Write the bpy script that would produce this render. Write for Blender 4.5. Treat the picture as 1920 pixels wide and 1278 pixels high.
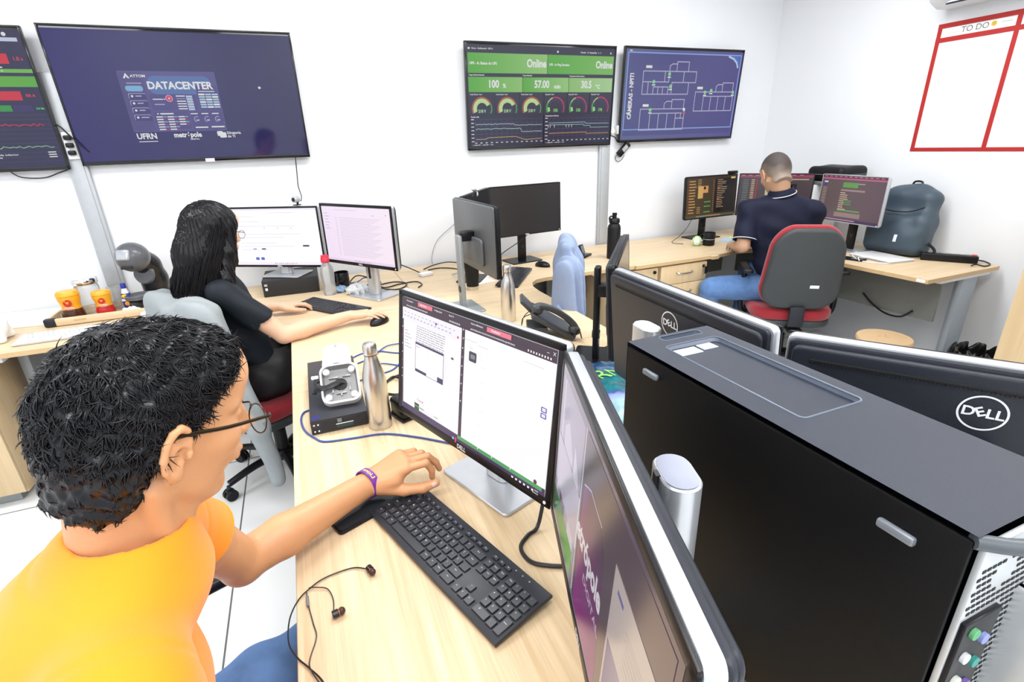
import bpy, bmesh, math, random
import numpy as np
from mathutils import Vector, Matrix, Euler, noise
random.seed(7); np.random.seed(7)
scene = bpy.context.scene
for o in list(bpy.data.objects): bpy.data.objects.remove(o)
C = scene.collection
PI = math.pi
R_ = math.radians

# ---------------------------------------------------------------- camera
cam_d = bpy.data.cameras.new('camera'); cam = bpy.data.objects.new('camera', cam_d); C.objects.link(cam)
RM = Matrix(((0.92309783, 0.1686779, -0.34559826), (-0.3830294, 0.32303684, -0.8654107), (-0.03433469, 0.93123304, 0.3628032)))
cam.matrix_world = Matrix.Translation((0, 0, 1.5)) @ RM.to_4x4()
cam_d.sensor_width = 36.0; cam_d.lens = 951 / 1920 * 36.0; cam_d.clip_start = 0.01; cam_d.clip_end = 50
scene.camera = cam
# ---------------------------------------------------------------- world, exposure
world = bpy.data.worlds.new('world'); scene.world = world; world.use_nodes = True
world.node_tree.nodes['Background'].inputs[0].default_value = (0.9, 0.95, 1.0, 1)
world.node_tree.nodes['Background'].inputs[1].default_value = 0.6
vs = scene.view_settings
vs.view_transform = 'Standard'; vs.look = 'None'; vs.gamma = 1.0; vs.use_curve_mapping = False
vs.exposure = 0.12
# ---------------------------------------------------------------- lights of the room (ceiling panels)
LIGHTS = [(-1.6, 2.1), (0.5, 2.1), (2.4, 2.1), (-1.6, 0.2), (0.5, 0.2), (2.4, 0.2), (-1.6, -1.7), (0.5, -1.7), (2.4, -1.7)]
for i, (lx, ly) in enumerate(LIGHTS):
    ld = bpy.data.lights.new('ceiling_lamp', 'AREA'); ld.shape = 'RECTANGLE'; ld.size = 1.2; ld.size_y = 0.6
    ld.energy = 24; ld.color = (0.97, 0.985, 1.0)
    lo = bpy.data.objects.new('ceiling_lamp', ld); C.objects.link(lo); lo.location = (lx, ly, 2.72)

# ---------------------------------------------------------------- helpers
def tag(o, label=None, cat=None, group=None, kind=None):
    if label: o['label'] = label
    if cat: o['category'] = cat
    if group: o['group'] = group
    if kind: o['kind'] = kind
    return o
def thing(name, label, cat, loc=(0, 0, 0), rz=0, group=None):
    o = bpy.data.objects.new(name, None); C.objects.link(o); o.empty_display_size = 0.05
    o.location = loc; o.rotation_euler = (0, 0, rz)
    return tag(o, label, cat, group)

_mats = {}
def mat(name, col, rough=0.5, metal=0.0, var=0.06, nscale=30, bump=0.0, bscale=200, spec=0.5, trans=0.0, coat=0.0, sheen=0.0, aniso=None, sss=0.0, alpha=1.0, ior=1.45):
    if name in _mats: return _mats[name]
    m = bpy.data.materials.new(name); m.use_nodes = True; nt = m.node_tree; b = nt.nodes['Principled BSDF']
    tc = nt.nodes.new('ShaderNodeTexCoord'); nz = nt.nodes.new('ShaderNodeTexNoise'); nz.inputs['Scale'].default_value = nscale
    nz.inputs['Detail'].default_value = 3
    mp = nt.nodes.new('ShaderNodeMapping'); nt.links.new(tc.outputs['Object'], mp.inputs[0]); nt.links.new(mp.outputs[0], nz.inputs['Vector'])
    if aniso: mp.inputs['Scale'].default_value = aniso
    mx = nt.nodes.new('ShaderNodeMix'); mx.data_type = 'RGBA'
    mx.inputs['A'].default_value = (*[max(0, c * (1 - var)) for c in col], 1); mx.inputs['B'].default_value = (*[min(1, c * (1 + var)) for c in col], 1)
    nt.links.new(nz.outputs['Fac'], mx.inputs['Factor']); nt.links.new(mx.outputs['Result'], b.inputs['Base Color'])
    b.inputs['Roughness'].default_value = rough; b.inputs['Metallic'].default_value = metal
    b.inputs['Specular IOR Level'].default_value = spec; b.inputs['IOR'].default_value = ior
    b.inputs['Transmission Weight'].default_value = trans; b.inputs['Coat Weight'].default_value = coat
    b.inputs['Sheen Weight'].default_value = sheen; b.inputs['Alpha'].default_value = alpha
    if sss: b.inputs['Subsurface Weight'].default_value = sss; b.inputs['Subsurface Radius'].default_value = (0.012, 0.005, 0.003)
    if bump:
        n2 = nt.nodes.new('ShaderNodeTexNoise'); n2.inputs['Scale'].default_value = bscale; n2.inputs['Detail'].default_value = 4
        nt.links.new(mp.outputs[0], n2.inputs['Vector'])
        bp = nt.nodes.new('ShaderNodeBump'); bp.inputs['Strength'].default_value = bump; bp.inputs['Distance'].default_value = 0.002
        nt.links.new(n2.outputs['Fac'], bp.inputs['Height']); nt.links.new(bp.outputs[0], b.inputs['Normal'])
    _mats[name] = m
    return m

def wood(name, c1, c2, along='y'):
    if name in _mats: return _mats[name]
    m = bpy.data.materials.new(name); m.use_nodes = True; nt = m.node_tree; b = nt.nodes['Principled BSDF']
    tc = nt.nodes.new('ShaderNodeTexCoord'); mp = nt.nodes.new('ShaderNodeMapping'); nt.links.new(tc.outputs['Object'], mp.inputs[0])
    s = {'y': (95, 3.0, 60), 'x': (3.0, 95, 60), 'z': (80, 80, 3.0)}[along]
    mp.inputs['Scale'].default_value = s
    nz = nt.nodes.new('ShaderNodeTexNoise'); nz.inputs['Scale'].default_value = 1.0; nz.inputs['Detail'].default_value = 5; nz.inputs['Roughness'].default_value = 0.6
    nt.links.new(mp.outputs[0], nz.inputs['Vector'])
    mp2 = nt.nodes.new('ShaderNodeMapping'); nt.links.new(tc.outputs['Object'], mp2.inputs[0]); mp2.inputs['Scale'].default_value = tuple(v * 0.16 for v in s)
    n2 = nt.nodes.new('ShaderNodeTexNoise'); n2.inputs['Scale'].default_value = 1.0; n2.inputs['Detail'].default_value = 2; nt.links.new(mp2.outputs[0], n2.inputs['Vector'])
    ad = nt.nodes.new('ShaderNodeMath'); ad.operation = 'ADD'; nt.links.new(nz.outputs['Fac'], ad.inputs[0]); nt.links.new(n2.outputs['Fac'], ad.inputs[1])
    cr = nt.nodes.new('ShaderNodeMapRange'); cr.inputs['From Min'].default_value = 0.75; cr.inputs['From Max'].default_value = 1.25
    nt.links.new(ad.outputs[0], cr.inputs['Value'])
    mx = nt.nodes.new('ShaderNodeMix'); mx.data_type = 'RGBA'; mx.inputs['A'].default_value = (*c1, 1); mx.inputs['B'].default_value = (*c2, 1)
    nt.links.new(cr.outputs[0], mx.inputs['Factor']); nt.links.new(mx.outputs['Result'], b.inputs['Base Color'])
    b.inputs['Roughness'].default_value = 0.45
    bp = nt.nodes.new('ShaderNodeBump'); bp.inputs['Strength'].default_value = 0.06; bp.inputs['Distance'].default_value = 0.001
    nt.links.new(nz.outputs['Fac'], bp.inputs['Height']); nt.links.new(bp.outputs[0], b.inputs['Normal'])
    _mats[name] = m
    return m

def screen_mat(name='screen_light', strength=1.0, rough=0.25, spec=0.5):
    if name in _mats: return _mats[name]
    m = bpy.data.materials.new(name); m.use_nodes = True; nt = m.node_tree; b = nt.nodes['Principled BSDF']
    at = nt.nodes.new('ShaderNodeAttribute'); at.attribute_name = 'Col'
    b.inputs['Base Color'].default_value = (0.01, 0.01, 0.012, 1); b.inputs['Roughness'].default_value = rough; b.inputs['Specular IOR Level'].default_value = spec
    nt.links.new(at.outputs['Color'], b.inputs['Emission Color']); b.inputs['Emission Strength'].default_value = strength
    _mats[name] = m
    return m

class MB:
    """collects shapes, links them as one mesh object"""
    def __init__(s, M=None): s.v = []; s.f = []; s.m = []; s.sm = []; s.mats = []; s.M = M or Matrix.Identity(4)
    def mi(s, m):
        if m not in s.mats: s.mats.append(m)
        return s.mats.index(m)
    def add(s, vs, fs, m, smooth=False, X=None):
        X = s.M @ X if X is not None else s.M
        o = len(s.v); s.v += [tuple(X @ Vector(v)) for v in vs]; k = s.mi(m)
        for f in fs: s.f.append(tuple(i + o for i in f)); s.m.append(k); s.sm.append(smooth)
        return s
    def addbm(s, bm, m, smooth=False, X=None):
        bm.verts.ensure_lookup_table(); bm.verts.index_update()
        s.add([v.co[:] for v in bm.verts], [[v.index for v in f.verts] for f in bm.faces], m, smooth, X); bm.free(); return s
    def box(s, c, size, m, bev=0.0, seg=2, rot=None, smooth=None, top=None):
        bm = bmesh.new(); bmesh.ops.create_cube(bm, size=1.0)
        for v in bm.verts:
            k = 1.0
            if top and v.co.z > 0: v.co.x *= top[0]; v.co.y *= top[1]
            v.co = Vector((v.co.x * size[0], v.co.y * size[1], v.co.z * size[2]))
        if bev: bmesh.ops.bevel(bm, geom=bm.edges[:], offset=min(bev, min(size) * 0.49), segments=seg, profile=0.5, affect='EDGES', clamp_overlap=True)
        X = Matrix.Translation(c)
        if rot is not None: X = X @ (rot if isinstance(rot, Matrix) else Euler(rot).to_matrix()).to_4x4()
        return s.addbm(bm, m, bool(bev) if smooth is None else smooth, X)
    def prism(s, poly, z0, z1, m, bev=0.0, seg=2, X=None, smooth=False):
        bm = bmesh.new(); vs = [bm.verts.new((x, y, z0)) for x, y in poly]; f = bm.faces.new(vs)
        if f.normal.z == 0: f.normal_update()
        r = bmesh.ops.extrude_face_region(bm, geom=[f]); nv = [g for g in r['geom'] if isinstance(g, bmesh.types.BMVert)]
        for v in nv: v.co.z = z1
        bmesh.ops.recalc_face_normals(bm, faces=bm.faces[:])
        if bev:
            es = [e for e in bm.edges if abs(e.verts[0].co.z - e.verts[1].co.z) < 1e-6]
            bmesh.ops.bevel(bm, geom=es, offset=bev, segments=seg, profile=0.5, affect='EDGES', clamp_overlap=True)
        return s.addbm(bm, m, smooth or bool(bev), X)
    def lathe(s, prof, c, m, n=32, X=None, smooth=True):
        vs = []; fs = []
        for r, z in prof:
            for k in range(n): a = 2 * PI * k / n; vs.append((c[0] + r * math.cos(a), c[1] + r * math.sin(a), c[2] + z))
        for i in range(len(prof) - 1):
            for k in range(n): fs.append((i * n + k, i * n + (k + 1) % n, (i + 1) * n + (k + 1) % n, (i + 1) * n + k))
        if prof[0][0] > 1e-5: fs.append(tuple(range(n - 1, -1, -1)))
        if prof[-1][0] > 1e-5: fs.append(tuple((len(prof) - 1) * n + k for k in range(n)))
        return s.add(vs, fs, m, smooth, X)
    def cyl(s, p0, p1, r0, m, r1=None, n=20, smooth=True):
        p0 = Vector(p0); p1 = Vector(p1); d = p1 - p0; L = d.length
        X = Matrix.Translation(p0) @ d.to_track_quat('Z', 'Y').to_matrix().to_4x4()
        r1 = r0 if r1 is None else r1; b = min(r0, r1, L) * 0.12
        return s.lathe([(0, 0), (r0 - b, 0), (r0, b), (r1, L - b), (r1 - b, L), (0, L)], (0, 0, 0), m, n, X, smooth)
    def tube(s, pts, r, m, n=8, res=6, closed=False, taper=None):
        P = [Vector(p) for p in pts]
        if res > 1 and len(P) > 2:
            Q = []; N = len(P)
            rng = range(N if closed else N - 1)
            for i in rng:
                if closed: a, b, c, d = P[(i - 1) % N], P[i], P[(i + 1) % N], P[(i + 2) % N]
                else: a, b, c, d = P[max(i - 1, 0)], P[i], P[i + 1], P[min(i + 2, N - 1)]
                for k in range(res):
                    t = k / res
                    Q.append(0.5 * ((2 * b) + (c - a) * t + (2 * a - 5 * b + 4 * c - d) * t * t + (3 * b - a - 3 * c + d) * t ** 3))
            if not closed: Q.append(P[-1])
            P = Q
        N = len(P); vs = []; fs = []; up = None
        for i, p in enumerate(P):
            if closed: t = (P[(i + 1) % N] - P[i - 1]).normalized()
            else: t = (P[min(i + 1, N - 1)] - P[max(i - 1, 0)]).normalized()
            if up is None: up = t.orthogonal().normalized()
            up = (up - t * up.dot(t)); up = up.normalized() if up.length > 1e-6 else t.orthogonal().normalized()
            sd = t.cross(up); rr = r * (taper(i / (N - 1)) if taper else 1)
            for k in range(n): a = 2 * PI * k / n; vs.append(p + (up * math.cos(a) + sd * math.sin(a)) * rr)
        for i in range(N if closed else N - 1):
            j = (i + 1) % N
            for k in range(n): fs.append((i * n + k, i * n + (k + 1) % n, j * n + (k + 1) % n, j * n + k))
        if not closed: fs.append(tuple(range(n - 1, -1, -1))); fs.append(tuple((N - 1) * n + k for k in range(n)))
        return s.add(vs, fs, m, True)
    def sphere(s, c, r, m, n=20, rot=None):
        if not hasattr(r, '__len__'): r = (r, r, r)
        X = Matrix.Translation(c)
        if rot is not None: X = X @ Euler(rot).to_matrix().to_4x4()
        X = X @ Matrix.Diagonal((*r, 1))
        return s.lathe([(math.sin(PI * i / (n // 2)) * 1.0, -math.cos(PI * i / (n // 2))) for i in range(n // 2 + 1)], (0, 0, 0), m, n, X)
    def text(s, st, size, m, X, bold=0.0, sx=1.0, depth=0.0, align='CENTER'):
        v, f = text_mesh(st, bold, align)
        return s.add([(a * size * sx, b * size, 0.0) for a, b in v], f, m, False, X)
    def build(s, name, parent=None, loc=None, rot=None, angle=40):
        me = bpy.data.meshes.new(name); me.from_pydata(s.v, [], s.f); 
        for m in s.mats: me.materials.append(m)
        me.polygons.foreach_set('material_index', s.m); me.polygons.foreach_set('use_smooth', s.sm); me.update()
        if any(s.sm): me.set_sharp_from_angle(angle=R_(angle))
        o = bpy.data.objects.new(name, me); C.objects.link(o); o.parent = parent
        if loc is not None: o.location = loc
        if rot is not None: o.rotation_euler = rot
        return o

_txt = {}
def text_mesh(st, bold=0.0, align='CENTER'):
    k = (st, bold, align)
    if k in _txt: return _txt[k]
    cu = bpy.data.curves.new('t', 'FONT'); cu.body = st; cu.size = 1.0; cu.align_x = align; cu.align_y = 'CENTER'; cu.offset = bold; cu.resolution_u = 3
    o = bpy.data.objects.new('t', cu); C.objects.link(o); dg = bpy.context.evaluated_depsgraph_get(); dg.update()
    ev = o.evaluated_get(dg); me = ev.to_mesh()
    v = [(x.co.x, x.co.y) for x in me.vertices]; f = [tuple(p.vertices) for p in me.polygons]
    if f:
        a = f[0]; n = sum((v[a[i]][0] * v[a[(i + 1) % len(a)]][1] - v[a[(i + 1) % len(a)]][0] * v[a[i]][1]) for i in range(len(a)))
        if n < 0: f = [tuple(reversed(q)) for q in f]
    ev.to_mesh_clear(); bpy.data.objects.remove(o); bpy.data.curves.remove(cu)
    _txt[k] = (v, f); return _txt[k]

def srgb(r, g, b):
    return tuple(((c / 255) / 12.92 if c / 255 <= 0.04045 else ((c / 255 + 0.055) / 1.055) ** 2.4) for c in (r, g, b))
def rrect(w, h, r, n=5, cx=0, cy=0):
    P = []
    for sx, sy, a0 in ((1, 1, 0), (-1, 1, 90), (-1, -1, 180), (1, -1, 270)):
        for k in range(n + 1):
            a = R_(a0 + 90 * k / n); P.append((cx + sx * (w / 2 - r) + r * math.cos(a), cy + sy * (h / 2 - r) + r * math.sin(a)))
    return P

class Scr:
    """drawing on a display: u to the right, v down, both 0..1; lies in local x/z facing -y"""
    def __init__(s, W, H): s.W = W; s.H = H; s.v = []; s.f = []; s.c = []; s.l = 0
    def P(s, u, v): return ((u - .5) * s.W, -s.l * 0.00005, (.5 - v) * s.H)
    def poly(s, pts, col, cols=None):
        s.l += 1; o = len(s.v); s.v += [s.P(*p) for p in pts]; s.f.append(tuple(range(o, o + len(pts))))
        s.c += (cols if cols else [col] * len(pts)); return s
    def rect(s, u, v, w, h, col, col2=None):
        pts = [(u, v), (u, v + h), (u + w, v + h), (u + w, v)]
        return s.poly(pts, col, [col, col, col2, col2] if col2 else None)
    def rr(s, u, v, w, h, r, col):
        a = s.W / s.H
        P = rrect(w * a, h, r, 4, (u + w / 2) * a, v + h / 2)
        return s.poly([(x / a, y) for x, y in reversed(P)], col)
    def line(s, pts, t, col):
        a = s.W / s.H; s.l += 1
        for (x0, y0), (x1, y1) in zip(pts, pts[1:]):
            dx, dy = (x1 - x0) * a, y1 - y0; L = math.hypot(dx, dy) or 1; nx, ny = -dy / L * t / 2 / a, dx / L * t / 2
            ex, ey = dx / L * t / 2 / a, dy / L * t / 2
            x0 -= ex; y0 -= ey; x1 += ex; y1 += ey
            o = len(s.v); s.v += [s.P(x0 + nx, y0 + ny), s.P(x1 + nx, y1 + ny), s.P(x1 - nx, y1 - ny), s.P(x0 - nx, y0 - ny)]
            s.f.append((o, o + 1, o + 2, o + 3)); s.c += [col] * 4
        return s
    def arc(s, cu, cv, r, t, a0, a1, col, n=24):
        a = s.W / s.H; s.l += 1; o = len(s.v)
        for k in range(n + 1):
            an = R_(a0 + (a1 - a0) * k / n)
            for rr in (r, r - t): s.v.append(s.P(cu + rr * math.cos(an) / a, cv - rr * math.sin(an))); s.c.append(col)
        for k in range(n): s.f.append((o + 2 * k, o + 2 * k + 1, o + 2 * k + 3, o + 2 * k + 2))
        return s
    def text(s, st, u, v, size, col, bold=0.012, align='LEFT', sx=1.0, rot=0):
        vs, fs = text_mesh(st, bold, align); s.l += 1; o = len(s.v); a = s.W / s.H; c, si = math.cos(rot), math.sin(rot)
        for x, y in vs:
            x, y = x * size * sx, y * size; x, y = c * x - si * y, si * x + c * y
            s.v.append(s.P(u + x / a, v - y)); s.c.append(col)
        s.f += [tuple(i + o for i in f) for f in fs]; return s
    def build(s, name, m, parent=None, X=None):
        X = X or Matrix.Identity(4)
        me = bpy.data.meshes.new(name); me.from_pydata([tuple(X @ Vector(p)) for p in s.v], [], s.f); me.materials.append(m)
        ca = me.color_attributes.new('Col', 'FLOAT_COLOR', 'POINT')
        ca.data.foreach_set('color', [x for c in s.c for x in (*c, 1.0)])
        me.update(); o = bpy.data.objects.new(name, me); C.objects.link(o); o.parent = parent
        return o

# ---------------------------------------------------------------- materials
M_wall = mat('wall_paint', (0.80, 0.82, 0.85), 0.6, var=0.015, nscale=3, bump=0.05, bscale=300)
M_ceil = mat('ceiling_paint', (0.85, 0.85, 0.85), 0.8, var=0.01)
M_wood = wood('oak_laminate_along', (0.53, 0.375, 0.205), (0.74, 0.58, 0.38), 'y')
M_woodx = wood('oak_laminate_across', (0.62, 0.46, 0.28), (0.72, 0.57, 0.375), 'x')
M_woodz = wood('oak_laminate_upright', (0.58, 0.42, 0.235), (0.66, 0.50, 0.30), 'z')
M_edge = mat('oak_edge_band', (0.56, 0.39, 0.20), 0.5, var=0.08, nscale=60)
M_greym = mat('grey_steel', (0.30, 0.32, 0.33), 0.45, 0.3)
M_greyp = mat('grey_panel', (0.20, 0.205, 0.19), 0.6)
M_alu = mat('trunking_grey', (0.42, 0.44, 0.46), 0.4, 0.3)
M_black = mat('black_plastic', (0.006, 0.006, 0.008), 0.32, spec=.35)
M_blackm = mat('black_matte', (0.008, 0.008, 0.009), 0.5, spec=.3, bump=0.1, bscale=900)
M_gloss = mat('black_gloss', (0.008, 0.008, 0.01), 0.12)
M_silver = mat('silver_plastic', (0.55, 0.57, 0.60), 0.3, 0.6)
M_steel = mat('brushed_steel', (0.62, 0.60, 0.57), 0.28, 1.0, var=0.12, nscale=1, aniso=(1, 1, 1))
M_white = mat('white_plastic', (0.82, 0.82, 0.82), 0.35)
M_dgrey = mat('dark_grey_plastic', (0.018, 0.020, 0.028), 0.42, spec=.35, bump=0.15, bscale=500)
M_mgrey = mat('mid_grey_plastic', (0.16, 0.17, 0.18), 0.45)
M_cable = mat('black_cable', (0.01, 0.01, 0.012), 0.4)
M_logo = mat('logo_white', (0.75, 0.77, 0.8), 0.3)
S_scr = screen_mat('screen_light', 0.62, 0.22)

# ---------------------------------------------------------------- smooth surfaces for bodies, hair, cloth
class SDF:
    def __init__(s, lo, hi, h):
        s.lo = np.array(lo, np.float32); s.h = h; s.n = np.ceil((np.array(hi) - s.lo) / h).astype(int) + 1
        s.f = np.full(s.n, 0.2, np.float32); s.ax = [s.lo[i] + h * np.arange(s.n[i], dtype=np.float32) for i in range(3)]
    def _sl(s, lo, hi):
        a = np.clip(np.floor((np.array(lo) - s.lo) / s.h).astype(int), 0, s.n); b = np.clip(np.ceil((np.array(hi) - s.lo) / s.h).astype(int) + 1, 0, s.n)
        if (b <= a).any(): return None, None
        return tuple(slice(i, j) for i, j in zip(a, b)), [s.ax[i][a[i]:b[i]].reshape([-1 if k == i else 1 for k in range(3)]) for i in range(3)]
    def comb(s, sl, d, k, op):
        f = s.f[sl]
        if op == 'add':
            if k > 0: hh = np.clip(0.5 + 0.5 * (f - d) / k, 0, 1); s.f[sl] = f * (1 - hh) + d * hh - k * hh * (1 - hh)
            else: s.f[sl] = np.minimum(f, d)
        elif op == 'sub':
            if k > 0: hh = np.clip(0.5 - 0.5 * (f + d) / k, 0, 1); s.f[sl] = f * (1 - hh) - d * hh + k * hh * (1 - hh)
            else: s.f[sl] = np.maximum(f, -d)
    def cap(s, a, b, ra, rb=None, k=0.01, op='add', flat=None, cut=None):
        rb = ra if rb is None else rb; a = np.array(a, float); b = np.array(b, float); m = max(ra, rb) + max(k, .004) * 2 + s.h
        sl, X = s._sl(np.minimum(a, b) - m, np.maximum(a, b) + m)
        if sl is None: return s
        ba = b - a; L2 = ba.dot(ba) + 1e-12; P = [X[i] - a[i] for i in range(3)]
        t = np.clip((P[0] * ba[0] + P[1] * ba[1] + P[2] * ba[2]) / L2, 0, 1)
        Q = [P[i] - ba[i] * t for i in range(3)]
        if flat is not None:   # (direction, factor): squash the section along a direction
            dd, fac = flat; dd = np.array(dd) / np.linalg.norm(dd); q = Q[0] * dd[0] + Q[1] * dd[1] + Q[2] * dd[2]
            d = np.sqrt(Q[0] ** 2 + Q[1] ** 2 + Q[2] ** 2 + (fac ** 2 - 1) * q * q) - (ra + (rb - ra) * t)
        else: d = np.sqrt(Q[0] ** 2 + Q[1] ** 2 + Q[2] ** 2) - (ra + (rb - ra) * t)
        if cut is not None:
            for cp, cn in cut:
                cn = np.array(cn, float) / np.linalg.norm(cn); d = np.maximum(d, sum((X[i] - cp[i]) * cn[i] for i in range(3)))
        s.comb(sl, d.astype(np.float32), k, op); return s
    def chain(s, pts, rs, k=0.01, op='add', flat=None):
        for i in range(len(pts) - 1): s.cap(pts[i], pts[i + 1], rs[i], rs[i + 1], k, op, flat)
        return s
    def ell(s, c, r, M=None, k=0.01, op='add'):
        c = np.array(c, float); r = np.array(r, float); m = r.max() + k * 2 + s.h
        sl, X = s._sl(c - m, c + m)
        if sl is None: return s
        P = [X[i] - c[i] for i in range(3)]
        if M is not None: P = [sum(P[j] * float(M[j][i]) for j in range(3)) for i in range(3)]   # columns of M = local axes
        k0 = np.sqrt(sum((P[i] / r[i]) ** 2 for i in range(3))); k1 = np.sqrt(sum((P[i] / r[i] ** 2) ** 2 for i in range(3))) + 1e-9
        s.comb(sl, (k0 * (k0 - 1) / k1).astype(np.float32), k, op); return s
    def rbox(s, c, half, rad, M=None, k=0.01, op='add'):
        c = np.array(c, float); half = np.array(half, float); m = np.linalg.norm(half) + rad + k * 2 + s.h
        sl, X = s._sl(c - m, c + m)
        if sl is None: return s
        P = [X[i] - c[i] for i in range(3)]
        if M is not None: P = [sum(P[j] * float(M[j][i]) for j in range(3)) for i in range(3)]
        q = [np.abs(P[i]) - (half[i] - rad) for i in range(3)]
        d = np.sqrt(sum(np.maximum(v, 0) ** 2 for v in q)) + np.minimum(np.maximum(np.maximum(q[0], q[1]), q[2]), 0) - rad
        s.comb(sl, d.astype(np.float32), k, op); return s
    def half(s, p, n, k=0.0):   # cut away the side n points to
        n = np.array(n, float); n /= np.linalg.norm(n)
        X = [s.ax[i].reshape([-1 if q == i else 1 for q in range(3)]) for i in range(3)]
        d = sum((X[i] - p[i]) * n[i] for i in range(3)); s.f = np.maximum(s.f, d.astype(np.float32)) if k == 0 else s.f
        return s
    def local(s, c, M):   # grid coordinates in a local frame (columns of M = axes)
        P = [s.ax[i].reshape([-1 if q == i else 1 for q in range(3)]) - c[i] for i in range(3)]
        return [sum(P[j] * float(M[j][i]) for j in range(3)) for i in range(3)]
    def warp(s, amp, fn):   # fn(x,y,z) -> offset near the surface
        X = np.meshgrid(*s.ax, indexing='ij', sparse=True); s.f = s.f + amp * fn(*X).astype(np.float32); return s
    def mesh(s):
        f = s.f; ins = f < 0
        c = np.zeros(tuple(np.array(f.shape) - 1), np.int8)
        for i in (0, 1):
            for j in (0, 1):
                for k in (0, 1): c += ins[i:f.shape[0] - 1 + i, j:f.shape[1] - 1 + j, k:f.shape[2] - 1 + k]
        act = np.argwhere((c > 0) & (c < 8)); idx = np.full(c.shape, -1, np.int32); idx[act[:, 0], act[:, 1], act[:, 2]] = np.arange(len(act))
        acc = np.zeros((len(act), 3)); cnt = np.zeros(len(act))
        cor = [(i, j, k) for i in (0, 1) for j in (0, 1) for k in (0, 1)]
        for a in cor:
            for ax in range(3):
                if a[ax]: continue
                b = list(a); b[ax] = 1
                fa = f[act[:, 0] + a[0], act[:, 1] + a[1], act[:, 2] + a[2]]; fb = f[act[:, 0] + b[0], act[:, 1] + b[1], act[:, 2] + b[2]]
                m = (fa < 0) != (fb < 0); t = fa[m] / (fa[m] - fb[m]); p = np.tile(np.array(a, float), (m.sum(), 1)); p[:, ax] += t
                acc[m] += p; cnt[m] += 1
        V = (act + acc / cnt[:, None]) * s.h + s.lo
        F = []
        for ax in range(3):
            sa = [slice(0, -1) if i == ax else slice(1, -1) for i in range(3)]; sb = [slice(1, None) if i == ax else slice(1, -1) for i in range(3)]
            A = ins[tuple(sa)]; B = ins[tuple(sb)]
            for flip, mask in ((False, A & ~B), (True, ~A & B)):
                e = np.argwhere(mask); 
                if not len(e): continue
                e = e + np.array([0 if i == ax else 1 for i in range(3)]); u, w = (ax + 1) % 3, (ax + 2) % 3
                du = np.zeros(3, int); du[u] = 1; dw = np.zeros(3, int); dw[w] = 1
                q = [e - du - dw, e - dw, e, e - du]; q = [idx[p[:, 0], p[:, 1], p[:, 2]] for p in q]
                Q = np.stack(q if not flip else q[::-1], 1); F.append(Q)
        F = np.concatenate(F); F = F[(F >= 0).all(1)]
        return V, F
    def build(s, name, m, parent=None, loc=(0, 0, 0), smooth=2):
        V, F = s.mesh()
        for _ in range(smooth):
            acc = np.zeros_like(V); cn = np.zeros(len(V))
            for a, b in ((0, 1), (1, 2), (2, 3), (3, 0)):
                np.add.at(acc, F[:, a], V[F[:, b]]); np.add.at(acc, F[:, b], V[F[:, a]]); np.add.at(cn, F[:, a], 1); np.add.at(cn, F[:, b], 1)
            V = V * 0.5 + 0.5 * acc / np.maximum(cn, 1)[:, None]
        V = V - np.array(loc)
        me = bpy.data.meshes.new(name); me.vertices.add(len(V)); me.vertices.foreach_set('co', V.astype(np.float32).ravel())
        me.loops.add(F.size); me.loops.foreach_set('vertex_index', F.astype(np.int32).ravel()); me.polygons.add(len(F))
        me.polygons.foreach_set('loop_start', np.arange(0, F.size, 4, dtype=np.int32)); me.polygons.foreach_set('loop_total', np.full(len(F), 4, np.int32))
        me.polygons.foreach_set('use_smooth', np.ones(len(F), bool)); me.update(); me.validate(); me.materials.append(m)
        o = bpy.data.objects.new(name, me); C.objects.link(o); o.parent = parent; o.location = loc if parent is None else (0, 0, 0)
        return o
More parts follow.
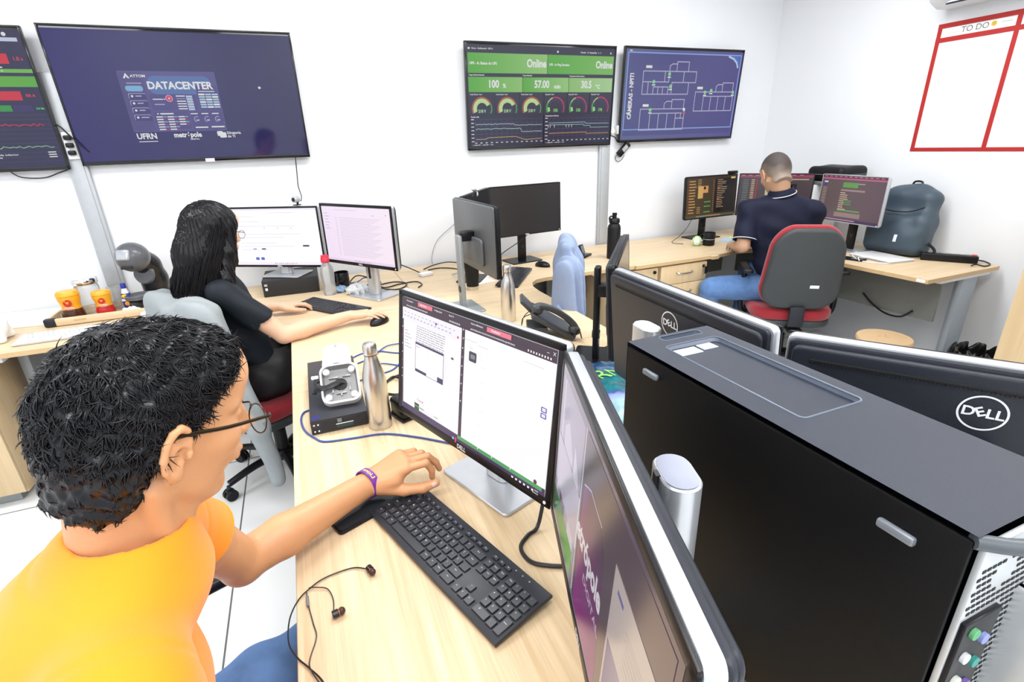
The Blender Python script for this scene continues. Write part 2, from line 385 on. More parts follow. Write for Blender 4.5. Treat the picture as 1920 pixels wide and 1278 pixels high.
# ================================================================ the room
def struct(name, mb, parent=None):
    o = mb.build(name, parent); 
    if parent is None: o['kind'] = 'structure'
    return o
XL, XR, YB, YF, ZC = -3.2, 3.75, 3.45, -2.6, 2.75
def floor_mat():
    m = bpy.data.materials.new('floor_tile'); m.use_nodes = True; nt = m.node_tree; b = nt.nodes['Principled BSDF']
    tc = nt.nodes.new('ShaderNodeTexCoord'); sx = nt.nodes.new('ShaderNodeSeparateXYZ'); nt.links.new(tc.outputs['Object'], sx.inputs[0])
    def grout(out, off, per):
        a = nt.nodes.new('ShaderNodeMath'); a.operation = 'SUBTRACT'; nt.links.new(out, a.inputs[0]); a.inputs[1].default_value = off - per / 2
        w = nt.nodes.new('ShaderNodeMath'); w.operation = 'PINGPONG'; nt.links.new(a.outputs[0], w.inputs[0]); w.inputs[1].default_value = per / 2
        g = nt.nodes.new('ShaderNodeMath'); g.operation = 'GREATER_THAN'; nt.links.new(w.outputs[0], g.inputs[0]); g.inputs[1].default_value = per / 2 - 0.0032
        return g.outputs[0]
    gx = grout(sx.outputs[0], -0.46, 1.2); gy = grout(sx.outputs[1], 2.645, 1.8)
    mxm = nt.nodes.new('ShaderNodeMath'); mxm.operation = 'MAXIMUM'; nt.links.new(gx, mxm.inputs[0]); nt.links.new(gy, mxm.inputs[1])
    nz = nt.nodes.new('ShaderNodeTexNoise'); nz.inputs['Scale'].default_value = 2.5; nt.links.new(tc.outputs['Object'], nz.inputs['Vector'])
    m1 = nt.nodes.new('ShaderNodeMix'); m1.data_type = 'RGBA'; m1.inputs['A'].default_value = (0.74, 0.76, 0.76, 1); m1.inputs['B'].default_value = (0.82, 0.83, 0.83, 1); nt.links.new(nz.outputs['Fac'], m1.inputs['Factor'])
    mx = nt.nodes.new('ShaderNodeMix'); mx.data_type = 'RGBA'; nt.links.new(m1.outputs['Result'], mx.inputs['A']); mx.inputs['B'].default_value = (0.12, 0.12, 0.12, 1); nt.links.new(mxm.outputs[0], mx.inputs['Factor'])
    nt.links.new(mx.outputs['Result'], b.inputs['Base Color']); b.inputs['Roughness'].default_value = 0.18
    return m
struct('floor', MB().box(((XL + XR) / 2, (YB + YF) / 2, -0.05), (XR - XL + .4, YB - YF + .4, 0.1), floor_mat()))
struct('ceiling', MB().box(((XL + XR) / 2, (YB + YF) / 2, ZC + 0.05), (XR - XL + .4, YB - YF + .4, 0.1), M_ceil))
struct('wall_back', MB().box(((XL + XR) / 2, YB + 0.05, ZC / 2), (XR - XL + .2, 0.1, ZC), M_wall))
struct('wall_right', MB().box((XR + 0.05, (YB + YF) / 2, ZC / 2), (0.1, YB - YF + .2, ZC), M_wall))
struct('wall_left', MB().box((XL - 0.05, (YB + YF) / 2, ZC / 2), (0.1, YB - YF + .2, ZC), M_wall))
struct('wall_front', MB().box(((XL + XR) / 2, YF - 0.05, ZC / 2), (XR - XL + .2, 0.1, ZC), M_wall))
# grey cable trunking posts on the back wall
for n, x0, x1, zt in (('trim_1', -1.06, -0.975, 1.90), ('trim_2', 2.115, 2.205, 1.86)):
    mb = MB(); mb.box(((x0 + x1) / 2, YB - 0.0125, zt / 2), (x1 - x0, 0.025, zt), M_alu, 0.003)
    mb.box(((x0 + x1) / 2, YB - 0.027, zt / 2), (x1 - x0 - 0.03, 0.006, zt - 0.01), M_alu, 0.002)
    struct(n, mb)
for x, y in LIGHTS:
    t = thing('ceiling_light', 'flush white rectangular ceiling light panel above the office', 'light', (x, y, ZC), 0, 'ceiling light panels')
    MB().box((0, 0, -0.008), (1.24, 0.64, 0.016), M_white, 0.003).build('frame', t)
    em = mat('diffuser', (0.9, 0.9, 0.9), 0.5); b = em.node_tree.nodes['Principled BSDF']; b.inputs['Emission Color'].default_value = (1, 1, 1, 1); b.inputs['Emission Strength'].default_value = 2.2
    MB().box((0, 0, -0.0175), (1.18, 0.58, 0.003), em).build('diffuser', t)

# red tape planning grid on the right wall, with its TO DO strip
t = thing('planning_board', 'red tape planning grid on the white wall with a TO DO heading', 'wall board', (XR, 1.9, 1.72))
M_red = mat('red_tape', (0.42, 0.018, 0.015), 0.5)
def wallbox(mb, y0, z0, y1, z1, m, d=0.003, off=0.0):   # on the right wall, local to (XR,1.9,1.72)
    mb.box((-off - d / 2, (y0 + y1) / 2 - 1.9, (z0 + z1) / 2 - 1.72), (d, abs(y1 - y0), abs(z1 - z0)), m)
TW = 0.024
for y0, z0, y1, z1 in ((2.27, 2.05, 0.9, 2.075), (2.27, 1.975, 0.9, 2.0), (2.27, 1.362, 0.9, 1.384)):
    mb = MB(); wallbox(mb, y0, z0, y1, z1, M_red); mb.build('tape_strip', t)
for y in (2.258, 1.87, 1.48, 1.09):
    mb = MB(); wallbox(mb, y - 0.011, 1.364, y + 0.011, 2.074, M_red, 0.0035); mb.build('tape_strip', t)
M_paper = mat('paper_white', (0.85, 0.86, 0.84), 0.7)
mb = MB(); wallbox(mb, 2.24, 2.002, 1.885, 2.048, M_paper, 0.001)
XW = Matrix.Translation((-0.0016, 2.075 - 1.9, 2.026 - 1.72)) @ Matrix(((0, 0, -1, 0), (-1, 0, 0, 0), (0, 1, 0, 0), (0, 0, 0, 1)))
M_ink = mat('ink_grey', (0.12, 0.15, 0.13), 0.6)
mb.text('TO DO', 0.042, M_ink, XW, 0.0)
M_pale = mat('pale_ink', (0.62, 0.66, 0.55), 0.7)
mb.box((-0.0014, 2.185 - 1.9, 2.02 - 1.72), (0.001, 0.07, 0.003), M_pale); mb.box((-0.0014, 1.925 - 1.9, 2.03 - 1.72), (0.001, 0.05, 0.005), M_pale)
mb.build('heading_strip', t)
mb = MB(); M_yel = mat('sticker_yellow', (0.8, 0.55, 0.05), 0.5)
mb.cyl((-0.001, 1.984 - 1.9, 2.029 - 1.72), (-0.003, 1.984 - 1.9, 2.029 - 1.72), 0.013, M_yel, n=18)
for dy in (-.0045, .0045): mb.box((-0.0034, 1.984 - 1.9 + dy, 2.033 - 1.72), (0.0006, 0.004, 0.003), M_ink)
mb.tube([(-0.0034, 1.984 - 1.9 + a * .007, 2.0245 - 1.72 + a * a * .003) for a in (-1, -.5, 0, .5, 1)], 0.0007, M_ink, 4, 2)
mb.build('smiley_sticker', t)

# air conditioner on the right wall
t = thing('air_conditioner', 'white wall-mounted air conditioner above the red tape grid', 'air conditioner', (XR, 1.75, 2.15))
mb = MB()
prof = [(0.0, -0.005), (-0.10, -0.008), (-0.17, 0.02), (-0.205, 0.07), (-0.21, 0.28), (-0.18, 0.30), (0.0, 0.30)]
XA = Matrix(((1, 0, 0, 0), (0, 0, 1, 0), (0, 1, 0, 0), (0, 0, 0, 1)))
mb.prism(prof, -0.42, 0.50, mat('ac_white', (0.8, 0.82, 0.84), 0.3), 0.008, X=XA); mb.build('housing', t)
mb = MB(); mb.box((-0.150, 0.02, 0.006), (0.045, 0.78, 0.006), mat('vent_dark', (0.03, 0.06, 0.1), 0.5), rot=(0, -0.38, 0)); mb.build('air_outlet', t)
mb = MB(); mb.box((-0.165, 0.02, 0.0095), (0.035, 0.76, 0.003), M_white, 0.001, rot=(0, -0.38, 0)); mb.build('louvre', t)

# ================================================================ desks
def curve_corner(cx, cy, r, a0, a1, n=10): return [(cx + r * math.cos(R_(a0 + (a1 - a0) * k / n)), cy + r * math.sin(R_(a0 + (a1 - a0) * k / n))) for k in range(n + 1)]
def desk_top(t, poly, m, ox=0, oy=0):
    P = [(x - ox, y - oy) for x, y in poly]
    mb = MB(); mb.prism(P, 0.7155, 0.74, m, 0.0015, 1)
    # edge band
    k = mb.mi(M_edge)
    for i, f in enumerate(mb.f):
        a, b, c = (Vector(mb.v[j]) for j in f[:3]); n = (b - a).cross(c - a)
        if abs(n.z) < 0.3 * n.length: mb.m[i] = k
        mb.sm[i] = False
    return mb.build('desktop', t)
def desk_leg(t, x, y, axis='y', L=0.5, ox=0, oy=0):
    mb = MB(); x -= ox; y -= oy
    s = (0.05, L, 0.04) if axis == 'y' else (L, 0.05, 0.04)
    mb.box((x, y, 0.03), s, M_greym, 0.012); 
    s2 = (0.045, 0.17, 0.66) if axis == 'y' else (0.17, 0.045, 0.66)
    mb.box((x, y, 0.375), s2, M_greym, 0.01)
    s3 = (0.04, L * 0.95, 0.03) if axis == 'y' else (L * 0.95, 0.04, 0.03)
    mb.box((x, y, 0.6995), s3, M_white, 0.004); return mb.build('leg', t)

# near pair of desks
d1 = thing('desk', 'light oak straight desk nearest the camera, under the large keyboard and earphones', 'desk', (0.195, 0.9, 0))
desk_top(d1, [(-0.123, 0.1), (0.5145, 0.1), (0.5145, 1.7035), (-0.123, 1.7035)], M_wood, 0.195, 0.9)
desk_leg(d1, 0.22, 1.62, 'x', 0.5, 0.195, 0.9); desk_leg(d1, 0.22, 0.2, 'x', 0.5, 0.195, 0.9)
MB().box((0.49 - .195, 0, 0.53), (0.016, 1.3, 0.34), M_greyp).build('modesty_panel', d1)
d2 = thing('desk', 'light oak straight desk under the black computer tower and printed bag', 'desk', (0.835, 0.9, 0))
desk_top(d2, [(0.5165, 0.1), (1.152, 0.1), (1.152, 1.7035), (0.5165, 1.7035)], M_wood, 0.835, 0.9)
desk_leg(d2, 0.80, 1.62, 'x', 0.5, 0.835, 0.9); desk_leg(d2, 0.80, 0.2, 'x', 0.5, 0.835, 0.9)
MB().box((0.54 - .835, 0, 0.53), (0.016, 1.3, 0.34), M_greyp).build('modesty_panel', d2)
# woman's L desk
d3 = thing('desk', 'light oak L-shaped desk where the long-haired woman works', 'desk', (0.2, 2.9, 0))
poly = [(-0.123, 1.7065), (0.5145, 1.7065), (0.5145, 3.41), (-0.70, 3.41), (-0.70, 2.90), (-0.60, 2.84)] + [(-0.47, 2.76), (-0.34, 2.69), (-0.25, 2.62), (-0.18, 2.52), (-0.14, 2.40), (-0.123, 2.26)]
desk_top(d3, poly, M_woodx, 0.2, 2.9)
desk_leg(d3, 0.20, 1.80, 'x', 0.5, 0.2, 2.9); desk_leg(d3, -0.64, 3.16, 'y', 0.42, 0.2, 2.9)
MB().box((0.3, -0.35, 0.53), (0.016, 1.4, 0.34), M_greyp).build('modesty_panel', d3)
# centre L desk
d4 = thing('desk', 'light oak L-shaped desk with the curved inner corner, under the desk phone', 'desk', (1.0, 2.9, 0))
poly = [(0.5165, 1.7065), (1.152, 1.7065), (1.150, 2.45), (1.160, 2.55), (1.192, 2.63), (1.24, 2.68), (1.31, 2.70), (1.42, 2.70), (1.94, 2.68), (1.94, 3.41), (0.5165, 3.41)]
desk_top(d4, poly, M_woodx, 1.0, 2.9)
desk_leg(d4, 0.85, 1.80, 'x', 0.5, 1.0, 2.9); desk_leg(d4, 1.70, 3.05, 'y', 0.6, 1.0, 2.9)
MB().box((1.72 - 1.0, 3.22 - 2.9, 0.40), (0.30, 0.02, 0.62), M_greyp).build('modesty_panel', d4)
MB().box((1.25 - 1.0, 3.34 - 2.9, 0.53), (1.1, 0.016, 0.34), M_greyp).build('modesty_panel', d4)
# back desk over the drawer units
d5 = thing('desk', 'light oak back desk over the two drawer units, holding the black bottle', 'desk', (2.25, 3.0, 0))
desk_top(d5, [(1.9415, 2.665), (2.545, 2.665), (2.545, 2.64), (2.60, 2.64), (2.60, 3.41), (1.9415, 3.41)], M_woodx, 2.25, 3.0)
desk_leg(d5, 2.58, 3.05, 'y', 0.6, 2.25, 3.0)
# far right L desk
d6 = thing('desk', 'light oak L-shaped desk in the far right corner with backpack and power strip', 'desk', (3.2, 2.6, 0))
poly = [(2.6015, 2.665), (2.80, 2.70)] + [(2.92, 2.68), (3.0, 2.62), (3.05, 2.52), (3.06, 2.42)] + [(3.06, 1.605), (3.71, 1.605), (3.71, 3.41), (2.6015, 3.41)]
desk_top(d6, poly, M_woodx, 3.2, 2.6)
mb = MB(); mb.box((0.27, -0.94, 0.7), (0.46, 0.05, 0.03), M_white, 0.004); mb.box((0.34, -0.935, 0.36), (0.15, 0.05, 0.66), mat('blue_grey_steel', (0.34, 0.38, 0.42), 0.4, 0.3), 0.02); mb.box((0.25, -0.935, 0.02), (0.52, 0.06, 0.04), M_greym, 0.015); mb.build('leg', d6)
mb = MB(); mb.box((0.20, -0.12, 0.565), (0.018, 1.55, 0.30), M_greyp); mb.build('modesty_panel', d6)
mb = MB(); mb.box((-0.25, 0.72, 0.565), (0.70, 0.018, 0.30), M_greyp); mb.build('modesty_panel', d6)
mb = MB(); mb.box((-0.1265 - .015, -0.94, 0.728), (0.002, 0.045, 0.016), M_white); mb.build('label_sticker', d6).location.y = -0.02
# left side desk with its pedestal
d7 = thing('desk', 'light oak side desk along the back wall carrying the coffee tray', 'desk', (-1.3, 3.0, 0))
desk_top(d7, [(-2.0, 2.69), (-0.96, 2.69), (-0.86, 2.72), (-0.80, 2.80), (-0.7015, 2.895), (-0.7015, 3.41), (-2.0, 3.41)], M_woodx, -1.3, 3.0)
desk_leg(d7, -1.32, 3.02, 'y', 0.6, -1.3, 3.0)

def pedestal(x0, x1, y0, y1, rows, label, key=False):
    t = thing('drawer_unit', label, 'drawer unit', ((x0 + x1) / 2, (y0 + y1) / 2, 0)); W = x1 - x0; Dp = y1 - y0
    mb = MB(); mb.box((0, 0.005, 0.385), (W, Dp - 0.02, 0.65), M_woodz, 0.001); mb.box((0, 0.01, 0.03), (W - .06, Dp - .08, 0.05), M_black); mb.build('body', t)
    for i, (za, zb) in enumerate(rows):
        mb = MB(); mb.box((0, -Dp / 2 + 0.001, (za + zb) / 2), (W - 0.004, 0.018, zb - za - 0.004), M_woodz, 0.001); dr = mb.build('drawer', t)
        mb = MB(); z = (za + zb) / 2 + 0.01
        mb.tube([(-0.065, -Dp / 2 - 0.008, z + .006), (-0.055, -Dp / 2 - 0.026, z), (0, -Dp / 2 - 0.03, z - .003), (0.055, -Dp / 2 - 0.026, z), (0.065, -Dp / 2 - 0.008, z + .006)], 0.0055, M_steel, 8, 4); mb.build('handle', dr)
    mb = MB(); mb.cyl((W / 2 - 0.03, -Dp / 2 - 0.006, rows[0][1] - 0.03), (W / 2 - 0.03, -Dp / 2 - 0.018, rows[0][1] - 0.03), 0.011, M_black, n=14); mb.build('lock', t)
    if key:
        mb = MB(); mb.box((W / 2 - 0.03, -Dp / 2 - 0.022, rows[0][1] - 0.03), (0.004, 0.016, 0.014), M_steel, 0.001); mb.box((W / 2 - 0.03, -Dp / 2 - 0.034, rows[0][1] - 0.055), (0.018, 0.006, 0.05), M_black, 0.002); mb.build('key', t)
    return t
pedestal(2.145, 2.53, 2.68, 3.15, [(0.575, 0.705), (0.44, 0.575), (0.07, 0.44)], 'oak drawer unit with keys in its lock and two metal handles in view', True)
pedestal(1.745, 2.13, 2.69, 3.15, [(0.575, 0.705), (0.07, 0.575)], 'oak drawer unit partly hidden behind the nearer monitors, left of the keyed one')
t = thing('cabinet', 'plain oak cabinet under the side desk behind the orange-shirted man', 'cabinet', (-1.69, 2.96, 0))
mb = MB(); mb.box((0, 0, 0.385), (0.60, 0.50, 0.66), M_woodz, 0.001); mb.build('body', t)
mb = MB(); mb.box((0, 0, 0.03), (0.50, 0.44, 0.05), M_greym); mb.build('plinth', t)
mb = MB(); mb.box((0, -0.262, 0.385), (0.596, 0.018, 0.64), M_woodz, 0.001); mb.build('door', t)
mb = MB(); mb.box((0.03, -0.262, -0.30), (0.1, 0.04, 0.02), M_greyp)
t = thing('cupboard', 'tall light oak cupboard cut off by the right edge of the picture', 'cupboard', (2.98, 0.84, 0))
mb = MB(); mb.box((0, 0, 0.80), (0.76, 0.42, 1.58), M_woodz, 0.001); mb.build('body', t)
mb = MB(); mb.box((0, -0.22, 0.80), (0.736, 0.016, 1.56), M_woodz, 0.001); mb.build('door', t)
mb = MB(); mb.cyl((0.3, -0.228, 0.95), (0.3, -0.25, 0.95), 0.01, M_steel); mb.build('knob', t)

# ================================================================ televisions
def telly(xc, zc, W, H, label, group=None, brand=''):
    t = thing('television', label, 'television', (xc, YB, zc), 0, group)
    tilt = Matrix.Rotation(R_(4.0), 4, 'X'); X = Matrix.Translation((0, -0.066, 0)) @ tilt
    mb = MB(X); B = 0.009
    mb.box((0, 0.012, 0), (W, 0.024, H), M_gloss, 0.003); mb.build('housing', t)
    mb = MB(X)
    for x, z, a, b in ((0, H / 2 - B / 2, W, B), (0, -H / 2 + B, W, 2 * B), (-W / 2 + B / 2, 0, B, H), (W / 2 - B / 2, 0, B, H)): mb.box((x, -0.002, z), (a, 0.005, b), M_gloss, 0.001)
    if brand: mb.text(brand, 0.011, M_logo, Matrix.Translation((0, -0.0048, -H / 2 + B)) @ Matrix.Rotation(PI / 2, 4, 'X'), 0.01)
    mb.build('bezel', t)
    mb = MB(X); mb.box((0, 0.035, -0.05), (W * 0.6, 0.03, H * 0.6), M_blackm, 0.01); mb.build('back_cover', t)
    mb = MB(); mb.box((0, -0.008, 0), (0.3, 0.014, 0.25), M_black); mb.build('wall_bracket', t)
    return t, X @ Matrix.Translation((0, -0.0008, -B / 2)), W - 2 * B, H - 3 * B
WH = (0.95, 0.95, 0.95)
# -- far left dashboard
t, X, w, h = telly(-1.60, 1.768, 1.11, 0.632, 'wall television cut off at the left edge, showing red and green status bars', brand='')
s = Scr(w, h); s.rect(0, 0, 1, 1, srgb(22, 20, 52), srgb(32, 26, 80))
for u in (.855, .895, .935): s.arc(u, .035, .018, .018, 0, 360, WH, 10)
s.text('....', .80, .035, .03, WH); s.rect(.80, .065, .055, .035, srgb(120, 120, 160)); s.rect(.86, .06, .12, .045, srgb(210, 215, 240))
s.text('04', .78, .135, .04, WH, .02)
s.rect(0, .215, .86, .105, srgb(200, 20, 40), srgb(225, 30, 55)); s.text('1.0 s', .90, .26, .045, srgb(240, 60, 80), .02)
s.rect(.3, .345, .48, .012, WH); s.rect(0, .365, 1, .045, srgb(90, 190, 60), srgb(120, 200, 80)); s.text('ok', .75, .387, .025, WH, .02)
s.rect(0, .455, 1, .115, srgb(110, 200, 70), srgb(90, 190, 50)); s.text('30.6 °C', .56, .515, .085, WH, .03)
s.rect(0, .615, .86, .10, srgb(200, 20, 40), srgb(225, 30, 55)); s.text('RR A', .885, .66, .045, srgb(240, 60, 80), .03)
s.rect(0, .765, .78, .06, srgb(40, 160, 70)); s.rect(.79, .765, .10, .06, srgb(50, 30, 110)); s.text('3.0 Ms', .92, .79, .035, srgb(90, 230, 120), .03)
t1b = s
rnd = random.Random(3)
def wave(u0, u1, v, amp, n, seed): 
    r = random.Random(seed); return [(u0 + (u1 - u0) * k / n, v + amp * (r.random() - .5)) for k in range(n + 1)]
s = t1b
for k in range(9): s.line([(0, .86 + k * .0)] if 0 else [(0, .835), (1, .835)], .002, srgb(70, 70, 130))
# lower part: two graphs
s.rect(0, .842, 1, .158, srgb(30, 28, 80))
s2 = Scr(w, h); 
# redraw with the proportions of the photograph
s2.rect(0, 0, 1, 1, srgb(22, 20, 52), srgb(30, 26, 80))
for u in (.875, .91, .945): s2.arc(u, .03, .014, .014, 0, 360, WH, 10)
s2.text('a -', .83, .03, .025, WH); s2.rect(.855, .055, .05, .022, srgb(130, 130, 180)); s2.rect(.91, .052, .075, .026, srgb(215, 220, 245))
s2.text('04', .81, .10, .03, WH, .02)
s2.rect(0, .16, .93, .07, srgb(200, 20, 40), srgb(225, 30, 60)); s2.text('1.0 s', .945, .195, .035, srgb(240, 60, 80), .02)
s2.rect(.5, .25, .4, .008, WH); s2.rect(0, .265, 1, .026, srgb(90, 190, 60), srgb(120, 200, 80)); s2.text('ok', .89, .278, .016, WH, .02)
s2.rect(0, .315, 1, .075, srgb(110, 200, 70), srgb(95, 185, 55)); s2.text('30.6 °C', .76, .352, .062, WH, .03)
s2.rect(0, .42, .93, .065, srgb(200, 20, 40), srgb(225, 30, 60)); s2.text('RR A', .945, .452, .028, srgb(240, 60, 80), .03)
s2.rect(0, .52, .88, .045, srgb(40, 160, 70)); s2.rect(.885, .52, .07, .045, srgb(50, 30, 110)); s2.text('3.0 Ms', .965, .545, .02, srgb(90, 230, 120), .03)
for k in range(11): s2.line([(0, .59 + k * .035), (1, .59 + k * .035)], .0018, srgb(80, 78, 140))
s2.line(wave(.3, .97, .665, .02, 60, 5), .006, srgb(225, 40, 60)); s2.line(wave(.3, .98, .83, .018, 60, 6), .005, srgb(170, 220, 170))
s2.text('Temp', .80, .60, .02, WH, .02); s2.text('legenda inferior', .74, .885, .018, WH, .02, sx=1.6); s2.text('legenda', .72, .905, .018, WH, .02, sx=2.0); s2.rect(.70, .90, .012, .012, srgb(220, 30, 50))
for k in range(3): s2.rect(.95, .868 + k * .018, .03, .008, WH)
s2.build('screen', S_scr, t, X)

# -- DATACENTER television
t, X, w, h = telly(-0.434, 1.782, 1.105, 0.632, 'large wall television with a dark blue DATACENTER picture', brand='')
s = Scr(w, h); a = w / h
s.rect(0, 0, 1, 1, srgb(38, 30, 118), srgb(34, 30, 92))
pan = srgb(88, 84, 150)
s.rr(.235, .29, .40, .47, .012, pan); s.rect(.235, .30, .095, .45, srgb(80, 74, 140))
s.poly([(.255, .345), (.268, .305), (.281, .345)], WH); s.poly([(.2625, .345), (.268, .328), (.2735, .345)], pan); s.text('ATTOM', .284, .328, .026, WH, .03, sx=1.2)
s.rect(.262, .378, .06, .006, srgb(200, 190, 230)); s.rr(.252, .40, .07, .043, .018, srgb(130, 190, 235))
for k in range(4):
    v = .465 + k * .055; s.rr(.256, v - .008, .07, .045, .012, srgb(190, 185, 225)); s.rr(.258, v - .004, .068, .045, .012, srgb(62, 54, 128)); s.arc(.270, v + .014, .009, .009, 0, 360, WH, 10); s.rect(.284, v + .010, .024 + .008 * (k == 3), .007, srgb(210, 205, 240))
s.rr(.345, .325, .265, .14, .055, srgb(88, 120, 185)); s.text('DATACENTER', .4775, .40, .078, WH, .035, 'CENTER', sx=.98)
for x0, y0, ww, hh in ((.338, .465, .10, .125), (.442, .465, .09, .125), (.54, .40, .09, .19), (.338, .60, .145, .14), (.49, .60, .14, .15)): s.rect(x0, y0, ww, hh, srgb(78, 72, 142))
s.text('DATACENTER', .4775, .40, .078, WH, .035, 'CENTER', sx=.98)
s.arc(.418, .497, .027, .027, 0, 360, srgb(225, 70, 110), 24); s.arc(.418, .497, .027, .004, 0, 360, srgb(235, 190, 215), 24); s.arc(.418, .497, .006, .006, 0, 360, WH, 8)
s.rect(.35, .50, .042, .007, WH); s.rect(.352, .54, .042, .007, srgb(190, 185, 225)); s.rect(.395, .50, .006, .007, WH)
for k in range(6): s.rect(.448, .475 + k * .02, .038, .008, WH if k != 1 else srgb(150, 140, 200)); s.rect(.49, .475 + k * .02, .026, .016, srgb(195, 215, 240))
for j in range(3):
    for k in range(6): s.rect(.545 + j * .029, .46 + k * .02, .026, .013, srgb(185, 220, 240) if (j + k) % 3 else WH)
s.rect(.548, .44, .07, .006, WH)
s.rect(.365, .612, .055, .010, WH); s.rect(.352, .612, .006, .010, WH)
for j in range(3):
    for k in range(6 if j < 2 else 4): s.rect(.345 + j * .046, .637 + k * .02, .027, .009, WH); s.rect(.374 + j * .046, .637 + k * .02, .013, .009, srgb(190, 50, 90) if k % 2 else srgb(130, 180, 220))
for k in range(3):
    u = .515 + k * .046; s.rect(u - .022, .615, .03, .008, WH); s.arc(u, .665, .025, .005, 60, 250, srgb(190, 185, 225)); s.arc(u, .668, .016, .004, 0, 360, srgb(120, 115, 175)); s.rect(u - .004, .668, .012, .007, WH)
s.rect(.50, .725, .055, .010, WH); s.rect(.57, .722, .058, .011, WH)
s.text('UFRN', .285, .795, .062, WH, .035, 'CENTER', sx=.95); s.rect(.247, .833, .078, .006, WH)
s.text('metrópole', .458, .79, .056, WH, .04, 'CENTER', sx=.9); s.text('DIGITAL', .485, .826, .017, WH, .03, 'CENTER', sx=1.1)
s.rr(.588, .765, .026, .04, .008, WH); s.rr(.598, .775, .03, .045, .008, WH)
s.text('Diretoria', .632, .782, .03, WH, .03); s.text('de TI', .632, .81, .03, WH, .03)
s.poly([(.822, .40), (.828, .413), (.822, .426), (.816, .413)], WH); s.rect(.817, .408, .012, .010, WH)
s.build('screen', screen_mat('screen_gloss', 0.62, 0.06), t, X)
mb = MB(X); mb.box((0.03, -0.004, -h / 2 - .004), (0.045, 0.002, 0.018), mat('sticker_lilac', (.65, .62, .8), .5)); mb.text('LED', .009, M_black, X @ Matrix.Translation((0, 0, 0)), 0); mb.f = mb.f[:6]; mb.m = mb.m[:6]; mb.sm = mb.sm[:6]; mb.build('label_sticker', t)

# -- green dashboard television
t, X, w, h = telly(1.645, 1.778, 1.088, 0.628, 'wall television with the green Online dashboard and six gauges', brand='')
s = Scr(w, h); s.rect(0, 0, 1, 1, srgb(26, 30, 58), srgb(30, 30, 66)); G1, G2 = srgb(84, 184, 50), srgb(170, 220, 140); DK = srgb(26, 28, 58)
s.rect(.012, .028, .012, .016, WH); s.text('Home · Dashboards · UPS A', .034, .036, .02, WH, .02); s.arc(.59, .045, .011, .011, 0, 360, WH, 8)
s.text('Favoritar   Q  Compartilhar   6   C', .75, .045, .02, WH, .03, sx=.92); s.arc(.968, .045, .009, .009, 0, 360, WH, 8)
s.rect(.008, .075, .512, .185, G1, srgb(155, 212, 120)); s.rect(.523, .075, .47, .185, G1, srgb(130, 200, 95))
s.text('UPS - A: Status do UPS', .018, .17, .034, WH, .035, sx=.95); s.text('UPS - A: Ping Duration', .533, .17, .030, WH, .035, sx=.9)
s.text('Online', .512, .165, .105, WH, .035, 'RIGHT', sx=.80); s.text('Online', .985, .165, .10, WH, .035, 'RIGHT', sx=.80)
for u, st in ((.012, 'Carga da Bateria Estimada'), (.355, 'Tempo Estimado'), (.675, 'Temperatura Externa Interna')): s.text(st, u, .278, .018, WH, .03, sx=.9)
s.rect(.008, .295, .345, .145, G1, srgb(150, 210, 115)); s.rect(.356, .295, .315, .145, G1, srgb(160, 215, 130)); s.rect(.674, .295, .318, .145, srgb(150, 205, 115), srgb(180, 225, 160))
s.text('100', .165, .365, .10, WH, .035, 'CENTER', sx=.85); s.text('%', .235, .38, .055, WH, .03, 'CENTER')
s.text('57.00', .485, .365, .10, WH, .035, 'CENTER', sx=.82); s.text('min', .592, .385, .055, WH, .04, 'CENTER')
s.text('30.5', .80, .365, .10, WH, .035, 'CENTER', sx=.80); s.text('°C', .885, .385, .055, WH, .04, 'CENTER')
for k in range(6):
    u0 = .008 + k * .1645; s.rect(u0, .445, .161, .215, srgb(32, 34, 68)); s.text(('Tensão Entrada · Fase %d' if k < 3 else 'Carga Saída · Fase %d') % (k % 3 + 1), u0 + .006, .462, .016, WH, .03, sx=.9)
    cu, cv = u0 + .080, .60
    if k < 3:
        s.arc(cu, cv, .115, .010, -25, 205, srgb(225, 90, 50)); s.arc(cu, cv, .115, .010, -25, 25, srgb(70, 190, 90)); s.arc(cu, cv, .100, .042, 25, 205, srgb(205, 235, 160)); s.text('218 V', cu, .625, .042, srgb(190, 240, 180), .03, 'CENTER', sx=.85)
    else:
        s.arc(cu, cv, .115, .012, -25, 110, srgb(215, 45, 90)); s.arc(cu, cv, .115, .012, 110, 150, srgb(190, 225, 120)); s.arc(cu, cv, .115, .012, 150, 205, srgb(70, 190, 90)); s.arc(cu, cv, .098, .028, 175, 205, srgb(170, 235, 140)); s.arc(cu, cv, .098, .02, -25, 175, srgb(45, 40, 100)); s.text(('15%', '12%', '17%')[k - 3], cu, .625, .042, srgb(150, 235, 130), .03, 'CENTER', sx=.85)
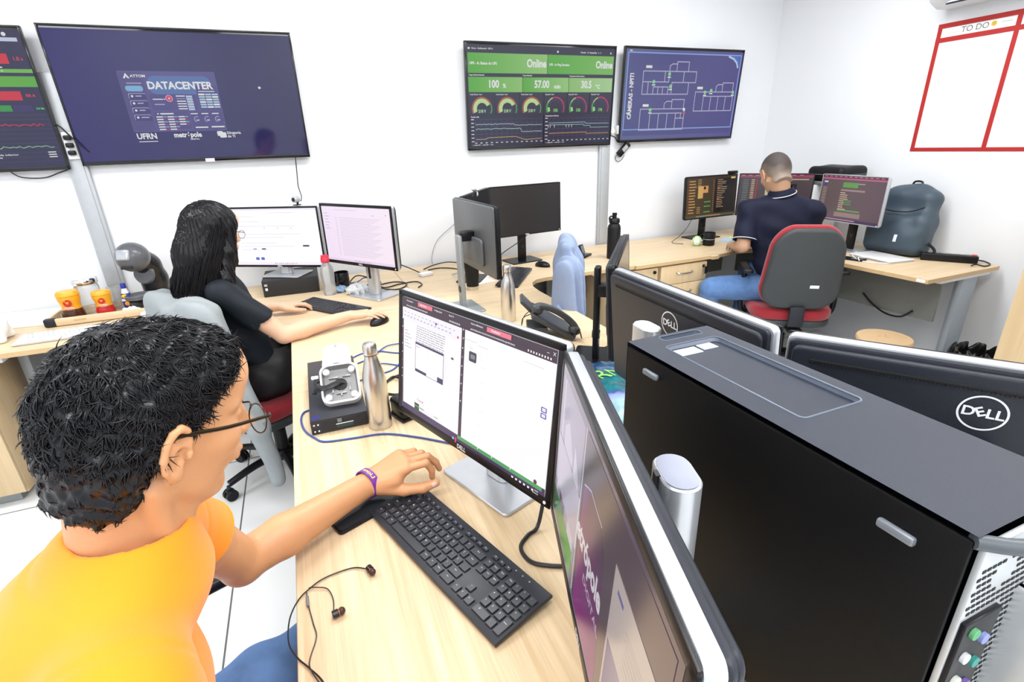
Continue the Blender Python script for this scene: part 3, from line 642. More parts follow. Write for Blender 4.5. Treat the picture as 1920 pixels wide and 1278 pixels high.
for j, (u0, ww, tt) in enumerate(((.008, .487, 'Tensão saída'), (.503, .487, 'Temperatura Ambiente'))):
    s.rect(u0, .665, ww, .31, srgb(28, 30, 66)); s.text(tt, u0 + .006, .68, .018, WH, .03)
    gx0, gx1, gy0, gy1 = u0 + .035, u0 + ww - .01, .705, .925
    for k in range(14): x = gx0 + (gx1 - gx0) * k / 13; s.line([(x, gy0), (x, gy1)], .002, srgb(90, 95, 150)); s.rect(x - .007, .937, .014, .008, WH)
    for k in range(7): y = gy0 + (gy1 - gy0) * k / 6; s.line([(gx0, y), (gx1, y)], .002, srgb(90, 95, 150)); s.rect(u0 + .006, y - .004, .018, .008, WH)
    if j == 0:
        s.line([(a0, b0 + (.012 if a0 > .3 else 0)) for a0, b0 in wave(gx0, gx1, .755, .008, 70, 1)], .005, srgb(200, 230, 230)); s.line([(a0, b0 + (.035 if a0 > .34 else 0)) for a0, b0 in wave(gx0, gx1, .80, .008, 70, 2)], .005, srgb(200, 235, 220))
        s.line([(gx0, .905), (gx0 + .06, .905), (gx0 + .08, .89), (gx0 + .26, .885), (gx0 + .33, .92), (gx1, .91)], .006, srgb(225, 180, 110))
    else:
        s.line([(gx0, .755), (.80, .752), (.80, .765), (gx1, .768)], .005, srgb(190, 220, 240)); s.line([(gx0, .775), (.79, .775), (.79, .79), (.84, .79), (.84, .81), (gx1, .81)], .005, srgb(170, 220, 200)); s.line([(gx0, .865), (.81, .86), (.81, .875), (gx1, .873)], .006, srgb(235, 165, 90))
        for q in (.53, .545, .575, .66, .68, .70): s.line([(q, .775), (q, .80)], .006, WH)
    s.text('— média: 218   — máx: 220   — mín', u0 + .01, .962, .016, WH, .03)
s.build('screen', S_scr, t, X)

# -- floor plan television
t, X, w, h = telly(2.795, 1.787, 1.068, 0.622, 'wall television nearest the right corner, showing a floor plan of cameras', brand='')
s = Scr(w, h); s.rect(0, 0, 1, 1, srgb(100, 112, 160), srgb(92, 80, 160)); 
LB = srgb(150, 185, 250); FL = srgb(200, 196, 225)
s.rect(.02, .035, .965, .905, srgb(82, 88, 150), srgb(78, 72, 145)); s.line([(.02, .035), (.985, .035), (.985, .87), (.02, .87), (.02, .035)], .012, LB)
s.poly([(.88, .045), (.97, .045), (.975, .17), (.965, .15), (.945, .10), (.915, .065)], srgb(70, 120, 215)); s.line([(.875, .05), (.92, .075), (.95, .115), (.965, .165)], .022, srgb(200, 225, 250))
s.rect(.028, .01, .02, .012, WH)
s.text('CÂMERAS - NPITI', .062, .50, .075, WH, .035, 'CENTER', sx=.88, rot=PI / 2)
def plan(pts): s.line([(x / 1000, y / 1000) for x, y in pts], .010, FL)
plan([(150, 225), (600, 225), (600, 345), (395, 345), (395, 400), (395, 460)]); plan([(150, 225), (150, 475), (540, 475), (540, 350)]); plan([(330, 225), (330, 340)]); plan([(150, 340), (365, 340), (365, 225)]); plan([(490, 225), (490, 345)])
plan([(195, 345), (195, 475)]); plan([(240, 395), (365, 395), (365, 475)])
for x in (240, 280, 320): plan([(x, 395), (x, 475)])
plan([(365, 225), (365, 165), (385, 145), (425, 145), (425, 225)]); plan([(425, 145), (425, 120), (525, 120), (525, 225)])
for ox, oy, x1 in ((150, 640, 530), (610, 450, 960)):
    W_ = x1 - ox
    plan([(ox, oy), (x1, oy), (x1, oy + 220 + (ox < 200) * 20), (ox, oy + 220 + (ox < 200) * 20), (ox, oy)]); plan([(ox + W_ * .22, oy + 50), (x1, oy + 50)])
    for k in range(4): x = ox + W_ * (.22 + .195 * k); plan([(x, oy + 50), (x, oy + 220 + (ox < 200) * 20)])
    plan([(ox + W_ * .52, oy), (ox + W_ * .52, oy - 60), (ox + W_ * .57, oy - 85), (ox + W_ * .69, oy - 85), (ox + W_ * .69, oy)]); plan([(ox + W_ * .69, oy - 85), (ox + W_ * .69, oy - 105), (ox + W_ * .97, oy - 105), (ox + W_ * .97, oy)])
plan([(455, 690), (455, 750), (530, 750)]); plan([(500, 690), (500, 750)])
for x, y in ((365, 255), (240, 340), (385, 390), (232, 650), (695, 455), (750, 435), (955, 455)): s.arc(x / 1000, y / 1000, .022, .022, 0, 360, srgb(150, 230, 160), 10); s.rect(x / 1000 - .014, y / 1000 + .028, .028, .012, WH)
s.arc(.525, .65, .02, .02, 0, 360, WH, 10); s.rect(.508, .685, .035, .012, srgb(220, 70, 110))
for x, y in ((165, 180), (165, 600), (620, 405)): s.rect(x / 1000, y / 1000 - .014, .05, .028, WH)
s.build('screen', S_scr, t, X)

# ---------------- wires on the wall
def cable(name, label, cat, pts, r=0.003, m=None, group=None, n=8, extra=None):
    p0 = Vector(pts[0]); t = MB(); t.tube([Vector(p) - p0 for p in pts], r, m or M_cable, n, 6)
    if extra: extra(t, p0)
    o = t.build(name, None, loc=p0); return tag(o, label, cat, group)
t = thing('power_outlet', 'white outlet plate with three black plugs between the two left televisions', 'power outlet', (-1.0, 3.42, 1.565))
MB().box((0, -0.006, 0), (0.075, 0.012, 0.13), M_white, 0.004).build('plate', t)
for k in range(3): MB().box((-0.012, -0.022, 0.038 - k * 0.036), (0.032, 0.028, 0.024), M_black, 0.007).build('plug', t)
cable('cable', 'black cable looping from the triple outlet behind the DATACENTER television', 'cable', [(-1.045, 3.395, 1.66), (-1.02, 3.37, 1.655), (-0.985, 3.375, 1.60), (-0.945, 3.40, 1.54), (-0.93, 3.41, 1.52)], 0.004)
cable('cable', 'thin black cable sagging under the leftmost television', 'cable', [(-1.30, 3.435, 1.455), (-1.26, 3.43, 1.425), (-1.17, 3.43, 1.418), (-1.10, 3.43, 1.44), (-1.04, 3.43, 1.458), (-1.0, 3.43, 1.466)], 0.003)
cable('cable', 'thin black cable hanging from the DATACENTER television down to the webcam', 'cable', [(0.037, 3.40, 1.47), (0.030, 3.40, 1.38), (0.024, 3.36, 1.31), (0.03, 3.22, 1.262), (0.022, 3.10, 1.245)], 0.0028)
t = thing('power_outlet', 'white outlet box between the Online and floor plan televisions', 'power outlet', (2.262, 3.43, 1.545))
MB().box((0.0, -0.002, 0.02), (0.02, 0.04, 0.06), M_white, 0.006).build('plate', t); MB().sphere((-0.055, -0.02, 0.01), (0.022, 0.02, 0.022), M_white).build('plug', t)
cable('cable', 'short black cable at the gap between the Online and floor plan televisions', 'cable', [(2.19, 3.41, 1.53), (2.225, 3.40, 1.515), (2.25, 3.41, 1.49), (2.27, 3.42, 1.49)], 0.004)
t = thing('power_adapter', 'black power adapter with looped cord hanging below the floor plan television', 'power adapter', (2.31, 3.41, 1.43))
mb = MB(); mb.box((0, 0, 0), (0.12, 0.03, 0.045), M_black, 0.006, rot=(0, -0.75, 0)); mb.build('body', t)
mb = MB(); mb.box((0.005, -0.017, 0.006), (0.05, 0.004, 0.03), mat('label_grey', (.35, .36, .38), .5), 0.001, rot=(0, -0.75, 0)); mb.build('label_sticker', t)
mb = MB(); mb.tube([(-0.04, 0, -0.035), (-0.062, 0, -0.045), (-0.065, 0, -0.07), (-0.04, 0, -0.085), (-0.01, 0, -0.07), (0.01, 0, -0.04)], 0.0025, M_cable, 6); mb.build('cord', t)

# ================================================================ monitors
def monitor(label, c, yaw, tilt, w, h, zdesk, draw=None, style='dell_black', group=None, base=(0.24, 0.18), boff=0.09, bez=0.016, col_w=0.08, logo=True, back_detail=True, smat=None, ztop=None, stand_z=None, name='monitor', cap_m=None):
    """c = centre of the screen face; local frame faces -y"""
    cy, sy = math.cos(yaw), math.sin(yaw); back = Vector((-sy, cy, 0))
    bx, by = c[0] + back.x * boff, c[1] + back.y * boff
    t = thing(name, label, 'monitor', (bx, by, zdesk), yaw, group)
    X = Matrix.Translation((0, -boff, c[2] - zdesk)) @ Matrix.Rotation(tilt, 4, 'X')
    rim = M_silver if style in ('silver_rim', 'white') else M_black
    front = M_black if style != 'white' else M_silver
    shell = {'silver_rim': M_dgrey, 'black': M_dgrey, 'grey': mat('graphite_shell', (0.10, 0.105, 0.11), 0.35, 0.2), 'white': M_silver}[style]
    XR90 = Matrix.Rotation(PI / 2, 4, 'X')       # prism z -> -y
    mb = MB(X); mb.prism(rrect(w, h, 0.012), -0.020, -0.002, rim, 0.003, 2, XR90); 
    # tapered back cover
    mb.prism(rrect(w - 0.006, h - 0.006, 0.012), -0.030, -0.018, shell, 0.006, 2, XR90)
    if style == 'silver_rim':
        mb.prism(rrect(w - 0.02, h - 0.02, 0.014), -0.040, -0.028, shell, 0.009, 4, XR90)
        mb.prism(rrect(w * 0.5, h * 0.5, 0.03, cy=-0.065), -0.054, -0.038, shell, 0.012, 3, XR90)
    else: mb.prism(rrect(w * 0.55, h * 0.40, 0.02, cy=-0.06), -0.046, -0.028, shell, 0.010, 3, XR90)
    mb.build('housing', t)
    # bezel ring
    mb = MB(X); bb = bez * 1.25
    for x, z, a, b in ((0, h / 2 - bez / 2, w, bez), (0, -h / 2 + bb / 2, w, bb), (-w / 2 + bez / 2, 0, bez, h), (w / 2 - bez / 2, 0, bez, h)):
        mb.box((x, -0.0005, z), (a - 0.002, 0.005, b - (0.002 if a > b else 0.008)), front, 0.0015)
    if logo: mb.text('DELL', 0.014, M_logo, X.inverted() @ X @ Matrix.Translation((0, -0.0034, -h / 2 + bb / 2)) @ XR90, 0.02)
    mb.build('bezel', t)
    mb = MB(X); mb.cyl((w / 2 - 0.014, -0.002, -h / 2 + 0.010), (w / 2 - 0.014, -0.0042, -h / 2 + 0.010), 0.0035, M_white, n=12); mb.build('power_button', t)
    sw, sh = w - 2 * bez, h - bez - bb
    s = Scr(sw, sh); (draw or (lambda q: q.rect(0, 0, 1, 1, (0.004, 0.004, 0.004))))(s)
    s.build('screen', smat or S_scr, t, X @ Matrix.Translation((0, -0.0022, (bb - bez) / 2)))
    if back_detail and style == 'silver_rim':
        mb = MB(X); mb.box((0, 0.0400, h / 2 - 0.034), (w * 0.86, 0.003, 0.006), mat('slot_black', (0.003, 0.003, 0.003), 0.7), 0.001)
        for k in range(90): mb.box((-w * 0.42 + w * 0.84 * k / 89, 0.0412, h / 2 - 0.0375), (0.0016, 0.003, 0.0025), M_dgrey)
        mb.build('vent_slot', t)
        mb = MB(X @ Matrix.Translation((0, 0.0408, 0.088)) @ Matrix.Rotation(PI, 4, 'Z') @ XR90)
        n = 40; R0, R1 = 0.030, 0.0272; vs = []; 
        for k in range(n): a = 2 * PI * k / n; vs += [(R0 * math.cos(a), R0 * math.sin(a), 0), (R1 * math.cos(a), R1 * math.sin(a), 0)]
        mb.add(vs, [(2 * k, (2 * k + 2) % (2 * n), (2 * k + 3) % (2 * n), 2 * k + 1) for k in range(n)], M_logo)
        mb.text('D', 0.022, M_logo, Matrix.Translation((-0.0165, 0, 0)), 0.025); mb.text('E', 0.022, M_logo, Matrix.Translation((-0.003, 0.001, 0)) @ Matrix.Rotation(0.5, 4, 'Z'), 0.025); mb.text('LL', 0.022, M_logo, Matrix.Translation((0.0145, 0, 0)), 0.025)
        mb.build('round_logo', t)
    # stand
    zc = c[2] - zdesk; st = M_silver if style in ('silver_rim', 'white') else M_black
    ztp = (ztop - zdesk) if ztop else zc + 0.06
    mb = MB()
    if style == 'silver_rim':
        cap = cap_m or mat('stand_cap', (0.14, 0.15, 0.2), 0.25, 0.3)
        prof = rrect(col_w, 0.046, 0.0225, 6, 0, 0)
        mb.prism(prof, 0.008, ztp, M_silver, 0.002, 1); mb.prism(rrect(col_w - 0.006, 0.040, 0.0195, 6), ztp - .001, ztp + 0.0012, cap)
        mb.box((0, -0.024, ztp / 2 + 0.05), (0.012, 0.006, ztp - 0.1), M_black)
    else:
        mb.box((0, 0.0, ztp / 2 + 0.004), (col_w * 0.75, 0.022, ztp - 0.004), M_greym if style == 'grey' else M_black, 0.006)
        mb.cyl((0, -0.014, 0.10), (0, 0.014, 0.10), 0.017, M_gloss if style != 'grey' else M_black, n=20)
    mb.build('stand_column', t)
    mb = MB(); mb.box((0, -boff / 2 + 0.01, zc + 0.005), (0.06, boff - 0.03, 0.045), M_black, 0.006); mb.build('arm', t)
    mb = MB(); mb.prism(rrect(base[0], base[1], 0.012), 0.0, 0.008, M_silver if style in ('silver_rim', 'white') else M_greym if style == 'grey' else M_black, 0.002, 1, Matrix.Translation((0, 0.0, 0)))
    o = mb.build('base', t)
    return t, X

def ui_code(s, seed=1, bg=srgb(80, 66, 70), two=True):
    r = random.Random(seed); s.rect(0, 0, 1, 1, bg, tuple(c * 1.15 for c in bg)); s.rect(0, 0, 1, .035, srgb(150, 50, 90)); s.rect(0, .035, 1, .035, srgb(170, 70, 110))
    for k in range(9): s.rect(.02 + k * .1, .012, .05, .01, srgb(220, 190, 200))
def mA(s):   # two browser windows and a taskbar
    s.rect(0, 0, 1, 1, srgb(250, 246, 252)); D = srgb(62, 40, 58); P = srgb(235, 120, 140)
    s.rect(0, 0, 1, .085, D); s.rect(0, 0, .016, 1, D); s.rect(.47, 0, .022, 1, D); s.rect(0, .945, 1, .055, srgb(66, 46, 92))
    for k in range(9): s.arc(.008, .11 + k * .075, .006, .006, 0, 360, WH if k % 3 else srgb(230, 60, 100), 8); s.arc(.481, .09 + k * .07, .006, .006, 0, 360, srgb(220, 150, 150) if k % 2 else WH, 8)
    s.rect(.14, .005, .115, .035, P); s.text('Meu Drive', .16, .022, .02, WH, .02); s.text('Documentos', .045, .022, .018, WH); s.text('Configurações', .27, .022, .018, WH); s.text('Painel TI', .38, .022, .018, WH)
    s.rect(.63, .005, .14, .035, P); s.text('Visualizador', .655, .022, .02, WH, .02); s.text('Home e Monitoria', .53, .022, .018, WH); s.text('drive.rede.imd.ufrn.br/documentos/arquivo', .045, .062, .018, WH); s.text('painel.datacenter.imd.ufrn.br/monitoramento/visao-geral/camera', .53, .062, .018, WH, .01)
    for k in range(9): s.rect(.385 + k * .009, .056, .004, .012, WH); s.rect(.86 + k * .014, .056, .006, .014, WH)
    s.line([(.955, .03), (.965, .03)], .003, WH); s.line([(.985, .015), (.995, .035)], .003, WH); s.line([(.995, .015), (.985, .035)], .003, WH)
    s.rect(.016, .085, .454, .10, srgb(240, 236, 246))
    for k in range(14): s.rect(.03 + k * .03, .115, .014, .006, srgb(170, 165, 185)); s.rect(.03 + k * .028, .145, .012, .008, srgb(150, 150, 175))
    s.arc(.295, .125, .012, .012, 0, 360, srgb(110, 60, 190), 12); s.arc(.455, .16, .010, .010, 0, 360, srgb(200, 30, 50), 12)
    for k in range(6): s.rect(.04, .27 + k * .028, .03 + .015 * (k % 3), .005, srgb(150, 150, 165))
    r = random.Random(4)
    for k in range(8):
        u = .145
        while u < .36:
            wv = .01 + r.random() * .025; s.rect(u, .195 + k * .018, min(wv, .37 - u), .006, srgb(150, 148, 158)); u += wv + .005
    s.rect(.145, .33, .225, .255, srgb(60, 52, 92)); s.rect(.148, .348, .219, .233, srgb(248, 246, 250)); s.rect(.148, .56, .09, .022, srgb(60, 52, 92)); s.rect(.325, .54, .042, .042, srgb(60, 52, 92)); s.rect(.15, .365, .03, .004, srgb(120, 120, 140)); s.rect(.245, .36, .001, .2, srgb(190, 190, 200))
    s.text('Tutorial', .165, .83, .03, srgb(170, 60, 130), .01); s.rect(.145, .865, .04, .08, srgb(60, 60, 66)); s.rect(.145, .885, .04, .012, srgb(60, 170, 80)); s.rect(.19, .885, .035, .014, srgb(60, 180, 90)); s.rect(.31, .885, .03, .01, srgb(90, 190, 110))
    for k in range(6): s.rect(.195, .905 + k * .006 - .02, .14, .002, srgb(205, 205, 212))
    s.rect(.425, .325, .018, .016, srgb(70, 60, 90))
    s.rr(.545, .215, .048, .075, .012, srgb(58, 52, 62)); s.rr(.555, .235, .028, .032, .006, srgb(130, 130, 150)); s.text('Câmera', .547, .19, .012, srgb(150, 150, 160))
    s.rect(.5, .135, .09, .004, srgb(200, 200, 205)); s.rect(.60, .150, .06, .003, srgb(190, 190, 200)); s.rect(.86, .130, .1, .003, srgb(200, 200, 205))
    for k in range(5): s.rect(.62, .30 + k * .11, .03, .003, srgb(215, 215, 222))
    s.rr(.962, .375, .028, .035, .006, srgb(90, 80, 170)); s.rr(.967, .381, .018, .022, .003, srgb(230, 228, 245)); s.rr(.962, .415, .028, .035, .006, srgb(90, 80, 170)); s.rr(.967, .421, .018, .022, .003, srgb(230, 228, 245))
    s.rect(.492, .918, .508, .030, srgb(78, 160, 100))
    for u in (.63, .72, .83): s.arc(u, .925, .006, .006, 0, 360, WH, 8)
    s.arc(.965, .905, .016, .016, 0, 360, srgb(90, 60, 60), 14); s.arc(.462, .965, .012, .012, 0, 360, srgb(150, 190, 240), 12); s.rect(.475, .95, .01, .04, srgb(220, 60, 110))
    for k in range(6): s.rect(.84 + k * .022, .965, .010, .014, WH)
    s.text('10:32', .965, .965, .016, WH); s.text('18/04/2024', .955, .983, .012, WH)
M_A = screen_mat('screen_bright', 0.95, 0.3)
monitor('black-framed monitor showing two white browser windows beside the man in orange', (0.267, 0.949, 1.023), R_(-70.2), R_(-7.8), 0.543, 0.322, 0.74, mA, 'silver_rim', smat=M_A, boff=0.085)
def mB(s):
    s.rect(0, 0, 1, 1, srgb(150, 140, 158), srgb(96, 74, 88))
    s.rect(.02, .05, .33, .80, srgb(170, 160, 182)); s.rect(.05, .06, .012, .70, srgb(225, 215, 232)); s.poly([(.10, .30), (.16, .22), (.24, .36), (.20, .62), (.12, .74)], srgb(205, 195, 216)); s.poly([(.26, .25), (.33, .40), (.33, .80), (.24, .85)], srgb(218, 208, 226))
    s.rr(.10, .62, .085, .20, .02, srgb(110, 98, 112)); s.arc(.145, .72, .022, .004, 0, 360, srgb(225, 220, 228)); s.rect(.0, .80, .33, .16, srgb(52, 96, 60), srgb(70, 180, 70)); s.rect(.365, .03, .006, .94, srgb(235, 225, 238))
    s.rect(.38, .03, .60, .95, srgb(84, 66, 80), srgb(104, 84, 92))
    s.poly([(.40, .30), (.47, .22), (.55, .24), (.62, .32), (.66, .98), (.40, .98)], srgb(120, 40, 110), [srgb(140, 60, 130), srgb(90, 60, 90), srgb(84, 60, 84), srgb(84, 60, 84), srgb(140, 30, 130), srgb(150, 20, 130)])
    s.line([(.40, .29), (.44, .255), (.47, .235), (.53, .245), (.58, .25)], .008, srgb(210, 190, 220))
    s.text('metrópole', .475, .55, .165, srgb(240, 235, 242), .035, 'CENTER', sx=.82); s.text('DIGITAL', .56, .69, .06, srgb(210, 195, 212), .01, 'CENTER', sx=1.35)
    s.rect(.36, .42, .012, .3, srgb(235, 225, 238)); s.rect(.02, .42, .34, .30, srgb(196, 186, 206))
    s.rect(.70, .22, .24, .72, srgb(205, 190, 188), srgb(225, 208, 196)); s.rect(.71, .55, .10, .36, srgb(110, 100, 150), srgb(160, 150, 170)); s.rect(.73, .28, .04, .02, srgb(110, 110, 180))
    r = random.Random(9)
    for k in range(14): s.arc(.85 + .05 * r.random(), .45 + k * .03, .02 + .012 * r.random(), .006, r.random() * 90, 200 + r.random() * 150, srgb(84, 74, 74), 12)
    for k in range(6): s.rect(.80, .33 + k * .03, .12, .003, srgb(170, 155, 155))
monitor('monitor at bottom centre seen sharply edge-on, purple picture with white lettering', (0.264, 0.424, 1.024), R_(-109), R_(-4.2), 0.543, 0.322, 0.74, mB, 'silver_rim', boff=0.10, ztop=1.135, col_w=0.075, smat=screen_mat('screen_plain', 0.55, 0.15))
# opposite side: three with their backs to the camera
def off(s): s.rect(0, 0, 1, 1, (0.012, 0.012, 0.014))
monitor('black monitor seen from behind with round logo, left of the big tower top', (0.795, 0.885, 1.015), R_(88.2), R_(-5), 0.543, 0.322, 0.74, off, 'silver_rim', boff=0.11, ztop=1.105, col_w=0.075, cap_m=M_white)
monitor('black monitor seen from behind with round logo, cut off at the right edge', (0.935, 0.380, 1.015), R_(124.3), R_(-5), 0.543, 0.322, 0.74, off, 'silver_rim', boff=0.11, ztop=0.98)
monitor('monitor seen almost edge-on from the side, with a black post behind it', (1.0, 1.440, 1.005), R_(51.6), R_(-3), 0.543, 0.31, 0.74, lambda s: s.rect(0, 0, 1, 1, srgb(120, 112, 105)), 'black', boff=0.09, ztop=1.09, logo=False, base=(0.22, 0.17), col_w=0.06)  # screen is off; the tan reflection on it is painted as a glowing fill
# centre work place: three monitors
monitor('thin grey monitor with its back to the camera, on a silver-grey stand', (0.781, 2.347, 1.091), R_(92.4), R_(0), 0.540, 0.322, 0.74, off, 'grey', boff=0.10, bez=0.008, ztop=1.10, col_w=0.075, base=(0.215, 0.165), logo=False)
monitor('switched-off monitor with a webcam on top, mostly hidden behind the grey-backed one', (0.958, 2.855, 1.091), R_(56), R_(0), 0.545, 0.322, 0.74, off, 'black', boff=0.06, bez=0.006, logo=False, base=(0.2, 0.15))
monitor('switched-off black monitor facing the camera in front of the white wall', (1.385, 3.125, 1.089), R_(7.2), R_(-1), 0.540, 0.322, 0.74, off, 'black', boff=0.075, bez=0.007, ztop=1.05, base=(0.235, 0.175))
# woman's two monitors
def wA(s):
    s.rect(0, 0, 1, 1, srgb(252, 248, 252)); s.rect(0, 0, 1, .03, srgb(235, 228, 240)); g = srgb(200, 196, 206)
    for k, (u, v, ww) in enumerate(((.1, .22, .25), (.1, .30, .65), (.1, .44, .7), (.1, .50, .5), (.1, .60, .4), (.1, .66, .6), (.1, .72, .3), (.45, .07, .3), (.1, .13, .2))): s.rect(u, v, ww, .006, g)
    for u in (.40, .55, .70): s.arc(u, .34, .008, .008, 0, 360, srgb(110, 100, 110), 8)
    s.rect(.80, .64, .07, .03, srgb(60, 40, 80)); s.rect(.33, .695, .045, .025, srgb(60, 90, 100)); s.rect(.23, .70, .04, .015, srgb(120, 110, 190))
    s.rr(.24, .86, .04, .05, .01, srgb(70, 100, 190)); s.rr(.30, .86, .04, .05, .01, srgb(70, 100, 190)); s.rect(0, .95, 1, .05, srgb(240, 232, 242))
    for k in range(12): s.rect(.45 + k * .022, .965, .012, .018, srgb(220, 150, 170) if k % 3 else srgb(90, 150, 210))
def wB(s):
    s.rect(0, 0, 1, 1, srgb(236, 220, 240), srgb(240, 226, 238)); g = srgb(196, 180, 204)
    for k in range(24): s.rect(.26, .19 + k * .03, .60 - .04 * (k % 4), .0055, g); s.rect(.2, .19 + k * .03, .03, .006, g)
    for k in range(6): s.rect(.04, .12 + k * .055, .05 + .02 * (k % 2), .007, srgb(150, 130, 165))
    s.rect(.2, .05, .35, .006, g); s.rect(.75, .12, .04, .012, g); s.arc(.95, .11, .010, .010, 0, 360, srgb(90, 90, 150), 8); s.rect(0, .955, 1, .045, srgb(228, 208, 232))
    for k in range(12): s.rect(.42 + k * .022, .968, .012, .016, srgb(220, 140, 160) if k % 3 else srgb(60, 120, 200))
monitor('wide black-framed monitor with a white page, behind the long-haired woman', (-0.145, 3.145, 1.056), R_(-31.5), R_(-1.3), 0.562, 0.335, 0.834, wA, 'silver_rim', smat=M_A, boff=0.05, bez=0.011, base=(0.235, 0.17))
monitor('black-framed monitor with a pale pink page, right of the woman', (0.262, 2.778, 1.077), R_(-55.4), R_(-0.5), 0.543, 0.322, 0.74, wB, 'silver_rim', smat=M_A, boff=0.07, ztop=1.05)
# far right desk
def c1(s):
    r = random.Random(11); s.rect(0, 0, 1, 1, srgb(92, 74, 42), srgb(46, 34, 24)); s.rect(.56, .07, .40, .84, srgb(28, 20, 16)); s.rect(0, 0, 1, .05, srgb(70, 50, 36)); s.rect(0, .94, 1, .06, srgb(96, 88, 62))
    for k in range(12): s.rect(.05, .08 + k * .07, .09 + .05 * r.random(), .025, srgb(225, 170, 110)); s.arc(.045, .09 + k * .07, .014, .014, 0, 360, srgb(230, 110, 60), 8)
    for k in range(9): s.rect(.21, .06 + k * .045 + (.45 if k > 4 else 0) * 1, .07, .014, srgb(225, 180, 120))
    s.rect(.22, .22, .10, .30, srgb(240, 190, 110)); s.rect(.32, .22, .10, .17, srgb(240, 170, 100)); s.arc(.35, .27, .04, .04, 0, 360, srgb(30, 24, 20), 12)
    for v in (.60, .71, .85): s.rect(.35, v, .13, .03, srgb(90, 170, 90))
    for v in (.30, .56): s.arc(.63, v, .03, .03, 0, 360, srgb(225, 40, 40), 12)
    for k in range(16): s.rect(.60, .09 + k * .045, .10 + .10 * r.random(), .012, srgb(225, 190, 150)); s.rect(.52, .09 + k * .05, .012, .022, srgb(200, 150, 110))
    s.rect(.87, .04, .09, .045, srgb(245, 215, 150)); s.rect(.2, .955, .5, .025, srgb(190, 150, 100)); s.rect(.3, .955, .05, .03, srgb(80, 170, 220))
def c2(s):
    r = random.Random(12); ui_code(s, 2); 
    for k in range(18): s.rect(.05, .12 + k * .045, .08, .012, srgb(110, 150, 150)); s.rect(.17, .12 + k * .045, .05, .02, srgb(225, 195, 150)); s.rect(.24, .12 + k * .045, .02, .03, srgb(200, 40, 60))
    s.rect(.38, .20, .08, .12, srgb(120, 210, 200)); s.rect(.38, .34, .08, .16, srgb(210, 205, 170)); s.rect(.70, .10, .25, .03, srgb(210, 180, 140)); s.rect(.62, .22, .18, .20, srgb(34, 26, 50))
def c3(s):
    r = random.Random(13); s.rect(0, 0, 1, 1, srgb(112, 96, 96), srgb(110, 84, 96)); s.rect(0, 0, 1, .05, srgb(120, 36, 72)); s.rect(0, .05, 1, .035, srgb(205, 110, 150)); s.rect(0, .94, 1, .06, srgb(80, 50, 100))
    for k in range(12): s.rect(.03 + k * .08, .015, .05, .012, srgb(225, 180, 195))
    s.rect(.04, .13, .06, .03, WH); s.rect(.03, .18, .07, .05, srgb(90, 70, 170))
    for k in range(16): s.rect(.03, .27 + k * .035, .07, .010, srgb(205, 180, 165))
    s.rect(.36, .14, .24, .11, srgb(110, 175, 90)); s.rect(.60, .15, .10, .02, srgb(200, 180, 170)); s.rect(.34, .29, .38, .04, srgb(176, 150, 146))
    for k in range(9): s.rect(.34, .36 + k * .045, .06 + .09 * r.random(), .018, srgb(232, 205, 176))
    for k in range(3): s.rect(.40 , .53 + k * .04, .14, .014, srgb(120, 180, 100))
    s.rect(.34, .74, .36, .03, srgb(110, 180, 95)); s.rect(.30, .80, .42, .10, srgb(170, 140, 140)); s.rect(.15, .955, .5, .02, srgb(220, 170, 190))
monitor('far monitor with an amber-on-dark page beside the black mug', (2.967, 3.165, 1.062), R_(1.5), R_(-2.5), 0.510, 0.318, 0.74, c1, 'black', boff=0.07, bez=0.008, logo=False, base=(0.26, 0.17))
monitor('far monitor half hidden behind the head of the man in navy', (3.272, 2.865, 1.074), R_(-55.6), R_(-2), 0.50, 0.31, 0.74, c2, 'black', boff=0.06, bez=0.008, logo=False)
monitor('far silver-framed monitor with a purple page in front of the backpack', (3.37, 2.345, 1.078), R_(-97), R_(-1), 0.49, 0.306, 0.74, c3, 'white', boff=0.08, bez=0.007, logo=False)
# ================================================================ computer tower
def plate_holes(outer, holes, z, m, mb):
    bm = bmesh.new()
    for lp in [outer] + holes:
        vs = [bm.verts.new((x, y, z)) for x, y in lp]
        for i in range(len(vs)): bm.edges.new((vs[i], vs[(i + 1) % len(vs)]))
    bmesh.ops.triangle_fill(bm, use_beauty=True, use_dissolve=False, edges=bm.edges[:], normal=(0, 0, 1))
    for f in bm.faces:
        f.normal_update()
        if f.normal.z < 0: f.normal_flip()
    mb.addbm(bm, m, False)
def tray(mb, lp, z, d, m, mf=None, shr=0.004):
    cx = sum(p[0] for p in lp) / len(lp); cy = sum(p[1] for p in lp) / len(lp)
    def sc(p): v = Vector((p[0] - cx, p[1] - cy)); v = v - v.normalized() * shr; return (cx + v.x, cy + v.y)
    n = len(lp); inner = [sc(p) for p in lp]
    mb.add([(x, y, z) for x, y in lp] + [(x, y, z - d) for x, y in inner], [(i, (i + 1) % n, n + (i + 1) % n, n + i) for i in range(n)], m, True)
    mb.add([(x, y, z - d) for x, y in inner], [tuple(range(n))], mf or m)
t = thing('computer_tower', 'large black computer tower filling the lower right, with a recessed tray on top', 'computer', (0.582, 0.43, 0.74))
H = 0.43; W2, L2 = 0.088, 0.261
M_side = mat('tower_side_black', (0.0018, 0.0018, 0.002), 0.45, spec=.22, bump=0.25, bscale=1400)
M_top = mat('tower_top_black', (0.015, 0.020, 0.034), 0.38, bump=0.3, bscale=1600)
M_trim = mat('tower_trim_blue', (0.10, 0.12, 0.16), 0.28)
outer = [(-W2, -L2), (W2, -L2), (W2, L2), (-W2, L2)]
trayl = rrect(0.112, 0.268, 0.010, 5, 0.007, 0.078); slot = rrect(0.085, 0.020, 0.006, 4, 0.012, 0.2430)
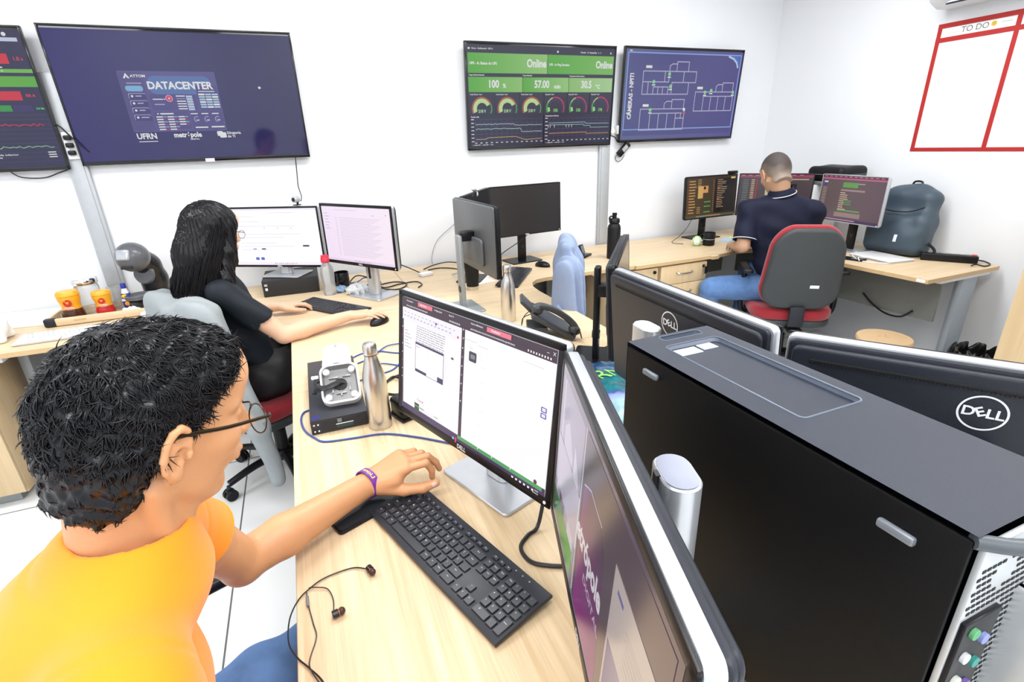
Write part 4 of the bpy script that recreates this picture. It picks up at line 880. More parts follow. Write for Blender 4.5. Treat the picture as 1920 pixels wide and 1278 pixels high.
mb = MB(); mb.box((0, 0, 0.01), (2 * W2 - 0.01, 2 * L2 - 0.02, 0.02), M_black)
mb.add([(-W2, -L2, 0.02), (W2, -L2, 0.02), (W2, L2, 0.02), (-W2, L2, 0.02), (-W2, -L2, H), (W2, -L2, H), (W2, L2, H), (-W2, L2, H)], [(0, 3, 2, 1), (1, 2, 6, 5), (2, 3, 7, 6)], M_top)
plate_holes(outer, [trayl, slot], H, M_top, mb); mb.build('body', t)
mb = MB(); tray(mb, trayl, H, 0.007, M_trim, M_top); mb.tube([(x, y, H) for x, y in trayl], 0.0013, M_trim, 6, 1, closed=True)
mb.build('top_tray', t)
mb = MB(); tray(mb, slot, H, 0.014, M_trim, M_side); mb.tube([(x, y, H) for x, y in slot], 0.0012, M_trim, 6, 1, closed=True); mb.build('handle_slot', t)
mb = MB(); mb.box((-0.020, 0.190, H - 0.0064), (0.052, 0.024, 0.0008), M_paper, rot=(0, 0, 0)); mb.build('label_sticker', t)
mb = MB(); mb.box((0.028, 0.194, H - 0.0064), (0.030, 0.022, 0.0008), mat('label_blue', (.5, .56, .68), .5)); mb.build('label_sticker', t)
mb = MB(); mb.box((-W2 + .002, 0, 0.215), (0.006, 2 * L2 - 0.004, 0.415), M_side, 0.002); mb.build('side_panel', t)
for y, z in ((0.188, 0.398), (-0.203, 0.391)):
    mb = MB(); mb.box((-W2 - 0.004, y, z), (0.008, 0.036, 0.010), mat('latch_grey', (.25, .27, .30), .35, .4), 0.003); mb.build('latch_button', t)
# rear of the case, facing the camera side
M_cage = mat('steel_cage', (0.55, 0.57, 0.58), 0.4, 0.5); M_hole = mat('hole_dark', (0.02, 0.02, 0.02), 0.8)
mb = MB(); mb.box((0, -L2 - 0.003, 0.215), (2 * W2 - 0.012, 0.006, 0.41), M_cage, 0.001)
for r in range(40):
    for c in range(21):
        x = -0.078 + c * 0.0078 + (r % 2) * 0.0039; z = 0.06 + r * 0.0085
        if x > 0.08 or (-0.085 < x < -0.02 and z < 0.335) or abs(x + 0.035) + abs(z - 0.375) < 0.022: continue
        mb.box((x, -L2 - 0.0064, z), (0.0052, 0.0006, 0.0032), M_hole)
mb.build('rear_panel', t)
mb = MB(); mb.tube([(-W2 + 0.003, -L2 + 0.004, H - 0.008), (-0.055, -L2 - 0.016, H - 0.010), (-0.01, -L2 - 0.030, H - 0.012), (0.04, -L2 - 0.028, H - 0.012), (W2, -L2 - 0.004, H - 0.010)], 0.0075, mat('handle_grey', (.07, .08, .09), .4), 10, 5); mb.build('rear_handle', t)
mb = MB(); mb.box((0.045, -L2 - 0.035, 0.175), (0.082, 0.066, 0.33), M_cage, 0.003)
for r in range(30):
    for c in range(9): mb.box((0.008 + c * 0.0092, -L2 - 0.0684, 0.03 + r * 0.0102), (0.0045, 0.0004, 0.0045), M_hole)
for r in range(12):
    for c in range(7): mb.box((0.010 + c * 0.0112, -L2 - 0.012 - r * 0.0, 0.3406), (0.004, 0.03, 0.0006), M_hole)
mb.build('power_supply_block', t)
mb = MB(); mb.box((-0.052, -L2 - 0.008, 0.20), (0.056, 0.006, 0.265), M_black, 0.001)
cols = [(.1, .35, .15), (.25, .3, .6), (.6, .6, .62), (.05, .3, .25), (.6, .62, .55), (.2, .12, .4), (.5, .25, .2), (.3, .5, .1)]
for k, c in enumerate(cols):
    mb.cyl((-0.065 + 0.022 * (k % 2), -L2 - 0.010, 0.318 - 0.016 * k), (-0.065 + 0.022 * (k % 2), -L2 - 0.015, 0.318 - 0.016 * k), 0.006, mat('port_%d' % k, c, .4), n=12)
mb.build('port_panel', t)

# ================================================================ keyboards
def kb_layout():
    U = 0.019; K = []   # (x_left, y_row_bottom, w, h, legend) from front-left, in m
    y = [0.010 + U * i for i in range(5)]
    def row(yy, x, items):
        for it in items:
            lab, wd = it if isinstance(it, tuple) else (it, 1); 
            if lab is not None: K.append((x, yy, wd * U, U, lab))
            x += wd * U
    x0 = 0.008
    row(y[0], x0, [('Ctrl', 1.25), ('Win', 1.25), ('Alt', 1.25), (' ', 5.9), ('AltGr', 1.2), ('Fn', 1.2), ('Menu', 1.2), ('Ctrl', 1.75)])
    row(y[1], x0, [('Shift', 1.25), '|'] + list('ZXCVBNM,.;/') + [('Shift', 1.75)])
    row(y[2], x0, [('Caps', 1.75)] + list('ASDFGHJKL') + ['Ç', '~', ']'] + [('', 1.25)])
    row(y[3], x0, [('Tab', 1.5)] + list('QWERTYUIOP') + ['´', '['] + [('Enter', 1.5)])
    row(y[4], x0, ["'"] + list('1234567890-=') + [('Back', 2)])
    yf = y[4] + U * 1.12
    def small(x, labs):
        for l in labs: K.append((x, yf, U * .92, U * .62, l)); x += U * .97
    small(x0, ['Esc']); small(x0 + U * 1.9, ['F1', 'F2', 'F3', 'F4']); small(x0 + U * 6.3, ['F5', 'F6', 'F7', 'F8']); small(x0 + U * 10.7, ['F9', 'F10', 'F11', 'F12'])
    xn = x0 + U * 15.25
    row(y[4], xn, ['Ins', 'Home', 'PgUp']); row(y[3], xn, ['Del', 'End', 'PgDn']); row(y[1], xn, [(None, 1), 'v^']); row(y[0], xn, ['<', 'v', '>'])
    small(xn, ['Prt', 'Scr', 'Pse'])
    xp = x0 + U * 18.5
    row(y[4], xp, ['Num', '/', '*', '-']); row(y[3], xp, ['7', '8', '9']); row(y[2], xp, ['4', '5', '6', '+']); row(y[1], xp, ['1', '2', '3']); row(y[0], xp, [('0', 2), ','])
    K.append((xp + 3 * U, y[3], U, U, '+')); K.append((xp + 3 * U, y[0], U, 2 * U, 'Enter'))
    return K
M_key = mat('keycap_black', (0.016, 0.018, 0.024), 0.33); M_keyw = mat('legend_white', (0.7, 0.72, 0.75), 0.5)
def keyboard(label, c, yaw, z=0.74, W=0.442, D=0.132, body=None, keym=None, legend=True, single=True, lift=R_(3.5), legm=None):
    t = thing('keyboard', label, 'keyboard', (c[0], c[1], z), yaw)
    body = body or mat('keyboard_body', (0.018, 0.020, 0.027), 0.36); keym = keym or M_key
    X = Matrix.Translation((0, 0, 0.008)) @ Matrix.Rotation(lift, 4, 'X') @ Matrix.Translation((0, 0, 0.004))
    mb = MB(X); mb.prism([(-W / 2, -D / 2), (W / 2, -D / 2), (W / 2, D / 2), (-W / 2, D / 2)], -0.006, 0.004, body, 0.0025, 2); 
    mb.box((0, D / 2 - .012, -0.010), (W * .9, 0.012, 0.009), body); mb.box((0, -D / 2 + .01, -.0065), (W * .9, .01, .0035), body); mb.build('body', t)
    K = kb_layout(); allm = MB(X)
    if legend:
        mb = MB(X)
        for k in range(3): mb.text('*', 0.008, M_keyw, Matrix.Translation((W * .31 + k * 0.018, D / 2 - 0.012, 0.0043)))
        mb.build('status_marks', t)
    nk = 0
    for x, y, w, h, lab in K:
        mk = MB(X) if single else allm; g = 0.0026
        cx, cy = x + w / 2 - W / 2 + 0.002, y + h / 2 - D / 2; a, b = w - g, h - g
        ci = 0.0012
        P0 = rrect(a, b, 0.0018, 2, cx, cy); P1 = rrect(a - 2 * ci, b - 2 * ci, 0.0015, 2, cx, cy + .0003); n = len(P0)
        mk.add([(px, py, 0.004) for px, py in P0] + [(px, py, 0.0072) for px, py in P1], [(i, (i + 1) % n, n + (i + 1) % n, n + i) for i in range(n)], keym, True)
        mk.add([(px, py, 0.0072) for px, py in P1], [tuple(range(n))], keym)
        if legend and lab.strip():
            sz = 0.0052 if len(lab) == 1 else 0.0034
            mk.text(lab, sz, legm or M_keyw, Matrix.Translation((cx - a * .18 if len(lab) == 1 else cx - a * .04, cy + b * .18, 0.00735)), 0.0)
        if single:
            nk += 1
            if nk <= 110: mk.build('key', t, angle=50)
    if not single:
        o = allm.build('keys', t, angle=50)
    return t
keyboard('full-size black keyboard in front of the man in orange', (0.165, 0.788), R_(-71.1))
keyboard('black keyboard under the left hand of the long-haired woman', (0.074, 2.665), R_(-54), single=True, legend=False)
keyboard('black keyboard lying behind the standing steel bottle, below the switched-off monitors', (1.14, 2.77), R_(55), single=False, legend=False)
M_beige = mat('keyboard_beige', (0.55, 0.55, 0.52), 0.5); 
keyboard('pale grey keyboard on the left side desk in front of the coffee tray', (-1.045, 2.835), R_(2), body=M_beige, keym=mat('keycap_pale', (0.66, 0.66, 0.66), 0.5), single=False, legend=False)

# ================================================================ bottles, mugs
def bottle_steel(label, x, y, group=None, H=0.262, r=0.0335):
    t = thing('steel_bottle', label, 'bottle', (x, y, 0.74), 0, group)
    k = H / 0.262
    MB().lathe([(0, 0), (r - .002, 0), (r, .003), (r, .006), (r - .0005, .008), (r, .010), (r, .12 * k), (r * .985, .145 * k), (r * .90, .170 * k), (r * .72, .195 * k), (r * .58, .212 * k), (r * .53, .222 * k), (r * .53, .226 * k)], (0, 0, 0), M_steel, 40).build('flask', t)
    MB().lathe([(r * .56, .2262 * k), (r * .56, .2285 * k)], (0, 0, 0), M_black, 32).build('seal_ring', t)
    MB().lathe([(0, .2285 * k), (r * .57, .2285 * k), (r * .585, .231 * k), (r * .585, .252 * k), (r * .5, .259 * k), (r * .3, H), (0, H)], (0, 0, 0), M_steel, 32).build('cap', t)
bottle_steel('stainless steel bottle beside the white surveillance camera', 0.118, 1.362)
bottle_steel('stainless steel bottle standing between the grey-backed monitor and the desk phone', 0.812, 2.062)
t = thing('tumbler', 'black tumbler with steel base ring behind the grey monitor stand', 'tumbler', (0.835, 2.655, 0.74))
MB().lathe([(0, 0), (.032, 0), (.033, .004), (.0335, .022)], (0, 0, 0), M_steel, 32).build('base_ring', t)
MB().lathe([(.0338, .022), (.0345, .024), (.043, .165), (.0425, .17), (.039, .17), (.0, .166)], (0, 0, 0), M_blackm, 32).build('cup', t)
t = thing('flask', 'tall matte black flask with carry cap on the back desk', 'bottle', (1.945, 2.94, 0.74))
MB().lathe([(0, 0), (.042, 0), (.044, .003), (.044, .055), (.0435, .058), (.044, .061), (.044, .205), (.040, .222), (.030, .236), (.027, .24)], (0, 0, 0), M_blackm, 32).build('flask_body', t)
mb = MB(); mb.lathe([(.030, .238), (.036, .242), (.036, .262), (.030, .27), (.014, .272), (.014, .29), (.016, .292), (.016, .305), (0, .307)], (0, 0, 0), M_black, 28); mb.tube([(-.034, 0, .25), (-.040, 0, .275), (-.025, 0, .285), (-.012, 0, .28)], .005, M_black, 8); mb.build('lid', t)
M_clear = mat('frosted_plastic', (0.85, 0.88, 0.9), 0.25, trans=0.75, var=0.01)
t = thing('water_bottle', 'frosted clear plastic bottle with red cap beside the low black computer', 'bottle', (0.090, 2.965, 0.74))
MB().lathe([(0, 0), (.033, 0), (.0355, .004), (.0355, .03), (.0335, .045), (.032, .06), (.0345, .08), (.0365, .105), (.0365, .13), (.033, .15), (.024, .172), (.019, .182), (.019, .188)], (0, 0, 0), M_clear, 32).build('bottle_body', t)
M_redc = mat('red_cap', (0.62, 0.03, 0.06), 0.4)
MB().lathe([(.0215, .184), (.0235, .186), (.0235, .206), (.021, .21), (.0205, .222), (.0, .224)], (0, 0, 0), M_redc, 24).build('cap', t)
def mug(label, x, y, r=0.042, h=0.098, m=None, ang=0, group=None, seam=False):
    t = thing('mug', label, 'mug', (x, y, 0.74), ang); m = m or M_gloss
    MB().lathe([(0, 0), (r - .003, 0), (r, .004), (r, h - .003), (r - .0015, h), (r - .004, h - .002), (r - .005, .008), (0, .006)], (0, 0, 0), m, 32).build('cup', t)
    MB().tube([(r - .003, 0, h * .8), (r + .02, 0, h * .78), (r + .027, 0, h * .5), (r + .018, 0, h * .25), (r - .003, 0, h * .2)], 0.0045, m, 8).build('handle', t)
    if seam: MB().lathe([(r + .0004, h * .48), (r + .0009, h * .5), (r + .0004, h * .52)], (0, 0, 0), M_silver, 32).build('band', t)
mug('glossy black mug behind the red-capped bottle', 0.168, 3.065, ang=1.2)
mug('black mug in front of the far amber-screen monitor', 2.79, 2.955, r=0.042, h=0.095, ang=2.0, m=M_blackm, seam=True)
t = thing('ball', 'small white and green ball at the foot of the far left monitor', 'ball', (2.705, 2.985, 0.775))
mb = MB(); mb.sphere((0, 0, 0), 0.035, mat('ball_white', (.75, .85, .8), .5), 24); mb.build('ball_body', t)
mb = MB(); M_grn = mat('ball_green', (.25, .6, .05), .5)
for a in (0, PI / 2): mb.tube([(0.0352 * math.cos(q) * math.cos(a), 0.0352 * math.cos(q) * math.sin(a), 0.0352 * math.sin(q)) for q in [2 * PI * k / 20 for k in range(20)]], 0.004, M_grn, 6, 1, closed=True)
mb.build('stripe', t)

# ================================================================ things on the near desk
t = thing('video_recorder', 'black network video recorder carrying the white surveillance camera', 'recorder', (0.012, 1.615, 0.74), R_(-1))
M_nvr = mat('recorder_black', (0.022, 0.023, 0.03), 0.38, bump=.1, bscale=900)
MB().box((0, 0, 0.0245), (0.158, 0.462, 0.043), M_nvr, 0.0015).build('case', t)
mb = MB()
for r in range(4):
    for c in range(17):
        if 6 < c < 13 and r < 3: continue
        mb.cyl((-0.048 + c * 0.0068 + (r % 2) * .0034, -0.2312, 0.012 + r * 0.0075), (-0.048 + c * 0.0068 + (r % 2) * .0034, -0.2318, 0.012 + r * 0.0075), 0.0026, M_hole, n=8)
mb.build('vent_grille', t)
for k in range(4): MB().cyl((-0.070 + (k % 2) * 0.011, -0.231, 0.012 + (k // 2) * 0.02), (-0.070 + (k % 2) * 0.011, -0.2325, 0.012 + (k // 2) * 0.02), 0.0024, M_white, n=10).build('screw', t)
mb = MB(); mb.box((0.013, -0.2325, 0.018), (0.045, 0.003, 0.012), mat('port_green', (.02, .05, .05), .4)); mb.box((0.013, -0.2345, 0.0245), (0.048, .002, .0015), M_white); mb.box((0.0, -0.233, 0.034), (0.012, 0.003, 0.011), M_mgrey); mb.build('port_strip', t)
mb = MB(); mb.box((-0.063, -0.213, 0.0463), (0.020, 0.026, 0.0006), mat('label_navy', (.02, .02, .12), .4)); mb.build('label_sticker', t)
mb = MB(); mb.box((0.052, 0.045, 0.0465), (0.026, 0.034, 0.0008), M_paper); mb.build('label_sticker', t)
# surveillance camera lying on the recorder
t = thing('surveillance_camera', 'white box surveillance camera lying on the black recorder, mounting plate up front', 'security camera', (0.028, 1.58, 0.786), R_(-4))
mb = MB(); X = Matrix.Translation((0.0, 0.10, 0.048)) @ Matrix.Rotation(R_(-4), 4, 'X') @ Matrix.Rotation(PI / 2, 4, 'X')
mb = MB(X); mb.prism(rrect(0.088, 0.080, 0.022, 8), -0.085, 0.085, M_white, 0.008, 4); mb.build('camera_body', t)
mb = MB(); mb.box((0.0, 0.16, 0.088), (0.008, 0.018, 0.003), mat('label_violet', (.35, .35, .6), .5), .001, rot=(R_(-4), 0, 0)); mb.build('emblem', t)
mb = MB(); mb.cyl((0, 0.015, 0.05), (0, -0.05, 0.045), 0.033, M_dgrey, 0.030, 24); mb.build('swivel_joint', t)
Xp = Matrix.Translation((0.008, -0.09, 0.052)) @ Matrix.Rotation(R_(42), 4, 'X')
mb = MB(Xp); ring = rrect(0.112, 0.128, 0.026, 8); 
n = len(ring); inn = [(x * .90, y * .91) for x, y in ring]
M_cast = mat('cast_metal', (0.30, 0.30, 0.30), 0.3, 0.6)
mb.add([(x, y, 0.012) for x, y in ring] + [(x, y, 0.014) for x, y in inn] + [(x * .86, y * .86, -0.004) for x, y in ring] + [(x * 1.0, y, -0.012) for x, y in ring], [(i, (i + 1) % n, n + (i + 1) % n, n + i) for i in range(n)] + [((i + 1) % n, i, 3 * n + i, 3 * n + (i + 1) % n) for i in range(n)], M_white, True)
mb.add([(x, y, 0.014) for x, y in inn] + [(x * .80, y * .80, -0.004) for x, y in ring], [(i, (i + 1) % n, n + (i + 1) % n, n + i) for i in range(n)], M_cast, True); mb.add([(x * .80, y * .80, -0.004) for x, y in ring], [tuple(range(n))], M_cast); mb.add([(x, y, -0.012) for x, y in ring], [tuple(range(n - 1, -1, -1))], M_white); mb.build('mounting_plate', t)
mb = MB(Xp)
for x, y in ((-.037, .042), (.037, .042), (-.037, -.042), (.037, -.042)): mb.cyl((x, y, -0.004), (x, y, 0.010), 0.010, M_white, n=16)
mb.build('screw_posts', t)
mb = MB(Xp)
for x, y, w_, h_ in ((-.018, .022, .028, .004), (.02, .024, .024, .004), (-.024, -.012, .004, .03), (.026, -.01, .004, .03), (0, -.03, .03, .004), (0, -.03, .004, .018)): mb.box((x, y, 0.0), (w_, h_, 0.008), M_cast, 0.001)
mb.build('rib', t)
mb = MB(Xp); mb.cyl((0, 0, -0.0035), (0, 0, 0.0005), 0.019, M_hole, n=24); mb.build('cable_hole', t)
mb = MB(Xp); rn = random.Random(2)
for k in range(5):
    mb.tube([(0.0 + .004 * k, 0, -0.002), (-0.012, -0.008 + .003 * k, 0.012), (-0.045, -0.018 + .003 * k, 0.014), (-0.070, -0.010 + .006 * k, 0.0), (-0.076 + .004 * k, 0.03, -0.022), (-0.066 + .003 * k, 0.058, -.040), (-0.070, 0.035 + .004 * k, -.040), (-0.082 + .002 * k, -0.01, -.022)], 0.0028, M_cable, 6, 5)
mb.build('wire_bundle', t)
MB(Xp).box((-0.073, 0.045, -0.026), (0.022, 0.012, 0.008), M_white, 0.003).build('connector', t)

t = thing('speaker', 'small black block peeking out behind the near black-framed monitor', 'speaker', (0.193, 1.388, 0.74), R_(-70))
MB().box((0, 0, 0.03), (0.075, 0.05, 0.06), M_black, 0.008).build('body', t); MB().box((0, 0, 0.004), (0.085, 0.06, 0.008), M_gloss, 0.003).build('foot', t)

t = thing('smartphone', 'black phone on the desk under the forearm of the man in orange', 'phone', (0.028, 0.998, 0.74), R_(22))
mb = MB(); mb.prism(rrect(0.165, 0.078, 0.010, 5), 0, 0.0085, M_black, 0.002, 2); mb.build('case', t)
MB().prism(rrect(0.156, 0.070, 0.008, 5), 0.0084, 0.0090, mat('phone_glass', (.02, .025, .03), .08)).build('screen', t)

# earphones
t = thing('earphones', 'black wired earphones spread over the near desk edge', 'earphones', (-0.06, 0.76, 0.741))
def L(x, y, z=0): return (x + 0.06, y - 0.76, z)
mb = MB(); mb.tube([L(0.006, 0.812, .004), L(-0.021, 0.829, .002), L(-0.07, 0.826, .002), L(-0.10, 0.809, .003), L(-0.120, 0.790, .002), L(-0.134, 0.755, .001), L(-0.136, 0.71, -.002), L(-0.122, 0.672, .002), L(-0.105, 0.645, .003), L(-0.085, 0.61, .002), L(-0.070, 0.55, .002), L(-0.068, 0.50, .002)], 0.0013, M_cable, 6); 
mb.tube([L(-0.100, 0.810, .005), L(-0.088, 0.807, .004), L(-0.068, 0.795, .003), L(-0.060, 0.765, .003), L(-0.062, 0.735, .004)], 0.0010, M_cable, 6)
mb.tube([L(-0.104, 0.806, .004), L(-0.103, 0.779, .003), L(-0.096, 0.73, .002), L(-0.092, 0.70, .002), L(-0.103, 0.665, .002), L(-0.104, 0.645, .004), L(-0.095, 0.62, .005), L(-0.082, 0.59, .004), L(-0.078, 0.55, .003)], 0.0010, M_cable, 6)
mb.build('cord', t)
mb = MB(); mb.cyl(L(-0.1035, 0.792, .004), L(-0.1025, 0.768, .004), 0.0026, M_mgrey, n=12); mb.build('inline_remote', t)
M_tip = mat('ear_tip', (0.05, 0.02, 0.018), 0.4); M_cop = mat('copper_ring', (.6, .15, .05), .3, .8)
for (x, y), a in (((0.010, 0.808), R_(-70)), ((-0.060, 0.728), R_(10))):
    d = Vector((math.cos(a), math.sin(a), 0)); p = Vector(L(x, y, 0.0075)); mb = MB()
    mb.cyl(p - d * .004, p + d * .007, 0.0068, M_gloss, n=20); b = mb.build('earbud', t)
    mb = MB(); mb.cyl(p + d * .007, p + d * .009, 0.0055, M_cop, n=18); mb.build('ring', b)
    mb = MB(); mb.sphere(p + d * .012, (.0068, .0068, .0068), M_tip, 16); mb.build('ear_tip', b)

# blue network cables and black cables behind the near monitor
M_blue = mat('blue_cable', (0.03, 0.07, 0.28), 0.4); Z = 0.7435
cable('network_cable', 'blue network cable curving round the recorder and under the steel bottle', 'cable', [(-0.065, 1.55, Z), (-0.090, 1.54, Z), (-0.099, 1.49, Z), (-0.090, 1.42, Z), (-0.065, 1.365, Z), (-0.039, 1.333, Z), (0.032, 1.318, Z), (0.119, 1.302, Z), (0.198, 1.246, Z), (0.271, 1.178, Z), (0.33, 1.12, Z)], 0.0028, M_blue)
for k, (lab, pts) in enumerate((
    ('upper blue network cable behind the steel bottle and near monitor', [(0.09, 1.92, Z), (0.14, 1.955, Z), (0.20, 1.95, Z), (0.26, 1.90, Z), (0.33, 1.86, Z)]),
    ('middle blue network cable behind the steel bottle and near monitor', [(0.11, 1.86, Z), (0.17, 1.90, Z), (0.24, 1.98, Z + .004), (0.32, 1.99, Z)]),
    ('lower blue network cable behind the steel bottle and near monitor', [(0.10, 1.70, Z), (0.16, 1.72, Z), (0.22, 1.74, Z), (0.27, 1.80, Z), (0.34, 1.82, Z)]),
    ('blue network cable crossing lowest between steel bottle and near monitor', [(0.14, 1.80, Z), (0.19, 1.81, Z + .003), (0.25, 1.77, Z), (0.31, 1.72, Z)]))):
    cable('network_cable', lab, 'cable', pts, 0.0028, M_blue)
for k, (lab, pts) in enumerate((
    ('thick black cable looping right beside the near monitor edge', [(0.165, 1.60, Z + .001), (0.195, 1.66, Z + .001), (0.25, 1.68, Z + .001), (0.30, 1.64, Z + .001)]),
    ('thick black cable coiled behind the standing steel bottle', [(0.16, 1.56, Z + .001), (0.20, 1.53, Z + .001), (0.235, 1.56, Z + .001), (0.235, 1.62, Z + .006), (0.21, 1.66, Z + .008), (0.18, 1.64, Z + .001)]),
    ('thick black cable hanging down behind the near monitor corner', [(0.17, 1.50, Z + .001), (0.21, 1.47, Z + .001), (0.24, 1.50, Z + .001), (0.26, 1.58, Z + .001)]))):
    cable('power_cable', lab, 'cable', pts, 0.0042)
cable('power_cable', 'black cable looping out on the desk below the two near monitors', 'cable', [(0.38, 0.80, 0.80), (0.352, 0.775, 0.75), (0.325, 0.765, 0.745), (0.298, 0.74, 0.745), (0.300, 0.70, 0.745), (0.328, 0.675, 0.745), (0.37, 0.655, 0.745), (0.42, 0.64, 0.745)], 0.0042)
cable('power_cable', 'black cable on the seam desk behind the printed bag', 'cable', [(0.80, 1.50, 0.745), (0.90, 1.52, 0.745), (1.00, 1.56, 0.745), (1.10, 1.60, 0.745)], 0.0035)

# printed bag
def bag_mat():
    m = bpy.data.materials.new('printed_bag'); m.use_nodes = True; nt = m.node_tree; b = nt.nodes['Principled BSDF']
    tc = nt.nodes.new('ShaderNodeTexCoord'); nz = nt.nodes.new('ShaderNodeTexNoise'); nz.inputs['Scale'].default_value = 6.5; nz.inputs['Detail'].default_value = 5; nt.links.new(tc.outputs['Object'], nz.inputs['Vector'])
    sx = nt.nodes.new('ShaderNodeSeparateXYZ'); nt.links.new(tc.outputs['Object'], sx.inputs[0])
    a = nt.nodes.new('ShaderNodeMath'); a.operation = 'MULTIPLY_ADD'; nt.links.new(sx.outputs[1], a.inputs[0]); a.inputs[1].default_value = -1.6; nt.links.new(nz.outputs['Fac'], a.inputs[2])
    cr = nt.nodes.new('ShaderNodeValToRGB'); nt.links.new(a.outputs[0], cr.inputs[0]); e = cr.color_ramp.elements
    e[0].position = 0.1; e[0].color = (0.03, 0.05, 0.25, 1); e[1].position = 0.98; e[1].color = (0.62, 0.70, 0.80, 1)
    for p, c in ((0.32, (0.01, 0.10, 0.12, 1)), (0.48, (0.01, 0.17, 0.20, 1)), (0.58, (0.06, 0.08, 0.30, 1)), (0.70, (0.30, 0.38, 0.62, 1)), (0.82, (0.30, 0.50, 0.52, 1))): q = e.new(p); q.color = c
    nt.links.new(cr.outputs[0], b.inputs['Base Color']); b.inputs['Roughness'].default_value = 0.25; return m
t = thing('printed_bag', 'crumpled teal and violet printed bag lettered RN behind the edge-on monitor', 'bag', (0.800, 1.215, 0.742), R_(-24))
bm = bmesh.new(); bmesh.ops.create_grid(bm, x_segments=40, y_segments=60, size=0.5)
def bag_h(u, v): return 0.028 * max(0, 1 - abs(u) ** 3) * max(0, 1 - abs(v) ** 3) + 0.012 * noise.noise(Vector((u * 2.3, v * 3.1, 5)))* (1 - u * u) + 0.005 * noise.noise(Vector((u * 6, v * 7, 2)))
for v in bm.verts: u, w_ = v.co.x * 2, v.co.y * 2; v.co = Vector((u * 0.14, w_ * 0.26, max(0.002, 0.006 + bag_h(u, w_))))
r = bmesh.ops.extrude_face_region(bm, geom=bm.faces[:]); 
for g in r['geom']:
    if isinstance(g, bmesh.types.BMVert): g.co.z = 0.0005
bmesh.ops.recalc_face_normals(bm, faces=bm.faces[:]); mb = MB(); mb.addbm(bm, bag_mat(), True); mb.build('bag_body', t)
def ontop(mb, st, size, x, y, rot, m, bold=0.0):
    v, f = text_mesh(st, bold); c, s_ = math.cos(rot), math.sin(rot)
    P = []
    for a, b in v:
        a, b = a * size, b * size; px, py = x + c * a - s_ * b, y + s_ * a + c * b; P.append((px, py, 0.0105 + bag_h(px / .14, py / .26)))
    mb.add(P, f, m)
M_lime = mat('lime_ink', (.35, .8, .15), .4)
for a_ in (('RN', 0.085, 0.025, 0.105, R_(30), M_lime), ('2', 0.05, -0.07, 0.055, R_(40), M_white, .03), ('20', 0.038, 0.075, -0.01, R_(30), M_lime), ('AG', 0.036, 0.095, -0.045, R_(30), M_lime, .03)): mb = MB(); ontop(mb, *a_); mb.build('lettering', t)
mb = MB()
for k in range(6): mb.tube([(-.09 + .18 * q / 6, 0.165 + k * 0.009 - .02 * q / 6, 0.009 + bag_h((-.09 + .18 * q / 6) / .12, (0.165 + k * 0.009) / .235)) for q in range(7)], 0.0007, mat('violet_ink', (.35, .3, .8), .4), 4, 1)
mb.build('printed_lines', t)

# ================================================================ office phone
M_ph = mat('phone_graphite', (0.035, 0.037, 0.042), 0.4)
t = thing('desk_phone', 'dark office desk phone with curled cord on the desk corner', 'telephone', (0.90, 1.80, 0.74), R_(68))
XT = Matrix.Rotation(R_(32), 4, 'X')       # local -y is the user's side; back edge raised
mb = MB(Matrix.Translation((0, 0.0, 0.062)) @ XT); mb.box((0, 0.0, 0), (0.175, 0.20, 0.022), M_ph, 0.007, 3); mb.build('body', t)
mb = MB(Matrix.Translation((0.035, 0.10, 0.130)) @ Matrix.Rotation(R_(48), 4, 'X')); mb.box((0, 0, 0), (0.115, 0.075, 0.016), M_ph, 0.005, 3); mb.build('display', t)
mb = MB(); mb.prism([(-0.075, 0.105), (0.045, 0.105), (0.045, 0.02), (-0.075, 0.02)], 0.0, 0.06, M_ph, 0.006, 2, Matrix.Identity(4)); mb.build('stand', t)
mb = MB(); mb.box((-0.015, 0.1058, 0.025), (0.07, 0.002, 0.012), M_hole); mb.build('stand_slot', t)
# handset along local y on the left (-x) side, arched
mb = MB(Matrix.Translation((-0.062, 0.0, 0.075)) @ XT)
mb.tube([(0, 0.095, 0.012), (0, 0.085, 0.034), (0, 0.05, 0.047), (0, 0.0, 0.050), (0, -0.05, 0.045), (0, -0.088, 0.030), (0, -0.10, 0.010)], 0.0165, M_ph, 14, 5, taper=lambda q: 1.0 - 0.22 * math.sin(PI * q))
for y in (0.086, -0.092): mb.sphere((0, y, 0.020), (0.025, 0.027, 0.020), M_ph, 20)
mb.build('handset', t)
mb = MB(); P = []
for k in range(140): a = k * 0.75; q = k / 139; P.append((-0.080 - 0.02 * math.sin(q * PI) + 0.006 * math.cos(a), -0.115 + 0.03 * q + 0.035 * math.sin(q * PI) * 0 + 0.006 * math.sin(a) * 0.5, 0.012 + 0.045 * math.sin(q * PI) + 0.006 * math.sin(a)))
mb.tube(P, 0.0016, M_cable, 5, 1); mb.build('curled_cord', t)
mb = MB(); mb.tube([(0.03, 0.09, 0.10), (0.03, 0.115, 0.075), (0.02, 0.13, 0.03), (0.045, 0.16, 0.004), (0.07, 0.20, 0.004)], 0.002, M_cable, 6); mb.tube([(-.01, 0.085, 0.10), (-.02, 0.12, 0.085), (-.03, 0.125, 0.04), (-.02, 0.108, 0.02)], 0.002, M_cable, 6); mb.build('phone_cord', t)

